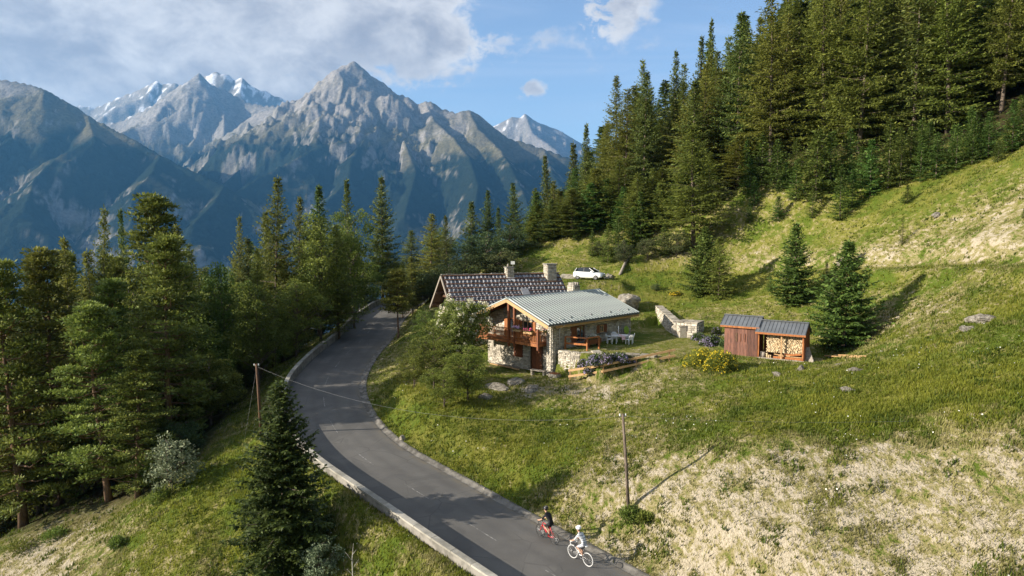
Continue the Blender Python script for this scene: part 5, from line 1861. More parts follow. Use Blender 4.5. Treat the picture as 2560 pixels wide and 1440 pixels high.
for (px, base, top, w_, lab) in [(1520, 655, 560, 1.0, 'bushy young spruce above the parked car'), (1545, 640, 540, 1.0, 'pointed young spruce above the parked car'), (1480, 640, 575, 1.0, 'small spruce on the slope left above the car'), (1600, 610, 480, 1.1, 'pale young spruce beside the olive larch'), (1580, 620, 520, 1.0, 'grey-green young spruce by the fallen log'),
                                 (1660, 640, 560, 1.2, 'low young spruce below the olive larch'), (1440, 600, 530, 1.0, 'young spruce at the grassy knoll'), (1410, 592, 520, 1.0, 'young spruce left on the grassy knoll')]:
    plant_base('young', px, base, top, w_, lab, 'young spruces above the car')
for (px, base, top, w_, lab) in [(1560, 660, 600, 1.0, 'yellow-green shrub above the parked car'), (1620, 650, 590, 1.1, 'olive shrub behind the fallen log'), (1690, 640, 570, 1.3, 'wide olive shrub under the broad larch'), (1500, 640, 600, 1.0, 'small green shrub on the slope above the car'), (1780, 520, 440, 1.2, 'green shrub at the foot of the broad larch'), (1640, 728, 706, 1.2, 'small dark shrub near the big boulder')]:
    plant_base('willow', px, base, top, w_, lab, 'shrubs on the slope')
# --- singled-out trees near the viewer
bigS = conifer(777, 12.0, 3.5, .02, leaf_mat('dark_spruce_needles', (.030, .042, .010), (.110, .130, .026)), M_BARK, .27, .31, 8, (-22, 38), .22, .6, .70, .05, 1.05, .50, .25, tip=.2)
p = at_y(700, 955, 35.5)
plant(bigS, 'spruce_tree', p[0], 35.5, p[2] - gz(p[0], 35.5), 1.12, 'large dark spruce in front of the parapet below the bend', 'tree')
pn = pine(778, 8.0, 2.5, .42, M_PINE, M_PBARK, .26, 34, (4, 7), 60)
q = at_z(989, 838, 4.1)
tp = at_y(985, 680, q[1])
plant(pn, 'pine_tree', q[0] + .3, q[1], tp[2] - gz(q[0] + .3, q[1]), 1.15, 'small pine with slender bare trunk beside the upper road', 'tree')
wb_ = broadleaf(779, 3.2, 1.65, .03, M_SILVER, M_BARK, .15, 55, 60, cl=.7)
q = on_ground(430, 1225)
plant(wb_, 'silver_shrub', q[0], q[1], 3.5, 1.05, 'silvery grey-leaved shrub on the meadow edge left of the spruce', 'shrub')
q = at_y(800, 1400, 33.6)
plant(wb_, 'silver_shrub', q[0], q[1], 2.1, 1.0, 'smaller silvery shrub right against the large dark spruce', 'shrub')
# flowering elder in front of the houses
el_ = broadleaf(780, 6.6, 2.4, .02, M_ELDER, M_BARK, .16, 95, 150, blossom=M_BLOSS, nbl=150)
q = at_z(1150, 930, 3.9)
plant(el_, 'elder_tree', q[0], q[1] - .6, at_y(1150, 722, q[1] - .6)[2] - gz(q[0], q[1] - .6), 1.0, 'tall elder with cream blossom in front of the house gables', 'tree')
for (px, base, top, w_, lab) in [(1085, 975, 800, 1.0, 'leafy green shrub left of the flowering elder'), (1170, 1000, 850, 1.15, 'leafy shrub below the flowering elder'), (1110, 1020, 905, 1.3, 'low green shrub on the bank above the bend'), (1065, 885, 770, .9, 'green shrub at the corner of the old house'), (1035, 970, 870, 1.2, 'low green shrub just above the road gutter'), (1000, 960, 925, 1.3, 'lowest green shrub above the road gutter')]:
    plant_base('broad', px, base, top, w_ * 1.25, lab, 'green shrubs on the bank', cat='shrub')
# dead sapling
q = at_y(880, 1470, 32.0)
ds = MB()
ds.tube([(0, 0, -.2), (.05, 0, 1.0), (.02, .05, 2.0), (.1, .05, 2.8)], [.035, .03, .02, .006], 6)
for (z_, dx, dz_) in ((1.5, .35, .5), (1.9, -.3, .45), (2.2, .25, .3), (1.2, -.25, .3)):
    ds.tube([(.03, .03, z_), (dx, .05, z_ + dz_)], [.014, .004], 5)
o = ds.build('dead_sapling', M_WBARK, None, True, loc=(q[0], q[1], gz(q[0], q[1])))
tag(o, 'bare dead sapling at the bottom edge below the parapet', 'sapling')
# ------------------------------------------------------------------ walls, fences and yard things
def ring_wall(name, pts, h0, h1, th, label, seed, cat='wall', capstone=True):
    """dry-stone wall along ground points: list of (x, y, zbase, ztop)"""
    e = empty(name, (pts[0][0], pts[0][1], pts[0][2]), 0, label, cat)
    o = Vector((pts[0][0], pts[0][1], pts[0][2]))
    core = MB()
    faces = []
    for a, b in zip(pts[:-1], pts[1:]):
        A = Vector((a[0], a[1], 0)); B = Vector((b[0], b[1], 0))
        d = (B - A); L = d.length; d.normalize()
        nn = Vector((d.y, -d.x, 0))
        zb = min(a[2], b[2]) - .3
        A0 = A - Vector((o.x, o.y, 0)); B0 = B - Vector((o.x, o.y, 0))
        za, zb_ = a[3] - o.z, b[3] - o.z
        bz = zb - o.z
        p = []
        for q, zt in ((A0, za), (B0, zb_)):
            for s_ in (0, th):
                p += [tuple(q - nn * s_ + Vector((0, 0, bz))), tuple(q - nn * s_ + Vector((0, 0, zt - .03)))]
        core.add(p, [(0, 1, 5, 4), (2, 6, 7, 3), (1, 3, 7, 5), (0, 4, 6, 2), (0, 2, 3, 1), (4, 5, 7, 6)])
        f = (lambda z0, z1, LL: (lambda x: z0 + (z1 - z0) * min(1, max(0, x / LL))))(za, zb_, L)
        faces.append((tuple(A0), tuple(d), L, bz, f, tuple(nn), []))
        faces.append((tuple(A0 - nn * th), tuple(d), L, bz, f, tuple(-nn), []))
    core.build('wall_core', M_MORTAR, e)
    part_stones(faces, e, seed=seed, ch=(.09, .17), ln=(.16, .5), proud=(.03, .1))
    if capstone:
        rg = random.Random(seed)
        for a, b in zip(pts[:-1], pts[1:]):
            L = math.hypot(b[0] - a[0], b[1] - a[1])
            n_ = max(1, int(L / .55))
            for k in range(n_):
                t0, t1 = (k + .03) / n_, (k + .97) / n_
                P = lambda t_: Vector((a[0] + (b[0] - a[0]) * t_ - o.x, a[1] + (b[1] - a[1]) * t_ - o.y, a[3] + (b[3] - a[3]) * t_ - o.z))
                d = (P(1) - P(0)).normalized(); nn = Vector((d.y, -d.x, 0))
                A_, B_ = P(t0) - nn * (th / 2), P(t1) - nn * (th / 2)
                zz = rg.uniform(.02, .05)
                MB().bar(A_ + Vector((0, 0, zz)), B_ + Vector((0, 0, zz + rg.uniform(-.02, .02))), th + rg.uniform(.1, .24), .07).build('cap_stone', M_STONE, e)
    return e


def gpt(px, py, z):
    p = at_z(px, py, z)
    return p


# retaining wall from the chalet corner round the lawn edge
rw = [(HA[0] + .25, HA[1] - .25), (HA[0] + 1.2, HA[1] - 1.15), (HA[0] + 1.95, HA[1] - 1.55), (HA[0] + 2.9, HA[1] - 1.45)]
ring_wall('retaining_wall', [(p[0], p[1], 3.95 + .25 * i, 6.24) for i, p in enumerate(rw)], 0, 0, .45, 'curved dry-stone retaining wall below the lawn at the chalet corner', 61, capstone=False)
edge = [(HA[0] + 2.95, HA[1] - 1.40)] + [tuple(at_z(px, py, 6.2)[:2]) for px, py in ((1510, 894), (1560, 890), (1600, 891), (1640, 894))]
ring_wall('lawn_edge_wall', [(p[0], p[1], 5.6, 6.30) for p in edge], 0, 0, .5, 'pale stone coping along the front edge of the lawn', 62)
bw = [tuple(at_z(px, py, 6.3)[:2]) for px, py in ((1700, 842), (1668, 824), (1640, 806))]
ring_wall('garden_wall', [(bw[0][0], bw[0][1], 6.1, 7.2), (bw[1][0], bw[1][1], 6.1, 7.7), (bw[2][0], bw[2][1], 6.2, 8.1)][::-1], 0, 0, .6, 'dry-stone garden wall sloping down behind the lawn', 63)
# stone bread oven at the end of the garden wall
p = at_z(1718, 842, 6.3)
ov = empty('stone_oven', (p[0], p[1], 6.25), R_(-35), 'small square stone oven with dark mouth at the lawn end', 'oven')
MB().box(-.95, .95, 0, 1.7, -.2, 1.35).build('body', M_MORTAR, ov)
part_stones([((-.95, 0, 0), (1, 0, 0), 1.9, 0, lambda x: 1.35, (0, -1, 0), [(.35, 1.0, .55, 1.1), (.5, .9, 0, .4)]), ((-.95, 0, 0), (0, 1, 0), 1.7, 0, lambda x: 1.35, (-1, 0, 0), []), ((.95, 0, 0), (0, 1, 0), 1.7, 0, lambda x: 1.35, (1, 0, 0), [])], ov, seed=64, ln=(.25, .6), ch=(.18, .3))
MB().box(-.58, .03, -.02, -.005, .56, 1.09).build('mouth', M_BLACK, ov)
MB().box(-.44, -.06, -.02, -.005, .0, .4).build('ash_hole', M_BLACK, ov)
rg = random.Random(12)
for k in range(9):
    a, b = -1.05 + (k % 3) * .7, -.12 + (k // 3) * .62
    MB().box(a, a + .66, b, b + .58, 1.36 + rg.uniform(0, .03), 1.46 + rg.uniform(0, .05)).build('roof_slab', M_STONE, ov)
ml = MB().lathe([(.0, -.09), (.55, -.09), (.62, 0), (.55, .09), (.0, .09)], 20, Matrix.Rotation(R_(80), 4, 'X') @ Matrix.Rotation(R_(10), 4, 'Y'))
q = at_z(1693, 838, 6.3)
o = ml.build('millstone', M_STONE, None, loc=(q[0], q[1], 6.8), rot=(0, 0, R_(-30)))
tag(o, 'round pale millstone leaning beside the stone oven', 'millstone')

# ramp fence: four posts, two rails
fe = [(1425, 951, 4.0), (1508, 938, 4.6), (1590, 920, 5.3), (1673, 903, 6.0)]
FPT = []
for (px, py, z_) in fe:
    q = on_ground(px, py)
    FPT.append(q)
fen = empty('ramp_fence', tuple(FPT[0]), 0, 'pale two-rail timber fence climbing beside the lavender', 'fence')
f0 = Vector(FPT[0])
for q in FPT:
    v = Vector(q) - f0
    MB().box(v.x - .05, v.x + .05, v.y - .05, v.y + .05, v.z - .3, v.z + .92).build('post', M_WOODP, fen)
dA = (Vector(FPT[0]) - Vector(FPT[1])).normalized(); dB = (Vector(FPT[3]) - Vector(FPT[2])).normalized()
for hh_ in (.84, .36):
    prev = [Vector(FPT[0]) + dA * .12] + [Vector(q) for q in FPT[1:3]] + [Vector(FPT[3]) + dB * .5]
    off = Vector((-.35, -.85, 0)).normalized() * .09
    for a, b in zip(prev[:-1], prev[1:]):
        MB().bar(a - f0 + off + Vector((0, 0, hh_)), b - f0 + off + Vector((0, 0, hh_)), .06, .17).build('rail', M_WOODP, fen)

# wooden guard rail at the lawn corner, trough, furniture
gr_ = empty('guard_rail', hloc(.9, -.35, 2.2), HROT, 'orange-brown wooden guard rail at the lawn corner', 'railing')
# runs out from the wall then turns along the lawn
GP = [(0, 0), (0.6, -1.9), (2.1, -2.0)]
for (x, y) in GP:
    MB().box(x - .06, x + .06, y - .06, y + .06, -.2, 1.02).build('post', M_WOOD, gr_)
for a, b in zip(GP[:-1], GP[1:]):
    for z_, h_ in ((1.06, .1), (.5, .16)):
        if z_ < 1 and a != GP[0]:
            continue
        MB().bar((a[0], a[1], z_), (b[0], b[1], z_), .13 if z_ > 1 else .05, h_).build('rail', M_WOOD, gr_)
tr_ = empty('planter_trough', hloc(3.6, -1.25, 2.2), HROT, 'dark wooden planter trough on legs beside the guard rail', 'planter')
for s_ in (-1, 1):
    MB().bar((-.8, s_ * .25, .48), (.8, s_ * .25, .48), .04, .42).build('side_board', M_WOODB, tr_)
    MB().bar((s_ * .82, -.27, .48), (s_ * .82, .27, .48), .04, .42).build('end_board', M_WOODB, tr_)
    MB().box(s_ * .72 - .05, s_ * .72 + .05, -.2, .2, 0, .28).build('leg', M_WOODD, tr_)
MB().box(-.8, .8, -.23, .23, .3, .62).build('soil', simple('potting_soil', (.04, .028, .02), (.03, .02, .015), 8, .95, .1, .2), tr_)
V, Fq, T = leaf_cloud(240, lambda r, n: np.stack([r.uniform(-.7, .7, n), r.normal(0, .15, n), .66 + np.abs(r.normal(0, .14, n))], 1), .06, 71)
link('leaves', mesh_np('leaves', V, Fq), M_LEAFY, tr_)
V, Fq, T = leaf_cloud(60, lambda r, n: np.stack([r.uniform(-.3, .5, n), r.normal(0, .14, n), .78 + np.abs(r.normal(0, .12, n))], 1), .06, 72)
link('blossoms', mesh_np('blossoms', V, Fq), flower_mat('white_petal', (.8, .8, .76)), tr_)

# garden table and monobloc chairs
tc = at_z(1549, 858, 6.2)
tb = empty('garden_table', (tc[0], tc[1], 6.2), R_(20), 'white plastic garden table with a cloth beside the stone wall', 'table')
pr = [(.62 * math.cos(a) * (1.35), .62 * math.sin(a)) for a in np.linspace(0, 2 * math.pi, 22)[:-1]]
MB().prism(pr, .70, .73, 'z').build('table_top', M_WHITE, tb)
for sx_ in (-1, 1):
    for sy_ in (-1, 1):
        MB().tube([(sx_ * .55, sy_ * .38, 0), (sx_ * .5, sy_ * .34, .70)], .03, 6).build('leg', M_WHITE, tb)
cl = MB().add([(-.12, -.66, .38), (.22, -.66, .42), (.25, -.6, .742), (-.16, -.6, .742), (.25, .2, .742), (-.16, .2, .742)], [(0, 1, 2, 3), (3, 2, 4, 5)]).build('table_cloth', simple('striped_cloth', (.7, .62, .62), (.6, .2, .22), 9, .8, .2, 0, (1, 8, 1)), None, loc=(tc[0], tc[1], 6.2), rot=(0, 0, R_(20)))
so_l = cl.modifiers.new('thick', 'SOLIDIFY'); so_l.thickness = .006
tag(cl, 'small pink and white cloth hanging over the garden table', 'cloth')
o = MB().tube([(0, 0, .74), (0, 0, 1.55)], .03, 8).build('parasol_pole', M_WHITE, None, True, loc=(tc[0] - .1, tc[1] + .1, 6.2))
tag(o, 'short white pole standing up from the garden table', 'pole')


def monobloc():
    seat = MB().add([(-.24, -.24, .42), (.24, -.24, .42), (.22, .22, .40), (-.22, .22, .40), (-.24, -.24, .445), (.24, -.24, .445), (.22, .22, .425), (-.22, .22, .425)],
                    [(3, 2, 1, 0), (4, 5, 6, 7), (0, 1, 5, 4), (1, 2, 6, 5), (2, 3, 7, 6), (3, 0, 4, 7)]).mesh('seat')
    leg = MB().add([(-.025, -.025, 0), (.025, -.025, 0), (.025, .025, 0), (-.025, .025, 0), (-.045, -.03, .43), (.045, -.03, .43), (.045, .03, .43), (-.045, .03, .43)],
                   [(3, 2, 1, 0), (4, 5, 6, 7), (0, 1, 5, 4), (1, 2, 6, 5), (2, 3, 7, 6), (3, 0, 4, 7)]).mesh('leg')
    arm = MB().tube([(0, -.24, .42), (0, -.25, .64), (0, 0, .66), (0, .26, .70)], [.022, .025, .028, .022], 6).mesh('armrest')
    back = MB()
    for k in range(7):
        u = (k - 3) / 3
        x = u * .2
        z1 = .86 - .09 * u * u
        back.bar((x, .22, .43), (x * 1.12, .32, z1), .045, .016, up=(0, 1, 0))
    back.tube([(-.235, .26, .55), (-.25, .31, .74), (-.12, .325, .85), (0, .33, .88), (.12, .325, .85), (.25, .31, .74), (.235, .26, .55)], .022, 6)
    return seat, leg, arm, back.mesh('backrest')


cm_ = monobloc()
for m_ in cm_:
    m_.materials.append(M_WHITE)
for (dx, dy, rot, lab) in [(-.95, -.2, 95, 'white plastic garden chair at the left end of the table'), (-.35, .75, 5, 'white plastic garden chair tucked behind the table by the wall'), (.75, -.55, 215, 'white plastic garden chair in front of the table'), (1.05, .25, 262, 'white plastic garden chair at the far right of the table')]:
    a = R_(20)
    e = empty('garden_chair', (tc[0] + dx, tc[1] + dy, 6.2), R_(rot), lab, 'chair', 'white chairs round the garden table')
    link('seat', cm_[0], None, e)
    for sx_ in (-1, 1):
        link('leg', cm_[1], None, e, loc=(sx_ * .21, -.2, 0)); link('leg', cm_[1], None, e, loc=(sx_ * .2, .2, 0))
        link('armrest', cm_[2], None, e, loc=(sx_ * .255, 0, 0))
    link('backrest', cm_[3], None, e)
# green round folding lounger against the wall
e = empty('folding_seat', hloc(9.6, -.55, 2.2), HROT, 'folded seat with a round green cushion standing by the wall', 'folding seat')
for s_ in (-1, 1):
    MB().tube([(s_ * .42, 0, 0), (s_ * .42, .25, 1.25)], .018, 6).build('frame_tube', M_STEEL, e)
MB().tube([(-.42, .25, 1.25), (.42, .25, 1.25)], .018, 6).build('frame_tube', M_STEEL, e)
MB().lathe([(0, -.04), (.36, -.04), (.4, 0), (.36, .04), (0, .04)], 18, Matrix.Translation((0.05, .05, .78)) @ Matrix.Rotation(R_(80), 4, 'X')).build('cushion', simple('lime_fabric', (.25, .36, .05), (.2, .3, .04), 4, .8, .2, .1), e)
# bench, stone steps and planks at the cellar door
q = hloc(-1.15, .9, 0)
e = empty('stone_bench', (q[0], q[1], 4.0), HROT + .15, 'low pale bench by the cellar door', 'bench')
MB().box(-.2, .2, -.75, .75, .42, .49).build('seat', M_WOODG, e)
for y_ in (-.6, .6):
    MB().box(-.17, .17, y_ - .08, y_ + .08, 0, .42).build('leg', M_STONE, e)
q = hloc(-.95, -.75, 0)
e = empty('stone_trough', (q[0], q[1], 4.0), HROT, 'small pale stone block with dark top at the foot of the corner pier', 'stone block')
MB().box(-.3, .3, -.45, .45, -.1, .38).build('block', M_STONE, e)
MB().box(-.26, .26, -.38, .38, .381, .44).build('top_board', M_WOODB, e)
for k, (a, b, lab) in enumerate([((-.55, 7.4), (-.75, 4.4), 'long pale plank lying at the foot of the gable wall'), ((-.8, 5.6), (-1.05, 3.3), 'second plank lying in front of the gable, nearer the door'), ((-.5, 6.8), (-.6, 3.6), 'weathered plank lying closest against the gable wall')]):
    A = hloc(a[0], a[1], .10 + .05 * k); B = hloc(b[0], b[1], .12 + .04 * k)
    o = MB().bar(A, B, .2, .06).build('plank', (M_WOODP, M_WOODP, M_WOODG)[k])
    tag(o, lab, 'plank')

# ------------------------------------------------------------------ rocks
def rock(name, loc, size, seed, label, mat=M_GREYST, sub=3, group=None, rz=0.0, rough=.32):
    bm = bmesh.new()
    bmesh.ops.create_icosphere(bm, subdivisions=sub, radius=1.0)
    rg = np.random.default_rng(seed)
    off = rg.uniform(0, 50, 2)
    pl = norm(rg.normal(size=(9, 3)))
    for v in bm.verts:
        c = np.array(v.co)
        f = 1.0
        for p_ in pl:                      # facets
            d = c @ p_
            if d > .62:
                c = c - p_ * (d - .62) * .8
        nz = float(fbm(np.array([c[0] * 1.7 + off[0] + c[2]]), np.array([c[1] * 1.7 + off[1] - c[2]]), seed, 4)[0])
        f = 1 + rough * 2 * (nz - .5)
        v.co = Vector(c * f) * 1.0
    me = bpy.data.meshes.new(name)
    bm.to_mesh(me); bm.free()
    o = link(name, me, mat, None, loc=loc, rot=(0, 0, rz), scale=size)
    return tag(o, label, 'rock', group)


p = at_z(1566, 742, 9.0)
p[2] = gz(p[0], p[1])
M_BOULD, t = new_mat('lichened_boulder')
P_ = t.obj()
a1 = t.noise(3.2, 7, .68, P_); a2 = t.noise(11, 5, .65, P_)
c = t.mix(t.smooth(a1, .38, .62), (.16, .145, .12), (.44, .40, .335))
c = t.mix(t.math('MULTIPLY', t.smooth(a2, .5, .7), .7), c, (.30, .22, .12))
finish(t, c, .95, .1, t.bump(t.math('ADD', a1, a2), 1.0, .25))
rock('boulder', (p[0], p[1], p[2] + .55), (2.1, 1.6, 1.25), 3, 'big rounded lichen-covered boulder behind the metal roof', M_BOULD, 4, rz=.3)
for (px, py, s, lab, sd) in [
    (1905, 405, (2.2, 1.4, 1.0), 'pale rock outcrop under the great larch at the forest edge', 4), (1878, 425, (1.2, 1.0, .8), 'smaller pale rock below the forest outcrop', 5),
    (2342, 537, (.75, .5, .42), 'grey pointed rock lying on the dry tan slope', 6), (2440, 800, (1.0, .6, .5), 'dark weathered rock beside the bare patch on the right slope', 7),
    (2420, 822, (.5, .4, .3), 'small grey rock just below the dark weathered one', 8), (2475, 795, (.9, .7, .3), 'flat grey rock on the right slope', 9),
    (2000, 925, (.3, .3, .42), 'upright small grey stone on the grass below the sheds', 10), (1943, 935, (.55, .35, .25), 'pale angular stone on the grass below the log shed', 11),
    (2100, 912, (.45, .3, .15), 'flat half-buried stone right of the upright one', 12), (2140, 925, (.55, .3, .25), 'dark angled stone on the grass right of the sheds', 13),
    (2105, 655, (.8, .5, .4), 'pale rock showing behind the open spruce on the path', 14), (1290, 955, (1.5, .8, .45), 'broad pale limestone ledge below the chalet yard', 15),
    (1330, 972, (.9, .7, .4), 'pale limestone block at the right end of the ledge', 16), (1240, 968, (1.1, .7, .4), 'pale broken limestone left of the ledge', 17), (1215, 990, (.7, .5, .35), 'small limestone lump under the shrub', 18),
    (1212, 1228, (.18, .15, .16), 'small white stone beside the road gutter', 19), (1006, 1100, (.35, .25, .45), 'white boundary stone standing at the bend gutter', 20),
    (1815, 838, (.45, .35, .25), 'pale stone beside the lavender near the tool shed', 21), (1770, 862, (.5, .35, .22), 'rounded pinkish stone between lavender and yellow bush', 22),
    (1425, 690, (2.0, .9, .9), 'pale rock bank left of the parked car', 23), (1520, 690, (1.2, .7, .7), 'pale rock bank right of the parked car', 24), (1560, 605, (.5, .4, .4), 'grey rock between the young spruces', 25),
    (2120, 975, (.5, .4, .2), 'grey gravelly rock in the upper green band', 26), (1545, 500, (1.2, 1, .8), 'pale crag in the shade among the hillside spruces', 27)]:
    q = on_ground(px, py)
    yy = q[1]
    if py == 690:
        yy = 88.5
        q = np.array([at_y(px, py, yy)[0], yy, gz(at_y(px, py, yy)[0], yy)])
    rock('rock', (q[0], q[1], q[2] - s[2] * .15), s, sd, lab, M_STONE if sd in (4, 5, 14, 19, 20, 23, 24) else M_BOULD, 3, rz=sd * .7)

# poles on the ground and the fallen log
for k, (x0, x1, y0, y1, lab) in enumerate([(2075, 2150, 894, 896, 'long pale pole lying on the grass right of the log shed'), (2085, 2165, 890, 894, 'second pale pole lying behind the first one'), (2062, 2120, 892, 897, 'short pale pole lying nearest the log shed')]):
    A = on_ground(x0, y0); B = on_ground(x1, y1)
    o = MB().tube([tuple(A + [0, 0, .08]), tuple((A + B) / 2 + [0, 0, .1]), tuple(B + [0, 0, .08])], .05, 6).build('wooden_pole', M_WOODP)
    tag(o, lab, 'pole')
A = on_ground(1550, 690); B = on_ground(1605, 632)
pts = [tuple(A + (B - A) * k / 5 + [0, 0, 0]) for k in range(6)]
pts = [(x, y, gz(x, y) + .22) for x, y, _ in pts]
o = MB().tube(pts, [.2, .19, .17, .15, .13, .1], 8).build('fallen_log', M_WOODG, None, True)
tag(o, 'bare grey log lying up the slope right of the car', 'log')

# ------------------------------------------------------------------ utility poles and wires
def pole(px, py, top, z_, lean_px, label, r=.11, y=None):
    b = on_ground(px, py) if y is None else np.array([at_y(px, py, y)[0], y, gz(at_y(px, py, y)[0], y)])
    tpt = at_y(px + lean_px, top, b[1])
    e = empty('utility_pole', tuple(b), 0, label, 'pole')
    v = Vector(tpt - b)
    MB().tube([(0, 0, -.5), tuple(v * .5), tuple(v)], [r * 1.15, r, r * .8], 9).build('shaft', M_BARK if px > 1000 else M_WOODD, e, True)
    MB().bar(tuple(v - Vector((.18, 0, .12))), tuple(v + Vector((.18, 0, -.12))), .05, .05).build('crossarm', M_STEEL, e)
    for s_ in (-1, 1):
        MB().lathe([(.035, 0), (.045, .04), (.03, .1), (.02, .12)], 8, Matrix.Translation(v + Vector((s_ * .15, 0, -.10)))).build('insulator', M_WHITE, e)
    return b, np.array(tpt)


b1, t1 = pole(1573, 1280, 1035, 1.6, -16, 'leaning dark wooden utility pole on the dry slope above the cyclists', .085)
b2, t2 = pole(653, 1060, 910, 0, -12, 'pale wooden utility pole behind the large spruce beside the bend', .10, y=47.9)


def wire(A, B, sag, label, n=20, r=.012):
    pts = []
    for k in range(n + 1):
        u = k / n
        p = A + (B - A) * u
        pts.append((p[0], p[1], p[2] - sag * 4 * u * (1 - u)))
    o = MB().tube(pts, r, 5).build('power_line', M_WIRE, None, True)
    return tag(o, label, 'wire')


wire(t2 + [0.05, 0, -.2], t1 + [0, 0, -.1], 1.5, 'thin power line sagging across the road between the two poles', 24, .0055)
wire(t1 + [0, 0, -.1], at_y(2900, 1010, 33), .6, 'thin power line running right from the leaning pole over the slope', 16, .004)
gb = at_y(604, 1085, 46.5)
gb[2] = gz(gb[0], 46.5)
wire(t2 + [0, 0, -.3], gb, 0.0, 'guy wire slanting down left of the pale utility pole', 3, .006)
# small sign post behind the ridge
p = at_y(1282, 668, 97.0)
e = empty('sign_post', (p[0], 97.0, gz(p[0], 97)), 0, 'small white sign on a thin post behind the old house ridge', 'sign')
top = at_y(1282, 653, 97)[2] - gz(p[0], 97)
MB().tube([(0, 0, -.2), (0, 0, top)], .04, 6).build('post', M_STEEL, e)
MB().box(-.28, .28, -.045, -.02, top - .45, top).build('sign_plate', M_WHITE, e)

# ------------------------------------------------------------------ garden shrubs
def mound(name, px, base, r, h, mat, label, seed, nleaf, leaf, fl=None, nfl=0, fsz=.05, y_off=0.0, lob=3):
    q = on_ground(px, base)
    x, y = q[0], q[1] + y_off
    e = empty(name, (x, y, gz(x, y)), 0, label, 'shrub' if name != 'lavender_bush' else 'lavender')
    rg = np.random.default_rng(seed)

    def surf(rg, n, lo=.3):
        k = rg.integers(0, lob, n)
        ce = rg2c[k]
        d = norm(rg.normal(size=(n, 3))); d[:, 2] = np.abs(d[:, 2])
        return ce + d * np.array([r * rr2[0], r * rr2[0], h]) * (rg.uniform(lo, 1, n) ** .6)[:, None], d
    rr2 = (.72,)
    rg2c = np.stack([rg.uniform(-.42, .42, lob) * r, rg.uniform(-.3, .3, lob) * r, np.zeros(lob)], 1)
    C, d = surf(rg, nleaf)
    dr = norm(d + rg.normal(0, .6, (nleaf, 3)))
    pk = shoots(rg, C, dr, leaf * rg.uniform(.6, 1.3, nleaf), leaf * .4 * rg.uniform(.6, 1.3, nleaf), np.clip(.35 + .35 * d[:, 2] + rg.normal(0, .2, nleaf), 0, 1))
    link('leaves', crown_mesh('leaves', [pk], mat), None, e)
    if fl is not None:
        C, d = surf(rg, nfl, .88)
        clump = fbm(C[:, 0] * 3 + 5, C[:, 1] * 3 + C[:, 2] * 3, seed, 2)
        k = clump > .42
        C, d = C[k], d[k]
        n = len(C)
        d1 = norm(rg.normal(size=(n, 3))); e1 = norm(np.cross(d1, rg.normal(size=(n, 3))))
        s_ = fsz * rg.uniform(.6, 1.3, n)[:, None]
        V = np.stack([C - d1 * s_, C + e1 * s_, C + d1 * s_, C - e1 * s_], 1).reshape(-1, 3)
        link('blossoms', crown_mesh('blossoms', [(V, np.arange(4 * n).reshape(n, 4), np.repeat(rg.random(n), 4))], fl), None, e)
    return e


mound('yellow_bush', 1748, 915, 1.45, 1.35, M_BROAD, 'left half of the bright yellow flowering bushes before the sheds', 91, 4200, .16, M_YELLOW, 1000, .05)
mound('yellow_bush', 1806, 925, 1.40, 1.45, M_BROAD, 'right half of the bright yellow flowering bushes before the sheds', 92, 4200, .16, M_YELLOW, 1000, .05)
mound('yellow_bush', 1684, 738, .75, .5, M_BROAD, 'small round yellow flowering bush on the meadow behind the lawn', 93, 900, .12, M_YELLOW, 600, .05)
mound('lavender_bush', 1775, 862, 1.15, .8, M_WILLOW, 'big violet lavender mound between the oven and the sheds', 94, 2600, .22, M_LAV, 2600, .04)
mound('lavender_bush', 1745, 850, .7, .6, M_WILLOW, 'smaller violet lavender mound next to the stone oven', 95, 1400, .2, M_LAV, 1300, .04)
mound('lavender_bush', 1788, 838, .55, .75, M_WILLOW, 'upright violet lavender tuft behind the big mound', 96, 1000, .2, M_LAV, 800, .04)
mound('lavender_bush', 1812, 866, .6, .5, M_WILLOW, 'grey-green lavender cushion against the tool shed', 97, 1100, .2)
for k, (px, py, r_, h_) in enumerate([(1462, 920, .8, .75), (1490, 912, .8, .8), (1520, 908, .8, .75), (1548, 905, .75, .65), (1478, 932, .6, .5), (1575, 906, .5, .4)]):
    mound('lavender_bush', px, py, r_, h_, M_WILLOW, 'violet lavender clump %s of the row below the lawn coping' % ('nearest the retaining wall', 'second from the retaining wall', 'third from the retaining wall', 'fourth from the retaining wall', 'lowest beside the fence', 'last and smallest')[k], 101 + k, 1500, .2, M_LAV, 1700, .04)
for k, (px, py, r_, h_, lab) in enumerate([(1575, 1300, .8, .7, 'green leafy tuft at the foot of the leaning pole'), (295, 1365, .6, .55, 'small dark round bush alone on the lower left meadow'), (1615, 1300, .5, .4, 'green tuft right of the leaning pole foot'), (120, 1350, 1.2, .7, 'low dark green bush under the left pines'), (400, 1250, .9, .8, 'dark green bush below the silvery shrub'), (60, 1375, 1.1, .7, 'low bush at the bottom left under the pines')]):
    mound('green_bush', px, py, r_, h_, M_BROAD, lab, 121 + k, 1100, .17)

# ------------------------------------------------------------------ parked car
cp = at_z(1474, 699, 10.3)
car = empty('parked_car', (cp[0], cp[1], 10.32), R_(-33), 'white hatchback parked on the track behind the chalet', 'car')
M_CARW, t = new_mat('white_car_paint')
finish(t, (.80, .80, .79), .25, .5, None, 0, Coat__Weight=.5)
M_CARG, t = new_mat('car_glass')
finish(t, (.012, .016, .02), .05, .8)
M_TRIM = simple('black_trim', (.02, .02, .02), (.03, .03, .03), 5, .5, .4, 0)
M_LAMP, t = new_mat('headlamp_glass')
finish(t, (.55, .57, .6), .1, .8)
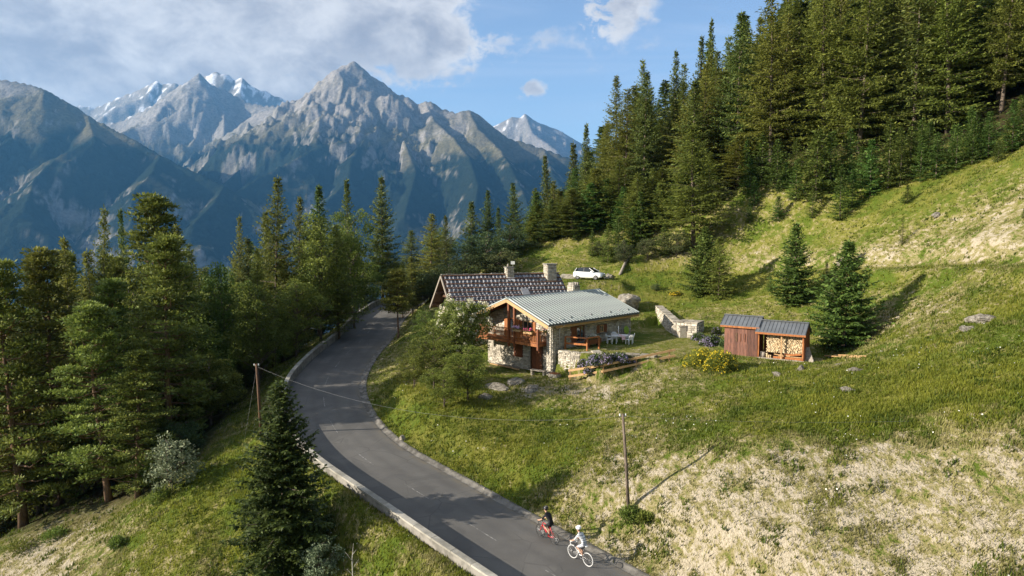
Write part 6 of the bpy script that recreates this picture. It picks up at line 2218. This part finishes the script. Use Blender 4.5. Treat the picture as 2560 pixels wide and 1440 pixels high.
# stations: x, half width at sill, belt half width, sill z, belt z, roof half width, roof z
ST = [(-2.0, .62, .66, .42, .80, None, None), (-1.92, .78, .80, .32, .92, None, None), (-1.6, .84, .86, .26, .98, None, None), (-.9, .86, .87, .24, .98, None, None), (0, .86, .87, .23, .96, None, None),
      (.7, .86, .87, .24, .95, None, None), (1.25, .85, .84, .25, .90, None, None), (1.7, .80, .76, .28, .82, None, None), (1.95, .66, .62, .34, .70, None, None)]
b = MB()
rings = []
for (x, ws, wb_2, zs, zb_, _, _) in ST:
    rings.append([(x, -ws * .92, zs), (x, -ws, zs + .12), (x, -wb_2 * 1.01, (zs + zb_) / 2), (x, -wb_2 * .97, zb_ - .03), (x, -wb_2 * .86, zb_ + .02), (x, wb_2 * .86, zb_ + .02), (x, wb_2 * .97, zb_ - .03), (x, wb_2 * 1.01, (zs + zb_) / 2), (x, ws, zs + .12), (x, ws * .92, zs)])
m_ = 10
vv = [p_ for r_2 in rings for p_ in r_2]
ff = []
for i in range(len(rings) - 1):
    for k in range(m_):
        ff.append((i * m_ + k, i * m_ + (k + 1) % m_, (i + 1) * m_ + (k + 1) % m_, (i + 1) * m_ + k))
ff += [tuple(range(m_)), tuple((len(rings) - 1) * m_ + k for k in range(m_))]
b.add(vv, ff)
b.build('body', M_CARW, car, True)
# glasshouse
GH = [(-1.86, .70, .96, .62, 1.20), (-1.62, .74, .98, .60, 1.40), (-.9, .76, .99, .60, 1.49), (-.2, .76, .98, .60, 1.50), (.28, .75, .97, .58, 1.43), (.98, .70, .95, .56, .99)]
b = MB()
vv = []
for (x, w0, z0_, w1, z1_) in GH:
    vv += [(x, -w0, z0_), (x, -w1, z1_ - .03), (x, -w1 * .85, z1_), (x, w1 * .85, z1_), (x, w1, z1_ - .03), (x, w0, z0_)]
ff = []
for i in range(len(GH) - 1):
    for k in range(5):
        ff.append((i * 6 + k, i * 6 + k + 1, (i + 1) * 6 + k + 1, (i + 1) * 6 + k))
ff += [(5, 4, 3, 2, 1, 0), tuple(30 + k for k in range(6))]
b.add(vv, ff)
b.build('glasshouse', M_CARG, car, True)
b = MB()
RF = [(-1.64, .57, 1.415), (-.9, .58, 1.505), (-.2, .58, 1.515), (.20, .56, 1.46)]
vv = [(x, s_ * w_, z_) for (x, w_, z_) in RF for s_ in (-1, 1)] + [(x, s_ * w_, z_ - .02) for (x, w_, z_) in RF for s_ in (-1, 1)]
ff = [(2 * i, 2 * i + 1, 2 * i + 3, 2 * i + 2) for i in range(3)] + [(8 + 2 * i, 8 + 2 * i + 2, 8 + 2 * i + 3, 8 + 2 * i + 1) for i in range(3)] + [(2 * i, 2 * i + 2, 10 + 2 * i, 8 + 2 * i) for i in range(3)] + [(2 * i + 3, 2 * i + 1, 9 + 2 * i, 11 + 2 * i) for i in range(3)] + [(1, 0, 8, 9), (6, 7, 15, 14)]
b.add(vv, ff).build('roof', M_TRIM, car)
for s_ in (-1, 1):
    MB().bar((.24, s_ * .59, 1.45), (1.0, s_ * .72, .99), .05, .06).build('front_pillar', M_CARW, car)
    MB().bar((-.45, s_ * .625, 1.48), (-.45, s_ * .775, .98), .08, .03).build('door_pillar', M_TRIM, car)
    MB().bar((-1.45, s_ * .625, 1.45), (-1.7, s_ * .765, .97), .22, .03, up=(1, 0, 0)).build('rear_pillar', M_CARW, car)
    MB().box(.62, .86, s_ * .98 - .1, s_ * .98 + .06, 1.0, 1.14).build('mirror', M_CARW, car)
    MB().add([(1.93, s_ * .62, .66), (1.94, s_ * .36, .66), (1.90, s_ * .36, .80), (1.66, s_ * .70, .83), (1.70, s_ * .765, .70)], [(0, 1, 2, 3, 4)]).build('headlight', M_LAMP, car)
    MB().box(-.75, -.55, s_ * .885 - .012, s_ * .885 + .012, .78, .82).build('door_handle', M_CARW, car)
    for x in (-1.28, 1.22):
        wh = empty('wheel'); wh.parent = car; wh.location = (x, s_ * .76, .31)
        MB().lathe([(.20, -.1), (.30, -.1), (.315, -.06), (.315, .06), (.30, .1), (.20, .1)], 18, Matrix.Rotation(math.pi / 2, 4, 'X')).build('tyre', M_BLACK, wh, True)
        MB().lathe([(.0, -.105), (.2, -.108), (.205, .0), (.2, .108), (.0, .105)], 14, Matrix.Rotation(math.pi / 2, 4, 'X')).build('rim', simple('alloy', (.18, .18, .19), (.1, .1, .1), 8, .4, .5, 0, metal=.6), wh)
MB().box(1.93, 1.985, -.36, .36, .60, .70).build('grille', M_TRIM, car)
MB().box(1.90, 1.97, -.5, .5, .36, .46).build('bumper_intake', M_TRIM, car)
MB().box(1.97, 1.995, -.26, .26, .49, .58).build('number_plate', M_WHITE, car)

# ------------------------------------------------------------------ cyclists
def torus(R0, r0, n=36, m=8):
    b = MB()
    vv = []
    for i in range(n):
        a = 2 * math.pi * i / n
        for j in range(m):
            c_ = 2 * math.pi * j / m
            q = R0 + r0 * math.cos(c_)
            vv.append((q * math.cos(a), r0 * math.sin(c_), q * math.sin(a)))
    ff = [(i * m + j, i * m + (j + 1) % m, ((i + 1) % n) * m + (j + 1) % m, ((i + 1) % n) * m + j) for i in range(n) for j in range(m)]
    return b.add(vv, ff)


def bicycle(loc, rz, frame_c, tyre_c, label, tape, rimc, pitch):
    """x forwards, wheels on the ground"""
    e = empty('bicycle', loc, rz, label, 'bicycle')
    e.rotation_euler = (0, -pitch, rz)
    MF, t = new_mat('bike_frame_paint'); finish(t, frame_c, .3, .5)
    MT, t = new_mat('bike_tyre'); finish(t, tyre_c, .7, .3)
    MR, t = new_mat('bike_rim'); finish(t, rimc, .4, .4)
    MTp, t = new_mat('bar_tape'); finish(t, tape, .7, .3)
    for x in (-.5, .5):
        wh = empty('wheel'); wh.parent = e; wh.location = (x, 0, .34)
        torus(.325, .014).build('tyre', MT, wh, True)
        torus(.302, .010, 32, 6).build('rim', MR, wh, True)
        sp = MB()
        for k in range(18):
            a = 2 * math.pi * k / 18
            sp.tube([(.02 * math.cos(a), .02 * (-1) ** k, .02 * math.sin(a)), (.29 * math.cos(a), 0, .29 * math.sin(a))], .0016, 3, False)
        sp.tube([(0, -.045, 0), (0, .045, 0)], .02, 8)
        sp.build('spokes', M_STEEL, wh)
    BB = (-.08, 0, .27); ST_ = (-.22, 0, .80); HT = (.34, 0, .86); HB = (.38, 0, .72); RA = (-.5, 0, .34); FA = (.5, 0, .34)
    f = MB()
    f.tube([BB, ST_], .018, 8); f.tube([(-.205, 0, .76), HT], .018, 8); f.tube([BB, HB], .022, 8); f.tube([HT, HB], .022, 8)
    for s_ in (-1, 1):
        f.tube([(BB[0], s_ * .03, BB[2]), (RA[0], s_ * .06, RA[2])], .011, 6)
        f.tube([(-.21, s_ * .02, .74), (RA[0], s_ * .06, RA[2])], .009, 6)
        f.tube([(HB[0], s_ * .02, HB[2]), (.41, s_ * .05, .62), (FA[0], s_ * .055, FA[2])], .013, 6)
    f.build('frame', MF, e, True)
    MB().tube([ST_, (-.245, 0, .94)], .014, 8).build('seat_post', M_TRIM, e)
    MB().add([(-.40, -.07, .955), (-.40, .07, .955), (-.1, .02, .95), (-.1, -.02, .95), (-.40, -.07, .985), (-.40, .07, .985), (-.08, .02, .975), (-.08, -.02, .975), (-.25, -.05, .97), (-.25, .05, .97)],
             [(0, 1, 5, 4), (4, 5, 6, 7), (3, 2, 1, 0), (1, 2, 6, 5), (0, 4, 7, 3), (2, 3, 7, 6)]).build('saddle', MTp, e)
    hb = MB()
    hb.tube([HT, (.40, 0, .93)], .016, 8)
    hb.tube([(.40, -.2, .94), (.40, .2, .94)], .014, 8)
    for s_ in (-1, 1):
        hb.tube([(.40, s_ * .2, .94), (.47, s_ * .21, .94), (.51, s_ * .21, .90), (.49, s_ * .21, .82), (.40, s_ * .215, .80)], .016, 7)
        hb.tube([(.48, s_ * .21, .93), (.54, s_ * .21, .98)], .016, 6)
    hb.build('handlebar', MTp, e, True)
    torus(.09, .006, 24, 5).build('chainring', M_TRIM, e, loc=(BB[0], -.06, BB[2]))
    torus(.04, .006, 16, 5).build('sprocket', M_TRIM, e, loc=(RA[0], -.05, RA[2]))
    for s_, a in ((-1, R_(-70)), (1, R_(110))):
        pe = (BB[0] + .17 * math.cos(a), s_ * .13, BB[2] + .17 * math.sin(a))
        MB().tube([(BB[0], s_ * .07, BB[2]), (pe[0], s_ * .09, pe[2])], .010, 6).build('crank', M_TRIM, e)
        MB().box(pe[0] - .045, pe[0] + .045, s_ * .13 - .04, s_ * .13 + .04, pe[2] - .012, pe[2] + .012).build('pedal', M_TRIM, e)
    MB().lathe([(.03, 0), (.035, .02), (.035, .14), (.02, .18)], 10, Matrix.Translation((.06, 0, .43)) @ Matrix.Rotation(R_(40), 4, 'Y')).build('bottle', M_WHITE if tyre_c[0] > .2 else MF, e)
    return e


def cyclist(loc, rz, label, jersey, shorts, skin, helmet, shoe, hair, pitch, stripes=False):
    e = empty('person', loc, rz, label, 'person')
    e.rotation_euler = (0, -pitch, rz)
    # joints in the bike's frame
    J = {}
    E = []

    def jn(n, p_, r, par=None, region='skin'):
        J[n] = (Vector(p_), r, region)
        if par:
            E.append((par, n))
    jn('pelvis', (-.27, 0, 1.06), (.145, .12), None, 'shorts')
    jn('waist', (-.16, 0, 1.20), (.135, .105), 'pelvis', 'jersey')
    jn('chest', (.03, 0, 1.36), (.165, .12), 'waist', 'jersey')
    jn('neck', (.14, 0, 1.45), (.065, .065), 'chest', 'jersey')
    jn('neck2', (.185, 0, 1.51), (.055, .055), 'neck', 'skin')
    jn('head', (.225, 0, 1.575), (.085, .075), 'neck2', 'skin')
    jn('crown', (.235, 0, 1.69), (.075, .075), 'head', 'skin')
    jn('nose', (.315, 0, 1.59), (.022, .02), 'head', 'skin')
    for s_, nm in ((1, 'l'), (-1, 'r')):
        jn(nm + 'sh', (.075, s_ * .175, 1.40), (.07, .065), 'chest', 'jersey')
        jn(nm + 'ua', (.15, s_ * .215, 1.27), (.055, .055), nm + 'sh', 'jersey')
        jn(nm + 'el', (.235, s_ * .235, 1.13), (.042, .042), nm + 'ua', 'skin')
        jn(nm + 'wr', (.44, s_ * .215, .995), (.03, .026), nm + 'el', 'skin')
        jn(nm + 'pa', (.50, s_ * .21, .985), (.036, .02), nm + 'wr', 'skin')
        for k in range(4):
            y0 = s_ * (.21 + (.03 - .02 * k))
            jn(nm + 'f%da' % k, (.545 - .006 * abs(k - 1), y0, .985), (.010, .010), nm + 'pa', 'skin')
            jn(nm + 'f%db' % k, (.558 - .006 * abs(k - 1), y0, .945), (.009, .009), nm + 'f%da' % k, 'skin')
        jn(nm + 'ta', (.50, s_ * .175, .975), (.011, .011), nm + 'pa', 'skin')
        jn(nm + 'tb', (.525, s_ * .17, .94), (.009, .009), nm + 'ta', 'skin')
        a = R_(-70) if s_ < 0 else R_(110)
        fx, fz = -.08 + .17 * math.cos(a), .27 + .17 * math.sin(a)
        jn(nm + 'hip', (-.24, s_ * .10, 1.00), (.10, .095), 'pelvis', 'shorts')
        ank = Vector((fx - .10, s_ * .115, fz + .10))
        hip = Vector((-.24, s_ * .10, 1.00))
        d = ank - hip
        mid = (hip + ank) / 2
        L = .46
        h2 = max(.0, L * L - (d.length / 2) ** 2) ** .5
        fw = Vector((1, 0, .35)); fw = (fw - d.normalized() * fw.dot(d.normalized())).normalized()
        kn = mid + fw * h2
        jn(nm + 'th', tuple((hip * .45 + kn * .55)), (.078, .078), nm + 'hip', 'shorts')
        jn(nm + 'kn', tuple(kn), (.056, .056), nm + 'th', 'skin')
        cf = kn * .65 + ank * .35 - fw * .02
        jn(nm + 'cf', tuple(cf), (.054, .054), nm + 'kn', 'skin')
        jn(nm + 'an', tuple(ank), (.034, .034), nm + 'cf', 'skin')
        jn(nm + 'he', (fx - .09, s_ * .125, fz + .035), (.036, .036), nm + 'an', 'shoe')
        jn(nm + 'to', (fx + .10, s_ * .135, fz + .03), (.034, .028), nm + 'he', 'shoe')
    names = list(J)
    me = bpy.data.meshes.new('body_skeleton')
    me.from_pydata([tuple(J[n_][0]) for n_ in names], [(names.index(a), names.index(b_)) for a, b_ in E], [])
    ob = bpy.data.objects.new('body', me)
    COL.objects.link(ob)
    sk = ob.modifiers.new('skin', 'SKIN')
    sk.use_smooth_shade = True
    for i, n_ in enumerate(names):
        me.skin_vertices[0].data[i].radius = J[n_][1]
        me.skin_vertices[0].data[i].use_root = (n_ == 'pelvis')
    sb = ob.modifiers.new('sub', 'SUBSURF'); sb.levels = 2; sb.render_levels = 2
    dg = bpy.context.evaluated_depsgraph_get()
    m2 = bpy.data.meshes.new_from_object(ob.evaluated_get(dg))
    bpy.data.objects.remove(ob)
    nv = len(m2.vertices)
    co = np.empty(nv * 3); m2.vertices.foreach_get('co', co); co = co.reshape(-1, 3)
    cols = {'skin': skin, 'jersey': jersey, 'shorts': shorts, 'shoe': shoe}
    best = np.full(nv, 1e9); cc_ = np.zeros((nv, 4)); cc_[:, 3] = 1
    for a, b_ in E:
        A = np.array(J[a][0]); B = np.array(J[b_][0])
        d = B - A
        tt = np.clip(((co - A) @ d) / (d @ d), 0, 1)
        ds_ = np.linalg.norm(co - A - tt[:, None] * d, axis=1)
        ra = J[a][1][0] + (J[b_][1][0] - J[a][1][0]) * tt
        ds_ = ds_ - ra * .8
        k = ds_ < best
        best[k] = ds_[k]
        ca_, cb_ = np.array(cols[J[a][2]]), np.array(cols[J[b_][2]])
        cut = .75 if J[b_][2] == 'skin' and J[a][2] in ('jersey', 'shorts') else .5
        col_ = np.where((tt < cut)[:, None], ca_, cb_)
        cc_[k, :3] = col_[k]
    at = m2.attributes.new('cloth', 'FLOAT_COLOR', 'POINT')
    at.data.foreach_set('color', cc_.astype(np.float32).ravel())
    mm, t = new_mat('rider_skin_and_kit')
    n_ = t.noise(14, 3, .6, t.obj())
    bc = t.attr('cloth', 'Color')
    pat = t.mix(1.0, bc, t.mix(t.smooth(n_, .40, .62), (.8, .8, .8), (1.1, 1.1, 1.1)), 'MULTIPLY')
    if stripes:
        wv = t.new('ShaderNodeTexWave', Scale=5.5, Distortion=4.0)
        wv.bands_direction = 'Z'
        lum = t.smooth(t.new('ShaderNodeRGBToBW', Color=bc).outputs[0], .5, .52)
        pat = t.mix(t.math('MULTIPLY', t.smooth(wv.outputs[1], .72, .8), t.math('MULTIPLY', lum, .75)), pat, (.10, .11, .15))
    finish(t, pat, .7, .25)
    m2.materials.clear()
    m2.materials.append(mm)
    m2.polygons.foreach_set('use_smooth', [True] * len(m2.polygons))
    link('body', m2, None, e)
    # helmet with ridges, glasses, hair edge, ears
    MHh, t = new_mat('helmet_shell'); finish(t, helmet, .35, .5)
    hm = MB()
    hm.lathe([(.118, -.03), (.125, .0), (.118, .045), (.092, .085), (.05, .105), (.0, .11)], 16)
    for k in range(5):
        a = (k - 2) * .32
        hm.tube([(.12 * math.cos(u) * 1.02, .05 * (k - 2) * (.6 + .4 * math.sin(u)), .115 * math.sin(u)) for u in np.linspace(.1, 3.0, 7)], .012, 5)
    hm.build('helmet', MHh, e, True, loc=(.228, 0, 1.665), rot=(0, R_(12), 0), scale=(1.16, .86, 1.0))
    MB().tube([(.27, -.085, 1.615), (.315, -.04, 1.62), (.32, 0, 1.62), (.315, .04, 1.62), (.27, .085, 1.615)], [.012, .02, .014, .02, .012], 6).build('sunglasses', M_TRIM, e)
    for s_ in (-1, 1):
        MB().lathe([(.0, -.008), (.022, -.006), (.024, .006), (.0, .01)], 8, Matrix.Translation((.215, s_ * .078, 1.595)) @ Matrix.Rotation(R_(90), 4, 'X')).build('ear', simple('ear_skin', skin, skin, 5, .6, .3, 0), e)
    MH2, t = new_mat('hair'); finish(t, hair, .7, .3)
    MB().lathe([(.09, 0), (.092, .05), (.08, .09)], 12, Matrix.Translation((.20, 0, 1.60))).build('hair', MH2, e, True, scale=(1, .9, 1))
    return e


def bike_pose(fr, re):
    A = at_z(fr[0], fr[1], .0); B = at_z(re[0], re[1], .0)
    D0, Z0, i0 = road_local([(A[0] + B[0]) / 2], [(A[1] + B[1]) / 2])
    i0 = int(i0[0])
    x = CL[i0, 0] + RN[i0, 0] * D0[0]; y = CL[i0, 1] + RN[i0, 1] * D0[0]
    tdir = CL[min(i0 + 3, nR - 1)] - CL[max(i0 - 3, 0)]
    rz = math.atan2(tdir[1], tdir[0])
    pit = math.atan2(tdir[2], math.hypot(tdir[0], tdir[1]))
    return (x, y, CL[i0, 2] + .022 - .012 * abs(D0[0])), rz, pit


SKIN = (.50, .30, .21)
l1, r1, pt1 = bike_pose((1360, 1351), (1388, 1366))
bicycle(l1, r1, (.55, .015, .03), (.025, .025, .025), 'red road bicycle ridden by the cyclist in black', (.03, .03, .03), (.05, .05, .05), pt1)
cyclist(l1, r1, 'person in black jersey and shorts riding the red bicycle', (.016, .016, .018), (.012, .012, .014), SKIN, (.02, .02, .022), (.03, .03, .03), (.03, .02, .015), pt1)
l2, r2, pt2 = bike_pose((1435, 1393), (1466, 1410))
bicycle(l2, r2, (.05, .05, .055), (.45, .45, .44), 'black road bicycle with white tyres ridden by the cyclist in white', (.70, .70, .69), (.6, .6, .6), pt2)
cyclist(l2, r2, 'person in white patterned kit and white helmet riding the bicycle with white tyres', (.62, .63, .64), (.52, .53, .56), SKIN, (.72, .72, .72), (.6, .6, .6), (.04, .03, .02), pt2, True)
# ------------------------------------------------------------------ grass, herbs and meadow flowers (uncountable: stuff)
def scatter(n, seed, cond):
    """points over the visible meadow, thinning with distance"""
    rg = np.random.default_rng(seed)
    out = []
    got = 0
    while got < n:
        m = 60000
        y = 1 / rg.uniform(1 / 115.0, 1 / 21.0, m)
        x = rg.uniform(-.95, .95, m) * y
        D, _, _ = road_local(x, y)
        k = (D < -HALF - .55) | (D > HALF + .45)
        for P in (YARD,):
            k &= poly_sd(x, y, P) > -.8
        hp = np.array([HA - .3 * HU - .3 * HV, HA + 11.2 * HU - .3 * HV, HA + 11.2 * HU + 8.6 * HV, HA - .3 * HU + 8.6 * HV])
        k &= poly_sd(x, y, hp) > 0
        op = np.array([OO + OU * 1 - OV * 4.6, OO + OU * 13.4 - OV * 4.6, OO + OU * 13.4 + OV * 4.6, OO + OU * 1 + OV * 4.6])
        k &= poly_sd(x, y, op) > 0
        k &= poly_sd(x, y, SHEDPAD) > .3
        k &= (poly_sd(x, y, LAWN) > 0) | (rg.random(m) < .25)
        x, y = x[k], y[k]
        k = cond(x, y, rg)
        out.append(np.stack([x[k], y[k]], 1))
        got += k.sum()
    return np.concatenate(out)[:n]


def drymap(x, y):
    d = dryness(x, y)
    return d + .9 * (fbm(x * .95, y * .95, 201, 4) - .5) + .5 * (fbm(x / 3.5, y / 3.5, 202, 3) - .5)


def tufts(name, n, seed, cond, hgt, width, nbl, mat, label, cat, hmul=None):
    P = scatter(n, seed, cond)
    rg = np.random.default_rng(seed + 1)
    z = ground(P[:, 0], P[:, 1])
    big = .55 + .9 * fbm(P[:, 0] / 1.3, P[:, 1] / 1.3, seed, 3)
    if hmul is not None:
        big = big * hmul(P[:, 0], P[:, 1])
    V = []; T = []
    tint0 = fbm(P[:, 0] / 2.2, P[:, 1] / 2.2, seed + 5, 4)
    for b in range(nbl):
        a = rg.uniform(0, 2 * math.pi, n)
        ln = rg.uniform(.25, 1.0, n)
        h = hgt * big * rg.uniform(.55, 1.25, n)
        w_ = width * rg.uniform(.6, 1.4, n) * (.6 + .4 * P[:, 1] / 40)
        ox = rg.normal(0, .09, n); oy = rg.normal(0, .09, n)
        bx = P[:, 0] + ox; by = P[:, 1] + oy
        side = np.stack([-np.sin(a), np.cos(a)], 1)
        A = np.stack([bx - side[:, 0] * w_ / 2, by - side[:, 1] * w_ / 2, z - .05], 1)
        B = np.stack([bx + side[:, 0] * w_ / 2, by + side[:, 1] * w_ / 2, z - .05], 1)
        C = np.stack([bx + np.cos(a) * h * ln * .8, by + np.sin(a) * h * ln * .8, z + h], 1)
        V.append(np.stack([A, B, C], 1).reshape(-1, 3))
        T.append(np.repeat(np.clip(.5 + 1.6 * (tint0 - .5) + rg.normal(0, .16, n), 0, 1), 3))
    V = np.concatenate(V); T = np.concatenate(T)
    me = mesh_np(name, V, np.arange(len(V)).reshape(-1, 3), False, {'tint': ('FLOAT', T)})
    o = link(name, me, mat)
    return tag(o, label, cat, kind='stuff')


def fog(x, y):
    return forestness(x, y)


M_GRASSG = leaf_mat('meadow_grass', (.085, .118, .012), (.235, .245, .032), .5, 0, 0)
M_GRASSD = leaf_mat('dry_grass', (.14, .14, .04), (.33, .30, .12), .4, 0, 0)
M_HERB = leaf_mat('dark_herbs', (.055, .085, .012), (.130, .160, .024), .4, 0, 0)
tufts('grass', 115000, 301, lambda x, y, r: (drymap(x, y) < .50) & (fog(x, y) < .5), .12, .075, 3, M_GRASSG, 'green and olive grass blades covering the meadow', 'grass',
      lambda x, y: np.where(poly_sd(x, y, LAWN) < .3, .35, 1.0) * (1 + .6 * np.clip(.35 - dryness(x, y), 0, .3) / .3))
tufts('dry_grass', 70000, 302, lambda x, y, r: (drymap(x, y) > .42) & ((drymap(x, y) < .66) | (r.random(len(x)) < .20)) & (fog(x, y) < .5), .12, .06, 3, M_GRASSD, 'dry straw-coloured grass tufts on the slopes', 'grass')
tufts('meadow_herbs', 22000, 303, lambda x, y, r: (fbm(x / 1.1, y / 1.1, 77, 3) > .56) & (drymap(x, y) < .74) & (poly_sd(x, y, LAWN) > .5), .18, .11, 3, M_HERB, 'dark leafy herbs dotted through the grass', 'herbs')
M_FLW = leaf_mat('white_meadow_flower', (.62, .62, .54), (.8, .8, .72), .1, 0, 0)
P = scatter(1000, 311, lambda x, y, r: (drymap(x, y) < .60) & (fbm(x / 2.5, y / 2.5, 88, 3) > .60) & (fog(x, y) < .3) & (poly_sd(x, y, LAWN) > .5))
rg = np.random.default_rng(5)
z = ground(P[:, 0], P[:, 1]) + rg.uniform(.12, .3, len(P))
cen = np.c_[P, z]
n = len(cen)
d1 = norm(rg.normal(size=(n, 3)) * np.array([1, 1, .4])); e1 = norm(np.cross(d1, norm(np.array([-.4, -.5, 1.0]) + rg.normal(0, .5, (n, 3)))))
s_ = .034 * rg.uniform(.5, 1.3, n)[:, None]
V = np.stack([cen - d1 * s_, cen + e1 * s_, cen + d1 * s_, cen - e1 * s_], 1).reshape(-1, 3)
o = link('meadow_flowers', crown_mesh('meadow_flowers', [(V, np.arange(4 * n).reshape(n, 4), np.repeat(rg.random(n), 4))], M_FLW))
tag(o, 'white flower heads scattered over the meadow', 'flowers', kind='stuff')
# ------------------------------------------------------------------ the air
M_HAZE, t = new_mat('blue_mountain_air')
pv = t.new('ShaderNodeVolumePrincipled', Color=(0.14, 0.43, 0.86), Density=HAZE_D, Anisotropy=0.25)
t.new('ShaderNodeOutputMaterial', Volume=pv.outputs[0])
hb = MB()
hb.box(-15800, 15800, -3500, 14900, -716, 2120)
hz = hb.build('haze', M_HAZE)
tag(hz, 'thin blue haze filling the valley air', 'haze', kind='stuff')
